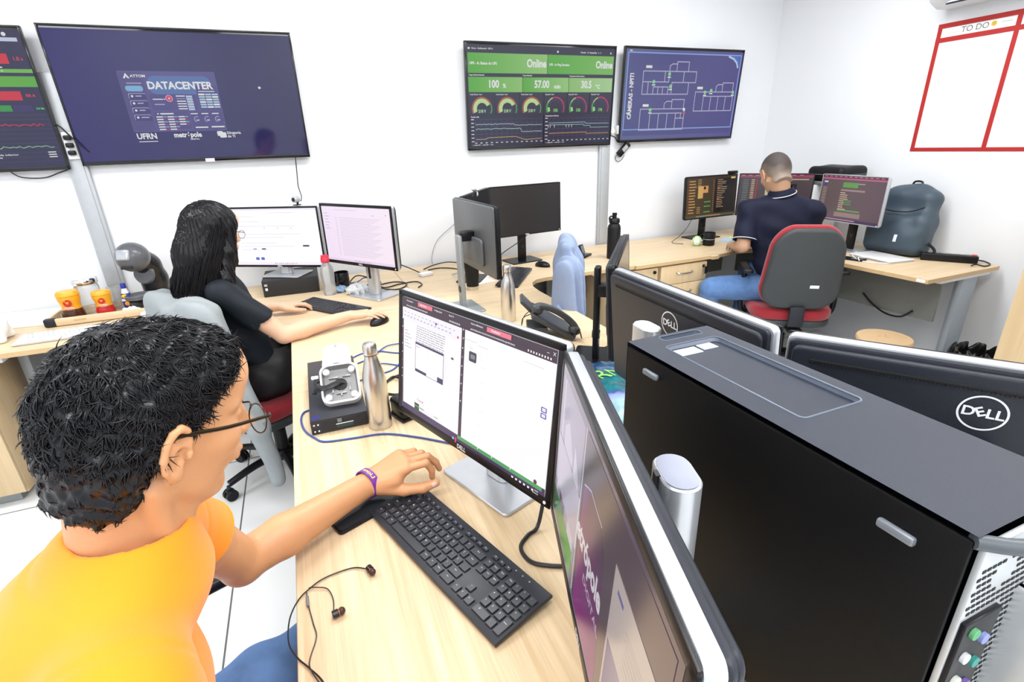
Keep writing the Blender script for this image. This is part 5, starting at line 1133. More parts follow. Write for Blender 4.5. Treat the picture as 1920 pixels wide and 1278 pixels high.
# ================================================================ woman's place
t = thing('desktop_computer', 'low flat black desktop computer under the wide white-page monitor', 'computer', (-0.105, 3.215, 0.74), R_(-2))
mb = MB(); mb.box((0, 0, 0.0465), (0.295, 0.29, 0.091), mat('computer_black', (.018, .018, .02), .5, bump=.2, bscale=700), 0.003); mb.build('case', t)
mb = MB(); mb.box((-0.128, -0.1462, 0.045), (0.012, 0.002, 0.014), M_white); mb.text('8E', 0.016, M_logo, Matrix.Translation((-0.128, -0.1465, 0.068)) @ Matrix.Rotation(PI / 2, 4, 'X'), .02); mb.build('emblem', t)
for k in range(2): MB().box((-0.05 + .1 * k, -0.1458, 0.03), (0.06, 0.001, 0.002), M_hole).build('front_groove', t)
def webcam(label, p, yaw, col, cordless=True):
    t = thing('webcam', label, 'webcam', p, yaw)
    mb = MB(); mb.box((0, 0.006, -0.002), (0.03, 0.034, 0.005), M_black, .002); mb.box((0, 0.012, 0.010), (0.01, 0.008, 0.022), M_black, .002); mb.build('clip', t)
    mb = MB(); mb.cyl((0, 0.02, 0.026), (0, -0.014, 0.026), 0.0165, col, n=22); b = mb.build('camera_body', t)
    mb = MB(); mb.cyl((0, -0.0135, 0.026), (0, -0.016, 0.026), 0.011, M_gloss, n=20); mb.build('lens', b); return t
webcam('small round silver webcam on top of the wide white-page monitor', (-0.005, 3.055, 1.232), R_(-45), M_silver)
t = thing('webcam', 'silver clip webcam on the half-hidden switched-off monitor', 'webcam', (0.925, 2.80, 1.262), R_(60))
mb = MB(); mb.box((0, 0.0, 0.004), (0.07, 0.022, 0.016), M_silver, .006, rot=(0, 0.2, 0)); mb.build('camera_body', t); mb = MB(); mb.tube([(0.02, 0, 0), (0.03, -.01, -.015), (0.015, -.012, -.03)], .005, M_silver, 8); mb.build('clip', t)
t = thing('webcam', 'black webcam on the right end of the amber-screen monitor', 'webcam', (3.15, 3.16, 1.226), 0)
mb = MB(); mb.box((0, 0, 0.008), (0.085, 0.03, 0.022), M_black, .008); mb.build('camera_body', t); MB().box((0, .012, -.004), (.03, .03, .01), M_black, .002).build('clip', t)
def mouse(label, x, y, a):
    t = thing('computer_mouse', label, 'mouse', (x, y, 0.74), a)
    S = SDF((-.04, -.065, -.005), (.04, .065, .045), 0.002); S.ell((0, 0, 0.006), (.031, .056, .030), k=0); S.half((0, 0, 0), (0, 0, -1)); S.build('shell', M_black, t)
    MB().box((0, 0.03, 0.0335), (0.007, 0.016, 0.006), M_dgrey, .002).build('scroll_wheel', t)
mouse('black mouse under the right hand of the long-haired woman', 0.262, 2.312, R_(-50))
mouse('black mouse on the centre desk below the switched-off monitor', 1.42, 2.965, R_(30))
# crumpled clear bag and gadgets at her monitor's foot
def lump(name, label, cat, c, r, m, seed, amp=.35, h=.004):
    S = SDF([c[i] - r[i] * 1.5 for i in range(3)], [c[i] + r[i] * 1.5 for i in range(3)], h); S.ell(c, r, k=0)
    def f(x, y, z): return np.sin((x - c[0]) * 95 + seed) * np.sin((y - c[1]) * 110 + seed * 2 + (z * 90)) * np.cos((z - c[2]) * 120 + (x * 70)) + .6 * np.sin(x * 190 + y * 170 + seed)
    S.warp(min(r) * amp, f); S.half((0, 0, 0.7405), (0, 0, -1)); o = S.build(name, m, None, loc=(c[0], c[1], 0.74), smooth=0); return tag(o, label, cat)
lump('plastic_bag', 'crumpled clear plastic bag at the foot of the pink-page monitor', 'bag', (0.235, 2.90, .765), (.06, .045, .03), mat('clear_film', (.85, .88, .9), .15, trans=.35, var=.02), 2)
lump('crumpled_packet', 'small blue-white crumpled packet beside the clear plastic bag', 'packet', (0.150, 2.985, .757), (.035, .03, .018), mat('packet_blue', (.25, .38, .55), .3), 5)
rr = random.Random(5)
for k, (lab, pts, m) in enumerate((
    ('dark cable tangled highest behind the black mug on the woman desk', [(.20, 3.10, .75), (.26, 3.17, .78), (.33, 3.12, .77), (.38, 3.05, .76), (.36, 2.98, .75), (.28, 3.02, .76)], M_cable),
    ('blue cable tangled behind the black mug on the woman desk', [(.19, 3.15, .745), (.25, 3.09, .76), (.31, 3.16, .765), (.36, 3.10, .75), (.31, 3.03, .745), (.23, 3.05, .75)], M_blue),
    ('dark cable running under the pink-page monitor to the right', [(.31, 2.93, .80), (.36, 2.88, .76), (.44, 2.86, .745), (.50, 2.90, .745), (.52, 2.98, .745), (.46, 3.04, .745), (.38, 3.02, .745)], M_cable),
    ('dark cable looping on the desk right of the pink-page monitor', [(.33, 2.95, .79), (.38, 2.92, .75), (.48, 2.97, .745), (.58, 2.98, .745), (.60, 2.90, .745), (.565, 2.84, .745)], M_cable),
    ('black cable arching from behind the pink-page monitor to the white adapter', [(.50, 3.30, .80), (.55, 3.30, .79), (.60, 3.26, .77), (.65, 3.18, .75), (.665, 3.14, .745)], M_cable),
    ('black cable lying along the wall toward the centre monitors', [(.70, 3.28, .745), (.78, 3.34, .75), (.88, 3.34, .76), (.98, 3.30, .75), (1.08, 3.30, .745)], M_cable),
    ('black cable crossing in front of the wall cable near the centre monitors', [(.72, 3.24, .745), (.80, 3.26, .745), (.88, 3.20, .745), (.92, 3.10, .745)], M_cable))):
    cable('cable', lab, 'cable', pts, 0.0036, m)
cable('cable', 'thin grey wire curving up the wall beside the centre monitors', 'cable', [(.79, 3.40, .745), (.80, 3.43, .80), (.85, 3.435, .90), (.98, 3.435, 1.00), (1.02, 3.43, 1.06), (1.03, 3.42, 1.12)], 0.0018, M_mgrey)
cable('cable', 'silver-grey cable bent beside the grey monitor stand', 'cable', [(.82, 3.02, .75), (.85, 2.94, .775), (.83, 2.86, .77), (.80, 2.78, .755), (.78, 2.74, .745)], 0.0055, M_silver)
t = thing('adapter', 'small white adapter on the bare desk against the wall', 'adapter', (0.675, 3.115, 0.74), R_(20)); MB().box((0, 0, .011), (.085, .05, .022), M_white, .006).build('body', t)
for k, (x, y, a) in enumerate(((1.00, 2.93, 30), (0.93, 2.80, 10))):
    t = thing('paper_note', ('upper' if k == 0 else 'lower') + ' loose white paper behind the black tumbler', 'paper', (x, y, 0.7405), R_(a)); MB().box((0, 0, .0006), (.15, .10, .0012), M_paper).build('sheet', t)
t = thing('phone_dock', 'small black dock with tilted display beside the black mouse', 'dock', (1.80, 3.09, 0.74), R_(35))
MB().box((0, 0, .008), (.13, .07, .016), M_black, .005).build('base', t); MB().box((.01, .02, .05), (.055, .014, .065), M_black, .005, rot=(-.35, 0, 0)).build('display', t); MB().box((.01, .0118, .051), (.043, .002, .05), M_mgrey, rot=(-.35, 0, 0)).build('screen', t)

# ================================================================ coffee corner on the side desk
t = thing('serving_tray', 'light wood tray with dark corners holding the coffee things', 'tray', (-0.985, 3.175, 0.74), R_(0))
mb = MB(); mb.box((0, 0, .006), (.47, .30, .008), M_woodx, .001); mb.build('bottom', t)
for x, y, a, b in ((0, -.15, .40, .014), (0, .15, .40, .014), (-.235, 0, .014, .24), (.235, 0, .014, .24)): MB().box((x, y, .022), (a, b, .036), M_woodx, .003).build('rim', t)
for sx_ in (-1, 1):
    for sy_ in (-1, 1): MB().box((sx_ * .222, sy_ * .143, .022), (.05, .034, .042), M_dgrey, .009).build('corner', t)
MB().box((-.10, -.1575, .024), (.05, .001, .008), M_edge).build('brand_mark', t)
M_or = mat('orange_lid', (.85, .38, .02), .3); M_cof = mat('coffee_glass', (.06, .018, .006), .15); M_crim = mat('crimson_label', (.5, .02, .02), .3)
def jar(label, x, y, k, low, z=.751):
    t = thing('coffee_jar', label, 'jar', (x, y, z), R_(-10)); r = .047 * k
    MB().lathe([(0, 0), (r * .92, 0), (r * 1.02, .006), (r * 1.0, .030 * k), (r * .86, .052 * k)], (0, 0, 0), low, 30).build('glass', t)
    MB().lathe([(r * .87, .052 * k), (r * .84, .066 * k), (r * .90, .085 * k), (r * 1.0, .10 * k), (r * 1.0, .118 * k)], (0, 0, 0), M_or, 30).build('sleeve', t)
    MB().lathe([(r * 1.0, .1185 * k), (r * 1.04, .12 * k), (r * 1.02, .132 * k), (r * .86, .142 * k), (0, .144 * k)], (0, 0, 0), M_or, 30).build('lid', t)
    mb = MB(); mb.cyl((.012, -r * .90, .088 * k), (.012, -r * .985, .088 * k), .018 * k, M_crim, n=20); mb.add([(.012 - .009, -r * .99, .094 * k), (.012, -r * .99, .082 * k), (.012 + .009, -r * .99, .094 * k)], [(0, 1, 2)], M_or)
    mb.sphere((.012, -r * .86, .060 * k), (.026 * k, .008, .010), mat('cup_print', (.85, .35, .2), .4)); mb.build('emblem', t)
jar('larger coffee jar with orange lid and dark brown glass on the tray', -1.135, 3.115, 1.0, M_cof)
jar('smaller coffee jar with orange lid and crimson lower part on the tray', -1.005, 3.130, .86, M_crim)
t = thing('glass_jar', 'clear glass jar with chrome lid behind the orange-lidded jars', 'jar', (-1.09, 3.235, .751))
MB().lathe([(0, 0), (.05, 0), (.053, .006), (.053, .13), (.046, .145)], (0, 0, 0), mat('jar_glass', (.93, .95, .95), .05, trans=.85, var=.0), 30).build('glass', t)
MB().lathe([(0, .145), (.053, .145), (.056, .149), (.056, .172), (.053, .176), (0, .177)], (0, 0, 0), mat('chrome', (.75, .75, .75), .12, 1.0), 30).build('lid', t)
t = thing('glass_jar', 'short clear glass behind the crimson coffee jar', 'jar', (-0.975, 3.245, .751))
MB().lathe([(0, 0), (.036, 0), (.038, .005), (.038, .11), (.035, .112), (.034, .008), (0, .006)], (0, 0, 0), _mats['jar_glass'], 26).build('glass', t)
t = thing('sweetener_bottle', 'small blue and yellow sweetener bottle on the coffee tray', 'bottle', (-0.915, 3.175, .751), R_(-15))
M_bl = mat('deep_blue', (.02, .03, .30), .35)
MB().prism(rrect(.042, .026, .010, 5), 0, .085, M_bl, .003, 2).build('label_body', t); MB().lathe([(.017, .085), (.012, .105), (.009, .112)], (0, 0, 0), M_white, 20).build('shoulder', t); MB().lathe([(.0125, .112), (.0125, .132), (.010, .138), (0, .139)], (0, 0, 0), M_bl, 18).build('cap', t)
mb = MB(); mb.sphere((0, -.013, .070), (.016, .003, .011), mat('label_yellow', (.85, .6, .02), .4), 16); mb.sphere((.004, -.013, .030), (.015, .003, .011), M_or, 16); mb.box((0, -.0135, .050), (.036, .002, .012), M_white); mb.build('label_print', t)
t = thing('napkin', 'crumpled white napkin on the coffee tray', 'napkin', (-.885, 3.09, .751)); S = SDF((-.06, -.05, -.01), (.06, .05, .05), .003); S.ell((0, 0, .008), (.045, .03, .018), k=0); S.warp(.006, lambda x, y, z: np.sin(x * 140) * np.cos(y * 160 + z * 100)); S.build('napkin_cloth', M_paper, t, smooth=0)
t = thing('cup_lid', 'small round white lid on the desk before the tray corner', 'lid', (-.79, 2.975, .74)); MB().lathe([(0, 0), (.038, 0), (.040, .004), (.034, .016), (.03, .03), (0, .033)], (0, 0, 0), M_white, 26).build('lid_body', t)
# capsule coffee machine
t = thing('coffee_machine', 'grey and black capsule coffee machine with round head', 'coffee machine', (-0.825, 3.20, .756), R_(-18))
M_cm = mat('machine_grey', (.10, .105, .115), .22); M_cb = mat('machine_black', (.012, .012, .014), .25)
S = SDF((-.09, -.16, -.01), (.09, .17, .34), .004)
S.chain([(0, .085, .03), (0, .095, .12), (0, .07, .20), (0, .02, .25)], [.062, .060, .058, .055], k=.03); S.rbox((0, .03, .015), (.07, .10, .02), .015, k=.02); S.build('body', M_cb, t)
mb = MB(); mb.sphere((0, -.03, .262), (.078, .078, .076), M_cm, 36); hd = mb.build('head', t)
mb = MB(); mb.box((0, -.098, .285), (.062, .025, .055), mat('machine_plate', (.45, .47, .5), .15, .4), .010, 3, rot=(-.35, 0, 0)); mb.build('capsule_handle', hd); mb = MB(); mb.box((0, -.092, .222), (.055, .03, .012), M_hole, .004, rot=(.3, 0, 0)); mb.build('spout_slot', hd)
mb = MB(); mb.lathe([(.058, 0), (.066, .002), (.066, .020), (.060, .022), (.058, .010)], (0, -.065, .052), M_cm, 36); mb.build('drip_ring', t)
mb = MB(); mb.lathe([(0, 0), (.06, 0), (.058, .006), (0, .006)], (0, -.065, .052), M_gloss, 36); mb.cyl((0, -.065, .0), (0, -.065, .05), .045, M_cb, .056, 30); mb.build('drip_tray', t)
mb = MB(); mb.lathe([(0.0, -.03), (.05, -.01), (.055, .0), (.048, .012)], (0, 0, 0), M_cm, 30, Matrix.Translation((0, .022, .16)) @ Matrix.Rotation(R_(80), 4, 'X')); mb.build('front_disc', t)
# papers etc at the far left
t = thing('paper_bag', 'white paper bag at the left picture edge', 'bag', (-1.43, 2.90, .74), R_(5)); S = SDF((-.14, -.10, -.01), (.14, .10, .14), .005); S.rbox((0, 0, .045), (.11, .07, .045), .02, k=0); S.warp(.007, lambda x, y, z: np.sin(x * 40 + z * 60) * np.cos(y * 50 + x * 30)); S.half((0, 0, .001), (0, 0, -1)); S.build('bag_body', M_paper, t, smooth=0)
for k, (x, y, w_, d_, a) in enumerate(((-1.38, 3.22, .34, .25, -4), (-1.60, 3.12, .25, .3, 10))):
    t = thing('paper_stack', ('white paper stack against the wall beside the big coffee jar', 'white paper stack at the left edge behind the white bag')[k], 'paper', (x, y, .7405), R_(a)); MB().box((0, 0, .012), (w_, d_, .024), M_paper, .002).build('sheets', t)
t = thing('plastic_film', 'pale blue plastic film lying against the wall left of the jars', 'plastic', (-1.26, 3.34, .7405), R_(5)); MB().box((0, 0, .012), (.24, .06, .02), mat('film_blue', (.6, .72, .8), .3), .006).build('film', t); MB().box((.05, 0, .035), (.05, .03, .03), _mats['film_blue'], .01).build('tab', t)

# ================================================================ far right corner
t = thing('computer_tower', 'pale computer tower standing between the two far right monitors', 'computer', (3.56, 2.74, .74), R_(-3)); MB().box((0, 0, .205), (.26, .18, .41), M_white, .006).build('case', t); MB().box((-.131, 0, .25), (.003, .12, .2), mat('peach', (.8, .62, .45), .5)).build('front_strip', t)
t = thing('tray', 'flat dark grey tray under the black zip case', 'tray', (3.57, 2.64, 1.152), R_(-5)); MB().box((0, 0, .011), (.26, .38, .022), M_mgrey, .006).build('tray_body', t)
t = thing('zip_case', 'black zip case on top of the pile behind the far monitors', 'case', (3.565, 2.61, 1.175), R_(-5)); S = SDF((-.16, -.18, -.02), (.16, .18, .14), .005); S.rbox((0, 0, .05), (.125, .145, .05), .035, k=0); S.warp(.003, lambda x, y, z: np.sin(x * 30) * np.cos(y * 26)); S.half((0, 0, .001), (0, 0, -1)); S.build('case_body', M_blackm, t)
mb = MB(); mb.tube([(x, y, .045) for x, y in rrect(.252, .292, .04, 5)], .0025, M_mgrey, 6, 1, closed=True); mb.build('zip', t)
# backpack leaning on the right wall
t = thing('backpack', 'dark blue-grey backpack leaning on the right wall behind the silver-framed monitor', 'backpack', (3.56, 2.12, .74), 0)
lean = Matrix.Rotation(R_(9), 3, 'Y'); 
S = SDF((-.17, -.24, -.02), (.19, .24, .48), .006)
def LP(x, y, z): v = lean @ Vector((x, y, z)); return (v.x, v.y, v.z)
S.rbox(LP(.0, 0, .13), (.085, .185, .13), .06, lean, k=0); S.rbox(LP(.02, 0, .27), (.062, .17, .13), .055, lean, k=.05); S.ell(LP(.03, .0, .37), (.055, .135, .075), lean, k=.05); S.ell(LP(-.045, -.01, .12), (.06, .14, .10), lean, k=.04)
S.warp(.004, lambda x, y, z: np.sin(y * 38 + z * 15) * np.cos(z * 24 + x * 30)); S.half((0, 0, .001), (0, 0, -1)); S.half((.185, 0, 0), (1, 0, 0))
S.build('pack_body', mat('backpack_cloth', (.045, .07, .095), .42, var=.1, bump=.3, bscale=600), t)
mb = MB(); P = [LP(-.085 + .0 * 0, y, z) for y, z in ((-.15, .30), (-.08, .27), (0, .262), (.08, .27), (.15, .30))]; mb.tube(P, .0035, M_black, 6); mb.build('pocket_zip', t)
mb = MB(); mb.tube([LP(.03, -.03, .43), LP(.03, -.02, .455), LP(.03, .02, .455), LP(.03, .03, .43)], .006, M_black, 8); mb.build('carry_loop', t)
mb = MB(); mb.box(LP(-.105, -.05, .10), (.004, .02, .045), mat('reflective_tag', (.7, .75, .8), .2), .002, rot=(0, .15, 0)); mb.build('reflective_tag', t)
mb = MB(); mb.tube([(.02, -.17, .10), (.03, -.22, .06), (.02, -.235, .02), (-.03, -.21, .01)], .008, M_black, 8); mb.build('strap', t)
t = thing('laptop', 'closed white laptop lying in front of the backpack', 'laptop', (3.36, 2.06, .74), R_(-8)); MB().prism(rrect(.20, .29, .012), 0, .009, M_silver, .003, 2).build('base', t); MB().prism(rrect(.20, .29, .012), .0095, .015, M_white, .003, 2).build('lid', t)
t = thing('smartphone', 'black phone lying on the far desk near the white cord', 'phone', (3.19, 2.13, .7405), R_(15)); MB().prism(rrect(.075, .155, .01), 0, .009, M_black, .002, 2).build('case', t); MB().prism(rrect(.068, .148, .008), .009, .0094, _mats['phone_glass']).build('screen', t)
cable('charging_cord', 'white charging cord looped on the far right desk', 'cord', [(3.33, 2.20, .760), (3.24, 2.16, .755), (3.18, 2.07, .745), (3.20, 1.98, .744), (3.28, 1.93, .744), (3.34, 1.98, .744), (3.31, 2.06, .744), (3.22, 2.10, .756), (3.16, 2.06, .750)], .0035, M_white)
t = thing('power_strip', 'black power strip with red switch on the far right desk end', 'power strip', (3.60, 1.815, .74), R_(-58))
MB().box((0, 0, .022), (.27, .058, .044), M_black, .006, 3).build('case', t)
for k in range(5): MB().cyl((-.11 + .042 * k, 0, .0435), (-.11 + .042 * k, 0, .0455), .016, M_gloss, n=20).build('socket', t)
MB().box((.115, 0, .046), (.022, .03, .006), mat('switch_red', (.6, .02, .03), .3), .002).build('switch', t)
mb = MB(); mb.tube([(.135, 0, .02), (.17, .01, .012), (.19, -.03, .006), (.16, -.09, .005), (.12, -.10, .012), (.10, -.11, .005)], .004, M_cable, 8); mb.build('cord', t)
cable('cable', 'dark cable hanging under the far right desk', 'cable', [(3.36, 2.12, .50), (3.37, 2.05, .44), (3.375, 1.96, .40), (3.375, 1.87, .405), (3.37, 1.81, .46)], .006)
t = thing('stool', 'low stool with a round pale wooden seat under the far right desk', 'stool', (2.90, 1.66, 0))
mb = MB(); mb.lathe([(0, .40), (.125, .40), (.135, .405), (.135, .418), (.130, .424), (0, .426)], (0, 0, 0), mat('pine_round', (.60, .42, .24), .5, var=.12, nscale=8), 40); st = mb.build('seat', t)
mb = MB()
for a in (.3, 2.2, 4.4): mb.tube([(0, 0, .4265), (.02 * math.cos(a), .02 * math.sin(a), .4268), (.036 * math.cos(a + .3), .03 * math.sin(a + .3), .4268)], .002, M_edge, 5)
mb.build('knot_mark', t)
for k in range(3): a = k * 2.09; MB().cyl((.08 * math.cos(a), .08 * math.sin(a), .40), (.13 * math.cos(a), .13 * math.sin(a), 0), .013, M_woodz, n=14).build('leg', t)
t = thing('waste_bin', 'waste bin lined with a black bag at the far desk leg', 'bin', (3.39, 1.44, 0))
MB().lathe([(0, 0), (.10, 0), (.105, .01), (.125, .27), (.12, .27), (.10, .02), (0, .02)], (0, 0, 0), M_mgrey, 30).build('bucket', t)
S = SDF((-.17, -.17, .16), (.17, .17, .37), .006); S.cap((0, 0, .24), (0, 0, .28), .128, k=0); S.cap((0, 0, .30), (0, 0, .36), .10, .11, k=.02, op='sub'); S.warp(.0045, lambda x, y, z: np.sin(np.arctan2(y, x) * 9 + z * 22) + .5 * np.sin(np.arctan2(y, x) * 17 + z * 60)); S.build('liner_bag', mat('bag_black', (.008, .008, .008), .2), t, smooth=0)
t = thing('sticky_note', 'pale blue note pad on the far desk beside the black mug', 'note pad', (3.04, 3.02, .7405), R_(20)); MB().box((0, 0, .004), (.14, .09, .008), mat('note_blue', (.45, .62, .75), .6)).build('pad', t); MB().box((.09, .0, .006), (.04, .06, .012), mat('note_lime', (.6, .8, .15), .6)).build('marker_tab', t)
cable('cable', 'thin dark wires beside the foot of the amber-screen monitor', 'cable', [(2.84, 3.20, .92), (2.78, 3.19, .84), (2.70, 3.18, .78), (2.62, 3.16, .745), (2.66, 3.08, .743)], .0022)
cable('cable', 'tied black cable bundle under the switched-off centre monitor', 'cable', [(1.40, 3.14, .93), (1.34, 3.16, .88), (1.24, 3.18, .82), (1.16, 3.20, .76), (1.10, 3.22, .745)], .003)
# ================================================================ chairs
M_redf = mat('red_upholstery', (0.30, 0.012, 0.022), 0.85, var=.12, nscale=120, bump=.5, bscale=700, sheen=.3)
M_shell = mat('chair_shell_grey', (0.038, 0.044, 0.047), 0.5, bump=.2, bscale=600)
def chair(label, x, y, ang, group=None, seat_z=0.47, arms=True, back_h=0.52, back_z=0.74, tag_label=False, base_rot=0.0, arm_f=0.0):
    """ang = direction the sitter faces (world angle); local +x is forward"""
    t = thing('office_chair', label, 'chair', (x, y, 0), ang, group)
    XYZ = Matrix.Identity(4)
    mb = MB(); mb.prism(rrect(0.46, 0.48, 0.13, 8), seat_z - 0.075, seat_z, M_redf, 0.03, 4); mb.build('seat_cushion', t)
    mb = MB(); mb.prism(rrect(0.45, 0.47, 0.13, 8), seat_z - 0.115, seat_z - 0.072, M_shell, 0.014, 3); mb.build('seat_shell', t)
    # backrest: rounded, upper edge narrower, leaning a little back
    Xb = Matrix.Translation((-0.245, 0, back_z)) @ Matrix.Rotation(R_(-8), 4, 'Y') @ Matrix(((0, 0, 1, 0), (1, 0, 0, 0), (0, 1, 0, 0), (0, 0, 0, 1)))  # prism plane: x->y, y->z, extrude->x
    def bp(w, h, r):
        P = rrect(w, h, r, 9); return [(px * (1.0 - 0.20 * max(0, py / (h / 2))), py) for px, py in P]
    mb = MB(Xb); mb.prism(bp(0.45, back_h, 0.13), -0.005, 0.05, M_redf, 0.022, 4); mb.build('back_cushion', t)
    mb = MB(Xb); mb.prism(bp(0.435, back_h - .015, 0.125), -0.045, -0.002, M_shell, 0.022, 4)
    mb.build('back_shell', t)
    if tag_label:
        mb = MB(Xb); mb.box((-0.07, -0.10, -0.0455), (0.05, 0.02, 0.002), M_white, .001); mb.build('label_sticker', t)
    mb = MB(); mb.box((-0.27, 0, seat_z - 0.03), (0.022, 0.085, 0.13), M_dgrey, .006); mb.box((-0.17, 0, seat_z - 0.115), (0.26, 0.085, 0.02), M_black, .006); mb.build('back_support', t)
    if arms:
        for s_ in (-1, 1):
            mb = MB(); mb.box((arm_f, s_ * 0.275, seat_z + 0.215), (0.25, 0.062, 0.028), M_black, .012, 4); mb.tube([(-0.01, s_ * 0.275, seat_z + 0.205), (-0.01, s_ * 0.280, seat_z + 0.08), (-0.01, s_ * 0.27, seat_z - 0.07), (-0.01, s_ * 0.16, seat_z - 0.105)], 0.017, M_black, 10); mb.build('armrest', t)
    mb = MB(); mb.cyl((0, 0, 0.10), (0, 0, 0.24), 0.03, M_black); mb.cyl((0, 0, 0.22), (0, 0, seat_z - 0.11), 0.018, M_dgrey); mb.build('gas_column', t)
    mb = MB(); mb.cyl((0, 0, 0.075), (0, 0, 0.13), 0.045, M_black); mb.build('hub', t)
    for k in range(5):
        a = base_rot + k * 2 * PI / 5; c, s_ = math.cos(a), math.sin(a)
        mb = MB(); mb.tube([(0.03 * c, 0.03 * s_, 0.105), (0.15 * c, 0.15 * s_, 0.105), (0.28 * c, 0.28 * s_, 0.082)], 0.021, M_black, 10, 4, taper=lambda q: 1 - .25 * q); lg = mb.build('leg', t)
        mb = MB(); px, py = 0.285 * c, 0.285 * s_
        for q in (-1, 1): mb.cyl((px - s_ * .006 * q, py + c * .006 * q, 0.027), (px - s_ * .024 * q, py + c * .024 * q, 0.027), 0.027, M_black, n=22)
        mb.cyl((px, py, .03), (px, py, .075), .008, M_dgrey, n=12); mb.box((px, py, .045), (.03, .03, .02), M_black, .006, rot=(0, 0, a)); mb.build('caster', lg)
    return t
chair('red office chair with grey shell and white tag under the man in navy', 2.885, 2.305, R_(54), tag_label=True)
chair('red office chair under the long-haired woman, draped with a grey jacket', -0.27, 2.46, R_(34), base_rot=R_(178), arms=False, back_z=.69)
chair('red office chair of the man in orange, only its black armrest and parts in view', -0.37, 0.68, R_(20), seat_z=0.455, back_z=.66, arm_f=.115)
chair('red office chair hidden under the hanging blue-grey shirt at the centre desk', 1.01, 2.40, R_(151), arms=False, back_z=.70)

# ================================================================ people
def nrm(v): v = np.array(v, float); return v / np.linalg.norm(v)
def frame(F, U=(0, 0, 1)):
    F = nrm(F); L = nrm(np.cross(U, F)); Z = np.cross(F, L); return np.stack([F, L, Z], 1)   # columns forward, left, up
M_skin = mat('skin_light_brown', (0.60, 0.30, 0.145), 0.42, var=.06, nscale=14, sss=.12, bump=.15, bscale=260)
M_skinf = mat('skin_fair', (0.68, 0.42, 0.28), 0.5, var=.04, nscale=14, sss=.25)
M_hair = mat('hair_black', (0.0045, 0.0045, 0.0065), 0.27, var=.25, nscale=60, spec=.33)

def head(S, c, M, sc=1.0, detail=True):
    c = np.array(c); P = lambda x, y, z: c + M @ (np.array([x, y, z]) * sc); r = lambda *a: [q * sc for q in a]
    S.ell(P(-.015, 0, .030), r(.098, .076, .092), M, k=.0); S.ell(P(.035, 0, -.030), r(.058, .056, .078), M, k=.03 * sc)
    S.ell(P(-.045, 0, .0), r(.060, .064, .075), M, k=.03 * sc)
    for s in (1, -1):
        S.cap(P(-.005, s * .056, -.055), P(.060, s * .014, -.096), .014 * sc, .013 * sc, k=.025 * sc)
        S.ell(P(.058, s * .040, -.012), r(.024, .020, .020), M, k=.018 * sc)
        S.cap(P(.078, s * .014, .036), P(.064, s * .048, .034), .008 * sc, .006 * sc, k=.014 * sc)
    S.ell(P(.066, 0, -.098), r(.019, .024, .017), M, k=.018 * sc)
    S.ell(P(.066, 0, .065), r(.028, .052, .042), M, k=.02 * sc)
    for s in (1, -1): S.ell(P(.092, s * .031, .016), r(.014, .017, .012), M, k=.012 * sc, op='sub'); S.ell(P(.070, s * .031, .015), r(.0145, .0145, .0125), M, k=.004 * sc)
    if detail:
        for s in (1, -1):   # lids, brow
            S.cap(P(.083, s * .018, .022), P(.076, s * .043, .020), .0035 * sc, .003 * sc, k=.005 * sc)
    S.cap(P(.086, 0, .024), P(.110, 0, -.018), .0065 * sc, .0095 * sc, k=.012 * sc)
    for s in (1, -1): S.ell(P(.098, s * .011, -.022), r(.011, .008, .008), M, k=.006 * sc)
    S.ell(P(.086, 0, -.052), r(.014, .028, .017), M, k=.012 * sc)
    S.cap(P(.098, -.014, -.0475), P(.098, .014, -.0475), .0055 * sc, k=.005 * sc); S.cap(P(.095, -.013, -.0600), P(.095, .013, -.0600), .0062 * sc, k=.005 * sc)
    S.cap(P(.104, -.020, -.0535), P(.104, .020, -.0535), .0016 * sc, k=.003 * sc, op='sub')
    for s in (1, -1):   # ear: disc + rim + lobe, hollow
        E = np.stack([M @ nrm([.93, -s * .34, 0]), M @ nrm([s * .34 * s, s * .93, 0]), M[:, 2]], 1)
        e = P(-.006, s * .078, -.006)
        S.ell(e, r(.016, .007, .027), E, k=.006 * sc)
        pts = []
        for q in range(10):
            a = R_(-75 + q * 33); pts.append(e + E @ (np.array([-.0175 * math.cos(a) * (1 if math.cos(a) > 0 else .75), .004, .031 * math.sin(a) + .003]) * sc))
        for q in range(8): S.cap(pts[q], pts[q + 1], .0046 * sc, .0046 * sc, k=.002 * sc)
        S.ell(e + E @ (np.array([.003, .001, -.028]) * sc), r(.009, .006, .010), E, k=.005 * sc)
        S.ell(e + E @ (np.array([.004, .011, -.003]) * sc), r(.0098, .0125, .0135), E, k=.002 * sc, op='sub')
        S.ell(e + E @ (np.array([.001, .009, .0165]) * sc), r(.0085, .0065, .0075), E, k=.002 * sc, op='sub'); S.chain([e + E @ (np.array([-.0115 * math.cos(R_(q)), .0085, .022 * math.sin(R_(q)) + .001]) * sc) for q in (-50, -20, 15, 50)], [.0026 * sc] * 4, k=.002, op='sub')
        S.ell(e + E @ (np.array([.013, .006, -.004]) * sc), r(.004, .004, .006), E, k=.003 * sc)

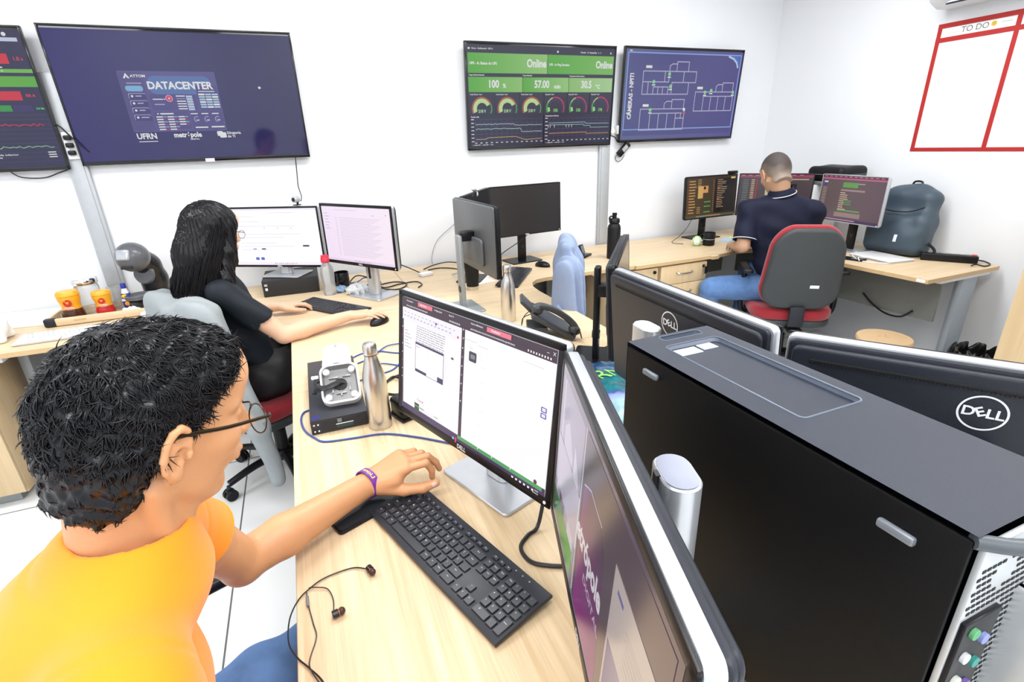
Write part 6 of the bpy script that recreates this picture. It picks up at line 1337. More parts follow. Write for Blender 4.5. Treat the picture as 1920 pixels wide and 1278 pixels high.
def hand(S, w, F, N, side, curls, spread=1.0, sc=1.0, thumb=None, tcurl=0.3):
    """w wrist, F finger direction, N back-of-hand normal, side=+1 if the thumb is on N x F side"""
    F = nrm(F); N = np.array(N, float); N = nrm(N - F * N.dot(F)); T = np.cross(N, F) * side; w = np.array(w, float)
    G = np.stack([F, T, N], 1)
    P = lambda x, y, z: w + G @ (np.array([x, y, z]) * sc)
    for y0, y1 in ((.016, .028), (.005, .010), (-.006, -.010), (-.016, -.027)):
        S.cap(P(.0, y0, 0), P(.082 - abs(y1 - .01) * .25, y1, 0), .0150 * sc, .0125 * sc, k=.012 * sc)
    S.ell(P(.045, 0, -.006), [.045 * sc, .035 * sc, .014 * sc], G, k=.012 * sc)
    S.cap(P(.01, .02, -.006), P(.045, .030, -.010), .016 * sc, .016 * sc, k=.012 * sc)
    tips = []
    for i, (y, L, rad) in enumerate(((.028, (.043, .026, .021), .0090), (.010, (.047, .029, .022), .0092), (-.0095, (.043, .027, .021), .0087), (-.027, (.034, .020, .019), .0078))):
        a = 0; p = np.array([.083 - abs(y - .01) * .25, y, 0.0]); yaw = y * 3.2 * spread
        cu = curls[i]
        for j in range(3):
            a += cu[j]; d = np.array([math.cos(a) * math.cos(yaw), math.cos(a) * math.sin(yaw), -math.sin(a)]); q = p + d * L[j]
            S.cap(P(*p), P(*q), rad * (1.0 - .09 * j) * sc, rad * (.92 - .09 * j) * sc, k=.003 * sc); p = q
        tips.append((P(*p), G @ d, G @ np.array([math.sin(a), 0, math.cos(a)])))
    th = thumb or [(.020, .030, -.010), (.058, .050, -.020), (.088, .056, -.026), (.112, .056, -.030)]
    S.chain([P(*q) for q in th], [r_ * sc for r_ in (.0165, .0125, .0108, .0088)], k=.006 * sc)
    return G, P, tips

def limb(S, a, b, ra, rb, bulge=None, k=.012, **kw):
    a = np.array(a, float); b = np.array(b, float)
    if bulge: m = a + (b - a) * bulge[0]; S.cap(a, m, ra, bulge[1], k=k, **kw); S.cap(m, b, bulge[1], rb, k=k, **kw)
    else: S.cap(a, b, ra, rb, k=k, **kw)

# ---------------------------------------------------------------- man in orange
pO = thing('person', 'man with black hair and glasses in an orange T-shirt, reaching for the keyboard', 'person', (-0.34, 0.66, 0.46))
OFF = (-0.34, 0.66, 0.46)
HC = np.array([-0.189, 0.627, 1.218]); HF = nrm([math.cos(R_(29)) * math.cos(R_(-17)), math.sin(R_(29)) * math.cos(R_(-17)), math.sin(R_(-17))]); SC = 0.915
HM = frame(HF, (0.05, -0.10, 1.0))
NB = np.array([-0.247, 0.607, 1.070]); LS = np.array([-0.262, 0.745, 1.015]); RS = np.array([-0.232, 0.445, 1.015]); LE = np.array([-0.205, 0.868, 0.800]); LW = np.array([0.052, 1.024, 0.792])
S = SDF((-0.42, 0.38, 0.73), (0.24, 1.08, 1.37), 0.0024)
head(S, HC, HM, SC)
S.cap(HC + HM @ np.array([-.040, 0, -.055]), NB + np.array([-.01, 0, .0]), .045, .049, k=.03)
S.cap(HC + HM @ np.array([.01, 0, -.075]), NB + np.array([.025, 0.01, -.02]), .026, .036, k=.03)
for s in (1, -1): S.cap(HC + HM @ np.array([-.02, s * .058, -.05]), NB + np.array([.035, s * .02 + .01, -.015]), .011, .012, k=.018)
S.cap(NB + np.array([0, 0, -.012]), LS, .042, .042, k=.02); S.cap(NB + np.array([0, 0, -.012]), RS, .042, .042, k=.02); S.cap(NB + np.array([-.03, 0, -.03]), NB + np.array([-.05, 0, -.12]), .05, .05, k=.02)
limb(S, LS, LE, .047, .037, (.45, .045)); limb(S, LE, LW, .038, .0255, (.28, .041))
S.ell(LE + np.array([-.004, .0, -.012]), (.030, .030, .030), k=.015)
HFw = nrm([0.106, -0.018, 0.020]); 
hN = nrm([-0.25, 0.25, 0.95])
G, HP, tips = hand(S, LW, (0.100, -0.003, 0.045), (-0.50, -0.10, 0.85), -1, [(.35, 1.2, .45), (.38, .95, .35), (.45, .95, .4), (.5, 1.0, .5)], spread=.7, sc=1.05,
    thumb=[(.012, .022, -.012), (.050, .044, -.034), (.086, .056, -.048), (.114, .054, -.058)])
S.cap(LE + (LW - LE) * .8, LW + np.array([.01, 0, 0]), .026, .022, k=.01)
S.build('body', M_skin, pO, loc=OFF, smooth=1)
mb = MB(Matrix.Translation([-q for q in OFF])); M_nail = mat('nail', (.75, .48, .40), .3)
tp = HP(.109, .0615, -.0525); GM = Matrix(((*G[0], 0), (*G[1], 0), (*G[2], 0), (0, 0, 0, 1))).to_3x3()
mb.sphere(tp, (.0085, .0030, .0062), M_nail, 14, GM.to_euler()); mb.build('thumbnail', pO)
# T-shirt
M_or_sh = mat('orange_cotton', (0.86, 0.275, 0.003), 0.8, var=.03, nscale=20, bump=.25, bscale=900, sheen=.2)
S = SDF((-0.62, 0.22, 0.42), (0.06, 0.98, 1.16), 0.0038)
PV = np.array([-0.40, 0.62, 0.52]); FW = nrm([.95, .31, 0]); LF = nrm([-.31, .95, 0]); TM = np.stack([FW, LF, np.array([0, 0, 1.])], 1)
S.ell(NB + np.array([-.082, -.01, -.200]), (.116, .170, .20), TM, k=0); S.cap(NB - np.array([.0, 0, .035]), NB + np.array([.006, 0, .004]), .074, .062, k=.03); S.cap(NB + np.array([-.055, -.05, -.075]), NB + np.array([-.045, .09, -.065]), .068, .06, k=.04); S.ell((-.395, .59, .70), (.112, .162, .16), TM, k=.05); S.ell(PV + np.array([0, 0, .05]), (.13, .175, .13), TM, k=.06)
S.cap(NB + np.array([-.02, 0, -.03]), LS + np.array([-.01, -.02, -.005]), .062, .055, k=.05); S.cap(NB + np.array([-.02, 0, -.03]), RS + np.array([-.01, .02, -.005]), .062, .060, k=.05)
u = nrm(LE - LS); hem = LS + u * .098
S.cap(LS - u * .02, LS + u * .2, .060, .062, k=.035, cut=[(hem, u)])
u2 = nrm([.05, -.02, -1]); S.cap(RS, RS + u2 * .2, .060, .064, k=.04, cut=[(RS + u2 * .19, u2)])
S.cap(LS + u * .07, LS + u * .25, .049, .056, k=.002, op='sub')
nd = nrm(HC + HM @ np.array([-.035, 0, -.055]) - NB); cN = NB + np.array([.004, 0.0, 0.004])
S.cap(cN + nd * .045, cN + nd * .15, .0560, .068, k=.006, op='sub'); S.cap(cN - nd * .0, cN + nd * .08, .0490, .054, k=.004, op='sub')
def folds(x, y, z): return (np.sin((x * 22 + z * 30)) * np.cos(y * 18 - z * 9) * .6 + np.sin(y * 40 + x * 25 + z * 12) * .3 + .5 * np.sin(z * 55 + y * 30 + np.sin(x * 20)) * np.clip((1.0 - z) * 4, 0, 1))
S.warp(.0030, folds)
sn = nrm(RS - NB + np.array([0, 0, .0])); X = [S.ax[i].reshape([-1 if q == i else 1 for q in range(3)]) for i in range(3)]
sd_ = sum((X[i] - (RS[i] - sn[i] * .022)) * sn[i] for i in range(3)); S.f = S.f + (.0022 * np.exp(-(sd_ / .0045) ** 2)).astype(np.float32)
sn2 = nrm(LS - NB); sd_ = sum((X[i] - (LS[i] - sn2[i] * .015)) * sn2[i] for i in range(3)); S.f = S.f + (.0018 * np.exp(-(sd_ / .0045) ** 2)).astype(np.float32)
S.build('t_shirt', M_or_sh, pO, loc=OFF)
# collar rib and sleeve seam as raised bands
mb = MB(Matrix.Translation([-q for q in OFF])); e1 = nrm(np.cross(nd, (0, 0, 1))) if abs(nd[2]) < .99 else np.array([1, 0, 0]); e2 = np.cross(nd, e1)
mb.tube([cN + nd * .006 + (e1 * math.cos(a) + e2 * math.sin(a)) * .0535 for a in [2 * PI * k / 36 for k in range(36)]], .0052, M_or_sh, 8, 1, closed=True)
mb.build('collar', pO)
e1 = nrm(np.cross(u, (0, 0, 1))); e2 = np.cross(u, e1)
mb = MB(Matrix.Translation([-q for q in OFF])); mb.tube([hem - u * .004 + (e1 * math.cos(a) + e2 * math.sin(a)) * .0595 for a in [2 * PI * k / 30 for k in range(30)]], .0035, M_or_sh, 8, 1, closed=True); mb.build('sleeve_hem', pO)
# jeans
M_jean = mat('blue_denim', (0.10, 0.20, 0.42), 0.8, var=.25, nscale=35, bump=.5, bscale=700)
S = SDF((-0.60, 0.40, 0.36), (0.32, 1.10, 0.70), 0.006)
S.ell(PV + np.array([0, 0, -.02]), (.15, .18, .11), TM, k=0)
limb(S, (-.36, .72, .535), (.12, .93, .56), .088, .068, (.3, .086), k=.04); limb(S, (-.34, .52, .53), (.12, .56, .56), .088, .068, (.3, .086), k=.04)
S.warp(.0030, lambda x, y, z: np.sin(x * 60 + y * 25) * np.cos(z * 50 + y * 20)); jo = S.build('jeans', M_jean, pO, loc=OFF)
S = SDF((.0, .44, .03), (.30, 1.06, .64), .008)
limb(S, (.12, .93, .56), (.16, .93, .10), .068, .050, k=.02); limb(S, (.12, .56, .56), (.16, .56, .10), .068, .050, k=.02); S.build('jeans_lower_leg', M_jean, pO, loc=OFF)
for y in (.93, .56): MB(Matrix.Translation([-q for q in OFF])).box((.20, y, .04), (.27, .095, .08), M_black, .03, 4).build('shoe', pO)
# hair
def hair_ok(x, y, z):   # hairline in head coordinates
    xs = [-.12, -.065, -.035, -.022, -.002, .012, .022, .034, .052, .068, .078, .10]; zs = [-.086, -.098, -.072, -.012, .036, .010, .034, .052, .074, .092, .11, .16]
    return z - np.interp(x, xs, zs)
S = SDF((-0.36, 0.48, 1.10), (-0.05, 0.76, 1.42), 0.003)
P = lambda x, y, z: HC + HM @ (np.array([x, y, z]) * SC)
sr = lambda *a_: [q * SC for q in a_]
S.ell(P(-.018, 0, .032), sr(.1005, .080, .0960), HM, k=0); S.ell(P(-.050, 0, -.018), sr(.064, .070, .090), HM, k=.03); S.cap(P(-.046, 0, -.03), P(-.049, 0, -.075), .0520, .0500, k=.012)
for s_ in (1, -1): S.cap(P(-.040, s_ * .036, -.020), P(-.042, s_ * .030, -.075), .041, .038, k=.015); S.ell(P(.022, 0, .082), sr(.054, .060, .032), HM, k=.03)
X = S.local(HC, HM); g = -hair_ok(np.broadcast_to(X[0] / SC, S.f.shape), 0, np.broadcast_to(X[2] / SC, S.f.shape)); S.f = np.maximum(S.f, (g * .8).astype(np.float32))
def curl(x, y, z): return np.sin(x * 210 + 3 * np.sin(z * 70)) * np.cos(y * 190 + 3 * np.sin(x * 60)) * np.sin(z * 180 + 2 * np.sin(y * 80))
S.warp(.0040, curl); ho = S.build('hair', M_hair, pO, loc=OFF, smooth=1)
def tufts(name, parent, center, M, N, L, rad, flow, okfn, radii, cen, seed=1, m=None, lift=.004, off=OFF, curlamp=.35, tsc=1.0):
    rn = np.random.RandomState(seed); V = []; Fc = []; n = 0; cnt = 0
    while cnt < N:
        d = nrm(rn.normal(size=3)); p = np.array(cen) + d * np.array(radii)
        if okfn(p[0], p[1], p[2]) < .001: continue
        nl = nrm(d / np.array(radii)); dr = flow(p) + rn.normal(size=3) * curlamp; dr = dr - nl * dr.dot(nl); dr = nrm(dr); sd = np.cross(nl, dr)
        ln = L * (.6 + .7 * rn.rand()); cv = rn.normal() * 8; w0 = rad * (.7 + .6 * rn.rand()); pts = []
        q = p.copy() + nl * lift * rn.rand(); dd = dr.copy()
        for j in range(5):
            pts.append(q.copy()); q = q + dd * ln / 4; dd = nrm(dd + sd * cv * ln / 4 + nl * (.10 - .12 * j)); 
            rel = (q - np.array(cen)) / np.array(radii); rr_ = np.linalg.norm(rel)
            if rr_ < 1.0: q = np.array(cen) + rel / rr_ * np.array(radii) * 1.015
        b = len(V)
        for j, pt in enumerate(pts):
            ww = w0 * (1 - (j / 4.2) ** 1.6)
            for a in (0, 2.1, 4.2): V.append(pt + (sd * math.cos(a) + nl * math.sin(a) * .6) * ww)
        for j in range(4):
            for a in range(3): Fc.append((b + 3 * j + a, b + 3 * j + (a + 1) % 3, b + 3 * j + 3 + (a + 1) % 3, b + 3 * j + 3 + a))
        cnt += 1
    V = (np.array(V) * tsc) @ M.T + center - np.array(off); me = bpy.data.meshes.new(name); me.from_pydata(V.tolist(), [], Fc); me.polygons.foreach_set('use_smooth', [True] * len(Fc)); me.materials.append(m or M_hair); me.update()
    o = bpy.data.objects.new(name, me); C.objects.link(o); o.parent = parent; return tag(o, kind='stuff')
def flowO(p):   # away from the crown, forward on top
    c = np.array([-.055, .0, .12]); v = p - c; v = v / (np.linalg.norm(v) + 1e-6); return v + np.array([.45, 0, 0]) * max(0, p[2] - .04) * 10 + np.array([0, 0, -.4])
def tufts_on(ho, M, c, sc, N, Lh, rad, flow, seed, m, jit=.7):
    me = ho.data; n = len(me.vertices); co = np.empty(n * 3, np.float32); me.vertices.foreach_get('co', co); co = co.reshape(-1, 3); no = np.empty(n * 3, np.float32); me.vertices.foreach_get('normal', no); no = no.reshape(-1, 3)
    rn = np.random.RandomState(seed); cc = np.array(c) - np.array(OFF); V = []; Fc = []
    for i in rn.choice(n, N, replace=N > n):
        nl = no[i]; lp = (co[i] - cc) @ M / sc
        if np.dot(nl, M @ nrm(lp - np.array([-.018, 0, .02]))) < -.1 or hair_ok(lp[0], 0, lp[2]) < .001: continue
        dr = M @ flow(lp) + rn.normal(size=3) * jit; dr = nrm(dr - nl * dr.dot(nl)); sd = np.cross(nl, dr); ln = Lh * (.6 + .7 * rn.rand()) * (0.55 if lp[2] < -.02 else 1.0); cv = rn.normal() * 38; w0 = rad * (.7 + .6 * rn.rand()); q = co[i] - nl * .001; dd = nrm(dr + nl * (.20 if lp[2] > -.02 else .08)); b = len(V)
        for j in range(5):
            ww = w0 * (1 - (j / 4.3) ** 1.6)
            for a in (0, 2.1, 4.2): V.append(q + (sd * math.cos(a) + nl * math.sin(a) * .6) * ww)
            q = q + dd * ln / 4; dd = nrm(dd + sd * cv * ln / 4 - nl * .20)
        for j in range(4):
            for a in range(3): Fc.append((b + 3 * j + a, b + 3 * j + (a + 1) % 3, b + 3 * j + 3 + (a + 1) % 3, b + 3 * j + 3 + a))
    me = bpy.data.meshes.new('hair_strands'); me.from_pydata([tuple(v) for v in V], [], Fc); me.polygons.foreach_set('use_smooth', [True] * len(Fc)); me.materials.append(m); me.update()
    o = bpy.data.objects.new('hair_strands', me); C.objects.link(o); o.parent = ho; return tag(o, kind='stuff')
tufts_on(ho, HM, HC, SC, 15000, .018, .0013, flowO, 3, M_hair)
mb = MB(Matrix.Translation([-q for q in OFF]))
M_brow = mat('brow_black', (.015, .012, .012), .7)
for s in (1, -1): mb.tube([P(.086, s * .014, .037), P(.084, s * .028, .043), P(.068, s * .046, .036)], .0030, M_brow, 6, 4)
mb.build('eyebrows', pO)
# glasses
mb = MB(Matrix.Translation([-q for q in OFF])); M_fr = mat('glasses_metal', (.05, .035, .02), .25, .8)
gl = mb
for s in (1, -1):
    gl.tube([P(-.028, s * .083, -.020), P(-.014, s * .083, .012), P(.0, s * .082, .019), (P(.05, s * .076, .018)), P(.106, s * .064, .020)], .0021, M_fr, 8, 4, taper=lambda q: 1.25 - .5 * abs(q - .45))
    gl.tube([P(.107 + .004 * math.cos(a) * 0, s * .036 + .025 * math.cos(a), .004 + .019 * math.sin(a)) for a in [2 * PI * k / 22 for k in range(22)]], .0009, M_fr, 6, 1, closed=True)
    gl.cyl(P(.106, s * .066, .020), P(.108, s * .059, .020), .0028, M_fr, n=10)
gl.tube([P(.108, -.011, .008), P(.112, 0, .012), P(.108, .011, .008)], .0012, M_fr, 6)
g_o = gl.build('glasses', pO)
M_lens = mat('lens_glass', (1, 1, 1), .02, trans=1.0, ior=1.05, var=0, alpha=.25)
for s in (1, -1):
    mb = MB(Matrix.Translation([-q for q in OFF])); pts = [P(.107, s * .036 + .0245 * math.cos(a), .004 + .0185 * math.sin(a)) for a in [2 * PI * k / 22 for k in range(22)]]
    mb.add(pts, [tuple(range(22))], M_lens); mb.build('lens', g_o)
# wristband
mb = MB(Matrix.Translation([-q for q in OFF])); u = nrm(LW - LE); e1 = nrm(np.cross(u, (0, 0, 1))); e2 = np.cross(u, e1); cw = LW - u * .012; n = 40
M_pur = mat('purple_band', (.16, .03, .32), .35)
vs = []
for k in range(n):
    a = 2 * PI * k / n; d = e1 * math.cos(a) + e2 * math.sin(a)
    for q, r_ in ((-.0085, .0318), (-.0085, .0342), (.0085, .0340), (.0085, .0316)): vs.append(cw + u * q + d * r_)
mb.add(vs, [(4 * k + j, 4 * k + (j + 1) % 4, 4 * ((k + 1) % n) + (j + 1) % 4, 4 * ((k + 1) % n) + j) for k in range(n) for j in range(4)], M_pur)
wb = mb.build('wristband', pO); mb = MB(Matrix.Translation([-q for q in OFF]))
M_ye = mat('print_yellow', (.85, .65, .08), .5)
cd = nrm(np.array([0, 0, 1.5]) - cw); cd = nrm(cd - u * cd.dot(u))
tv, tf = text_mesh('Lions', .02); sd_ = np.cross(u, cd); a0 = math.radians(60)
vs = []
for x, y in tv:
    an = (x * .017) / .034 + .62; d = cd * math.cos(an) + np.cross(cd, u) * math.sin(an); vs.append(cw + d * .0346 + u * (y * .012))
mb.add(vs, tf, M_ye); mb.build('wristband_print', wb)

# ---------------------------------------------------------------- long-haired woman
pW = thing('person', 'woman with long straight black hair in a dark T-shirt, typing at her desk', 'person', (-0.28, 2.44, 0.46)); OW = (-0.28, 2.44, 0.46)
HC = np.array([-0.335, 2.43, 1.195]); a = R_(38); HM = frame([math.cos(a) * .97, math.sin(a) * .97, -.24]); P = lambda x, y, z: HC + HM @ (np.array([x, y, z]) * .94)
NB = np.array([-0.375, 2.40, 1.045]); RSh = np.array([-0.335, 2.265, 0.975]); LSh = np.array([-0.505, 2.525, 0.975]); RE = np.array([-0.145, 2.245, 0.775]); LEl = np.array([-0.36, 2.70, 0.80]); RW = np.array([0.142, 2.352, 0.786]); LWr = np.array([-0.165, 2.675, 0.785])
S = SDF((-0.60, 2.14, 0.72), (0.34, 2.92, 1.36), 0.0037)
head(S, HC, HM, .94, False); S.cap(P(-.035, 0, -.06), NB, .046, .050, k=.02); S.cap(NB, RSh, .04, .036, k=.02); S.cap(NB, LSh, .04, .036, k=.02)
limb(S, RSh, RE, .042, .036, (.5, .042)); limb(S, RE, RW, .036, .0225, (.25, .038)); limb(S, LSh, LEl, .042, .034); limb(S, LEl, LWr, .034, .0225, (.3, .036))
fl = [(.12, .30, .2)] * 4
hand(S, RW, (.150, -.040, .010), (-.05, .0, 1), 1, [(.15, .35, .2), (.15, .3, .2), (.15, .3, .2), (.2, .3, .2)], sc=.92)
hand(S, LWr, (.16, .045, .0), (0, 0, 1), -1, [(.2, .45, .3), (.2, .45, .3), (.25, .45, .3), (.3, .4, .3)], sc=.92)
S.build('body', M_skinf, pW, loc=OW, smooth=1)
M_tee = mat('dark_slate_cotton', (0.006, 0.010, 0.015), 0.6, var=.12, bump=.2, bscale=600, spec=.3)
FW = nrm([.80, .60, 0]); LF = nrm([-.60, .80, 0]); TM = np.stack([FW, LF, np.array([0, 0, 1.])], 1); PV = np.array([-0.30, 2.43, 0.56])
S = SDF((-0.66, 2.12, 0.44), (0.0, 2.80, 1.10), 0.006)
S.ell(NB + np.array([.02, .0, -.18]), (.098, .155, .18), TM, k=0); S.ell((-.33, 2.41, .70), (.105, .135, .14), TM, k=.05); S.ell(PV, (.13, .165, .11), TM, k=.05)
S.cap(NB + np.array([0, 0, -.03]), RSh + np.array([0, .01, 0]), .052, .050, k=.04); S.cap(NB + np.array([0, 0, -.03]), LSh, .052, .050, k=.04)
u = nrm(RE - RSh); S.cap(RSh - u * .01, RSh + u * .3, .054, .060, k=.03, cut=[(RSh + u * .185, u)]); S.cap(RSh + u * .165, RSh + u * .3, .044, .056, k=.002, op='sub')
u = nrm(LEl - LSh); S.cap(LSh, LSh + u * .3, .054, .058, k=.03, cut=[(LSh + u * .17, u)])
S.warp(.0050, lambda x, y, z: np.sin(x * 34 + z * 48 + np.sin(y * 20)) * np.cos(y * 26 - z * 15)); S.build('t_shirt', M_tee, pW, loc=OW)
S = SDF((-0.52, 2.10, 0.30), (0.40, 2.86, 0.70), 0.008); S.ell(PV + np.array([0, 0, -.01]), (.15, .18, .11), TM, k=0)
limb(S, (-.26, 2.34, .56), (.10, 2.60, .60), .095, .07, k=.05); limb(S, (-.36, 2.50, .55), (.0, 2.78, .60), .09, .07, k=.05); S.warp(.004, lambda x, y, z: np.sin(x * 45 + y * 30) * np.cos(z * 40)); S.build('trousers', mat('black_trousers', (.010, .010, .012), .6), pW, loc=OW)
S = SDF((-.02, 2.45, .04), (.26, 2.95, .66), .01); limb(S, (.10, 2.60, .60), (.14, 2.64, .10), .068, .045, k=.02); limb(S, (.0, 2.78, .60), (.05, 2.84, .10), .068, .045, k=.02); S.build('trouser_legs', _mats['black_trousers'], pW, loc=OW)
for x, y in ((.17, 2.66), (.08, 2.86)): MB(Matrix.Translation([-q for q in OW])).box((x, y, .035), (.24, .09, .07), M_white, .025, 4, rot=(0, 0, R_(38))).build('shoe', pW)
# long hair
M_hl = mat('hair_long_black', (0.0035, 0.003, 0.004), 0.28, var=.3, nscale=40, spec=.28)
S = SDF((-0.62, 2.18, 0.80), (-0.14, 2.66, 1.36), 0.0045)
S.ell(P(-.018, 0, .040), (.104, .090, .092), HM, k=0); S.cap(P(-.04, .0, .02), P(-.075, .0, -.10), .090, .088, k=.03); S.chain([P(-.075, 0, -.10), (-.425, 2.36, 1.0), (-.435, 2.335, .905)], [.088, .098, .080], k=.03, flat=(FW, 1.25))
S.chain([P(-.0, -.072, .03), P(-.005, -.088, -.08), (-.325, 2.315, 1.02), (-.31, 2.285, .93)], [.028, .034, .035, .018], k=.02)
S.chain([P(.02, -.060, .06), P(.022, -.072, -.02), P(.03, -.078, -.12)], [.022, .022, .022], k=.015); S.chain([P(-.0, .075, .03), P(-.02, .085, -.10), (-.50, 2.48, .95)], [.026, .035, .03], k=.02)
X = S.local(HC, HM); fx = np.broadcast_to(X[0], S.f.shape); fz = np.broadcast_to(X[2], S.f.shape); S.f = np.maximum(S.f, np.where(fz < .085, fx - (.045 + np.clip(fz, 0, .1) * .45), fx - .09).astype(np.float32))
S.half((0, 0, .872), (0, 0, -1))
S.warp(.0032, lambda x, y, z: np.sin(np.arctan2(y - 2.39, x + .39) * 34 + z * 8) + .4 * np.sin(np.arctan2(y - 2.39, x + .39) * 71 + z * 14)); hw = S.build('hair', M_hl, pW, loc=OW, smooth=1)
rn = np.random.RandomState(8); V = []; Fc = []
for k in range(900):   # long falling strands over the hair volume
    th = rn.rand() * 2 * PI; top = HC + np.array([-.01, -.01, .118]); 
    dirv = np.array([math.cos(th), math.sin(th), 0])
    if dirv.dot(HM[:, 0]) > .55: continue
    zend = .845 + .10 * rn.rand(); pts = []; 
    for j in range(12):
        q = j / 11; 
        if q < .25: f_ = q / .25; p = top + dirv * (.098 * math.sin(f_ * PI / 2)) + np.array([0, 0, -.085 * (1 - math.cos(f_ * PI / 2))])
        else:
            f_ = (q - .25) / .75; z0 = HC[2] + .033; z = z0 + (zend - z0) * f_; cx = -.345 + (-.435 + .345) * min(1, f_ * 1.3); cy = 2.42 + (2.335 - 2.42) * min(1, f_ * 1.3)
            r_ = .099 + .012 * math.sin(f_ * PI) - .012 * f_; p = np.array([cx, cy, z]) + dirv * r_ * (1 - .12 * abs(dirv.dot(FW)))
        pts.append(p + rn.normal(size=3) * .0012)
    b = len(V); sd = np.cross(dirv, (0, 0, 1)); w0 = .0016 + .0012 * rn.rand()
    for j, p in enumerate(pts):
        ww = w0 * (1 - (j / 12) ** 3)
        for a_ in (0, 2.1, 4.2): V.append(p + (sd * math.cos(a_) + dirv * math.sin(a_) * .7) * ww - np.array(OW))
    for j in range(11):
        for a_ in range(3): Fc.append((b + 3 * j + a_, b + 3 * j + (a_ + 1) % 3, b + 3 * j + 3 + (a_ + 1) % 3, b + 3 * j + 3 + a_))
me = bpy.data.meshes.new('hair_strands'); me.from_pydata([tuple(v) for v in V], [], Fc); me.polygons.foreach_set('use_smooth', [True] * len(Fc)); me.materials.append(M_hl); o = bpy.data.objects.new('hair_strands', me); C.objects.link(o); o.parent = hw; o['kind'] = 'stuff'
mb = MB(Matrix.Translation([-q for q in OW])); mb.tube([P(.0, -.080, .016), P(.06, -.070, .016), P(.10, -.058, .016)], .0013, M_fr, 6)
for s in (1, -1): mb.tube([P(.103, s * .034 + .024 * math.cos(a), .006 + .018 * math.sin(a)) for a in [2 * PI * k / 18 for k in range(18)]], .0009, M_fr, 6, 1, closed=True)
mb.build('glasses', pW)

# ---------------------------------------------------------------- man in navy polo
pN = thing('person', 'man with cropped hair in a navy polo shirt and jeans, seen from behind', 'person', (2.87, 2.30, 0.47)); ON = (2.87, 2.30, 0.47)
a = R_(72); HC = np.array([2.815, 2.475, 1.262]); HM = frame([math.cos(a) * .80, math.sin(a) * .80, -.60], (0, 0, 1)); P = lambda x, y, z: HC + HM @ np.array([x, y, z])
NB = np.array([2.825, 2.41, 1.135]); LSh = np.array([2.665, 2.50, 1.045]); RSh = np.array([2.985, 2.295, 1.035]); LEl = np.array([2.595, 2.445, 0.835]); REl = np.array([3.06, 2.36, 0.82]); LWr = np.array([2.74, 2.66, .79]); RWr = np.array([2.95, 2.66, .79])
S = SDF((2.50, 2.20, 0.72), (3.16, 2.86, 1.42), 0.0045)
head(S, HC, HM, .98, False); S.cap(P(-.045, 0, -.05), NB + np.array([0, 0, -.02]), .054, .056, k=.02); S.cap(NB + np.array([0, 0, -.05]), LSh, .04, .042, k=.01); S.cap(NB + np.array([0, 0, -.05]), RSh, .04, .042, k=.01)
limb(S, LSh, LEl, .047, .040, (.5, .047)); limb(S, LEl, LWr, .040, .027, (.3, .043)); limb(S, RSh, REl, .047, .040); limb(S, REl, RWr, .040, .027)
hand(S, LWr, (.08, .10, -.01), (0, 0, 1), -1, [(.3, .6, .4)] * 4); hand(S, RWr, (-.06, .10, -.01), (0, 0, 1), 1, [(.3, .6, .4)] * 4)
S.build('body', mat('skin_warm', (.50, .29, .18), .5, sss=.2), pN, loc=ON, smooth=1)
M_navy = mat('navy_pique', (0.004, 0.006, 0.022), 0.7, var=.12, bump=.3, bscale=500, spec=.3)
FW = nrm([.57, .82, 0]); LF = nrm([-.82, .57, 0]); TM = np.stack([FW, LF, np.array([0, 0, 1.])], 1); PV = np.array([2.87, 2.30, 0.56])
S = SDF((2.46, 1.98, 0.44), (3.26, 2.74, 1.20), 0.0065)
S.ell(NB + np.array([-.0, -.01, -.20]), (.125, .185, .20), TM, k=0); S.ell((2.84, 2.34, .74), (.125, .175, .16), TM, k=.06); S.ell(PV, (.14, .18, .11), TM, k=.06)
S.cap(NB + np.array([0, 0, -.04]), LSh, .062, .062, k=.05); S.cap(NB + np.array([0, 0, -.04]), RSh, .062, .062, k=.05)
u = nrm(LEl - LSh); S.cap(LSh, LSh + u * .3, .066, .070, k=.04, cut=[(LSh + u * .19, u)]); S.cap(LSh + u * .15, LSh + u * .3, .052, .06, k=.002, op='sub'); hemc = LSh + u * .186; hu = u
u = nrm(REl - RSh); S.cap(RSh, RSh + u * .3, .066, .068, k=.04, cut=[(RSh + u * .18, u)])
nd = nrm(P(-.045, 0, -.05) - NB); S.cap(NB + nd * .02, NB + nd * .14, .056, .068, k=.004, op='sub')
S.warp(.0065, lambda x, y, z: np.sin(x * 26 + z * 34 + np.sin(y * 16)) * np.cos(y * 20 - z * 12)); S.build('polo_shirt', M_navy, pN, loc=ON)
e1 = nrm(np.cross(nd, (0, 0, 1))); e2 = np.cross(nd, e1); M_line = mat('white_piping', (.6, .62, .66), .7)
def ringpts(c, ax, r, n=36, sy=1.0):
    e1 = nrm(np.cross(ax, (0, 0, 1))); e2 = np.cross(ax, e1); return [c + e1 * r * math.cos(a_) + e2 * r * sy * math.sin(a_) for a_ in [2 * PI * k / n for k in range(n)]]
mb = MB(Matrix.Translation([-q for q in ON])); n = 36; A = ringpts(NB + nd * .048, nd, .064); B = ringpts(NB + nd * .012, nd, .083); B2 = ringpts(NB + nd * .010, nd, .078)
mb.add(A + B + B2, [(i, (i + 1) % n, n + (i + 1) % n, n + i) for i in range(n)] + [(n + i, n + (i + 1) % n, 2 * n + (i + 1) % n, 2 * n + i) for i in range(n)], M_navy, True); co = mb.build('collar', pN)
mb = MB(Matrix.Translation([-q for q in ON])); mb.tube(ringpts(NB + nd * .012, nd, .084), .0026, M_line, 6, 1, closed=True); mb.build('collar_piping', co)
mb = MB(Matrix.Translation([-q for q in ON])); mb.tube(ringpts(hemc, hu, .0735), .0026, M_line, 6, 1, closed=True); mb.build('sleeve_piping', pN)
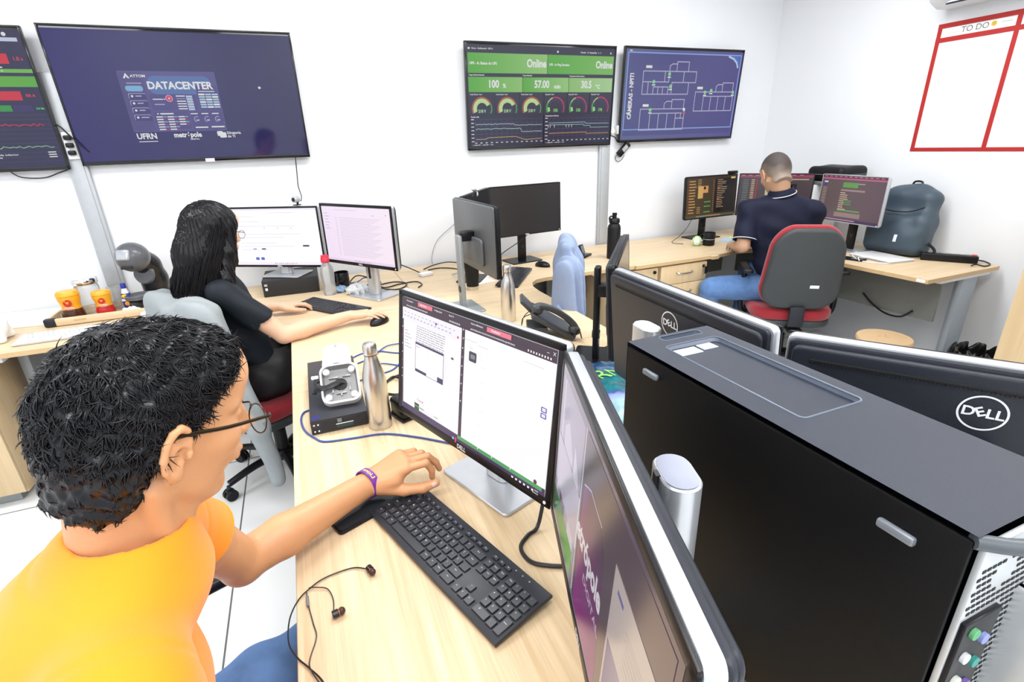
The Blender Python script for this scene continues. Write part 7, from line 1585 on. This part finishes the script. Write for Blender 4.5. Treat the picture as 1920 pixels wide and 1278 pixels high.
S = SDF((2.30, 2.0, 0.34), (3.16, 2.92, 0.70), 0.008); S.ell(PV + np.array([0, 0, -.01]), (.16, .19, .11), TM, k=0)
limb(S, (2.82, 2.36, .56), (2.52, 2.60, .53), .095, .075, k=.05); limb(S, (2.92, 2.32, .56), (3.02, 2.76, .56), .09, .075, k=.05); S.warp(.004, lambda x, y, z: np.sin(x * 45 + y * 30) * np.cos(z * 40)); S.build('jeans', M_jean, pN, loc=ON)
S = SDF((2.40, 2.50, .04), (3.16, 2.96, .62), .01); limb(S, (2.52, 2.60, .53), (2.56, 2.72, .10), .072, .05, k=.02); limb(S, (3.02, 2.76, .56), (3.04, 2.82, .10), .072, .05, k=.02); S.build('jeans_lower_leg', M_jean, pN, loc=ON)
for x, y in ((2.57, 2.76), (3.05, 2.86)): MB(Matrix.Translation([-q for q in ON])).box((x, y, .04), (.1, .26, .08), M_black, .03, 4).build('shoe', pN)
S = SDF((2.66, 2.33, 1.10), (2.98, 2.64, 1.42), 0.004); S.ell(P(-.017, 0, .032), (.099, .0775, .0935), HM, k=0); S.ell(P(-.049, 0, .003), (.063, .068, .078), HM, k=.03); S.cap(P(-.047, 0, -.045), P(-.05, 0, -.09), .0565, k=.01)
X = S.local(HC, HM); g = -hair_ok(np.broadcast_to(X[0], S.f.shape), 0, np.broadcast_to(X[2], S.f.shape)); S.f = np.maximum(S.f, (g * .8).astype(np.float32))
def crop_mat():
    m = bpy.data.materials.new('cropped_hair'); m.use_nodes = True; nt = m.node_tree; b = nt.nodes['Principled BSDF']; tc = nt.nodes.new('ShaderNodeTexCoord'); sx = nt.nodes.new('ShaderNodeSeparateXYZ'); nt.links.new(tc.outputs['Object'], sx.inputs[0])
    mr = nt.nodes.new('ShaderNodeMapRange'); mr.inputs['From Min'].default_value = HC[2] - ON[2] - .04; mr.inputs['From Max'].default_value = HC[2] - ON[2] + .10; nt.links.new(sx.outputs[2], mr.inputs['Value'])
    nz = nt.nodes.new('ShaderNodeTexNoise'); nz.inputs['Scale'].default_value = 14; nt.links.new(tc.outputs['Object'], nz.inputs['Vector']); ad = nt.nodes.new('ShaderNodeMath'); ad.operation = 'MULTIPLY_ADD'; nt.links.new(nz.outputs['Fac'], ad.inputs[0]); ad.inputs[1].default_value = .5; nt.links.new(mr.outputs[0], ad.inputs[2])
    cr = nt.nodes.new('ShaderNodeValToRGB'); nt.links.new(ad.outputs[0], cr.inputs[0]); e = cr.color_ramp.elements; e[0].position = .40; e[0].color = (.30, .225, .175, 1); e[1].position = 1.1 if False else 1.0; e[1].color = (.055, .042, .036, 1); q = e.new(.72); q.color = (.16, .125, .10, 1)
    nt.links.new(cr.outputs[0], b.inputs['Base Color']); b.inputs['Roughness'].default_value = .7; return m
S.warp(.0008, lambda x, y, z: np.sin(x * 800) * np.sin(y * 800) * np.sin(z * 800)); S.build('cropped_hair', crop_mat(), pN, loc=ON, smooth=0)

# ---------------------------------------------------------------- hanging clothes
M_jk = mat('jacket_grey', (0.30, 0.33, 0.34), 0.85, var=.06, bump=.3, bscale=500)
S = SDF((-0.80, 1.96, 0.12), (-0.16, 2.68, 1.04), 0.0065)
u0 = np.array([math.cos(R_(34)), math.sin(R_(34)), 0]); l0 = np.array([-u0[1], u0[0], 0]); bc = np.array([-0.27, 2.46, 0]) - u0 * .262; BM = np.stack([u0, l0, np.array([0, 0, 1.])], 1)
S.rbox(bc + np.array([-.01, 0, .80]), (.062, .236, .185), .06, BM, k=0); S.rbox(bc - u0 * .035 + np.array([0, 0, .66]), (.040, .225, .20), .035, BM, k=.04)
S.chain([bc - l0 * .19 + np.array([0, 0, .90]), bc - l0 * .245 + np.array([0.01, 0, .70]), bc - l0 * .27 + np.array([.03, -.0, .45]), bc - l0 * .28 + np.array([.055, -.01, .20])], [.05, .058, .050, .036], k=.03, flat=(u0, 1.3))
S.rbox(bc + np.array([.0, 0, .66]), (.040, .20, .20), .02, BM, k=.004, op='sub')
S.warp(.0085, lambda x, y, z: np.sin((y + x * .8) * 52 + z * 6 + np.sin(z * 12)) * .8 + .5 * np.sin(z * 30 + x * 40)); o = S.build('jacket', M_jk, None, loc=(-0.48, 2.3, 0.5)); tag(o, 'light grey jacket hung over the back of the woman\'s red chair', 'jacket')
M_sh = mat('shirt_blue_grey', (0.24, 0.30, 0.44), 0.8, var=.06, bump=.25, bscale=500)
S = SDF((1.06, 1.86, 0.40), (1.66, 2.46, 1.14), 0.0065)
ua = np.array([-.88, .48, 0]); la = np.array([.48, .88, 0]); BS = np.stack([ua, la, np.array([0, 0, 1.])], 1)
S.rbox((1.245, 2.285, .80), (.060, .235, .155), .055, BS, k=0); S.rbox((1.245, 2.30, .95), (.034, .13, .085), .03, BS, k=.05); S.chain([(1.245, 2.32, 1.035), (1.243, 2.29, .93)], [.028, .055], k=.05)
for d_, zz in ((-.17, .50), (.0, .46), (.17, .50)): S.chain([np.array([1.245, 2.285, .93]) + la * d_, np.array([1.235, 2.27, zz]) + la * d_ * 1.25], [.05, .085], k=.04)
S.warp(.0150, lambda x, y, z: np.sin(((x - 1.245) * .48 + (y - 2.285) * .88) * 62 + (x - 1.245) * 60 + z * 5 + np.sin(z * 11) + (x - 1.245) * 30) * np.clip((1.10 - z) * 4, .1, 1)); o = S.build('hanging_shirt', M_sh, None, loc=(1.30, 2.2, .72)); tag(o, 'blue-grey shirt hanging on the chair at the curved centre desk', 'shirt')
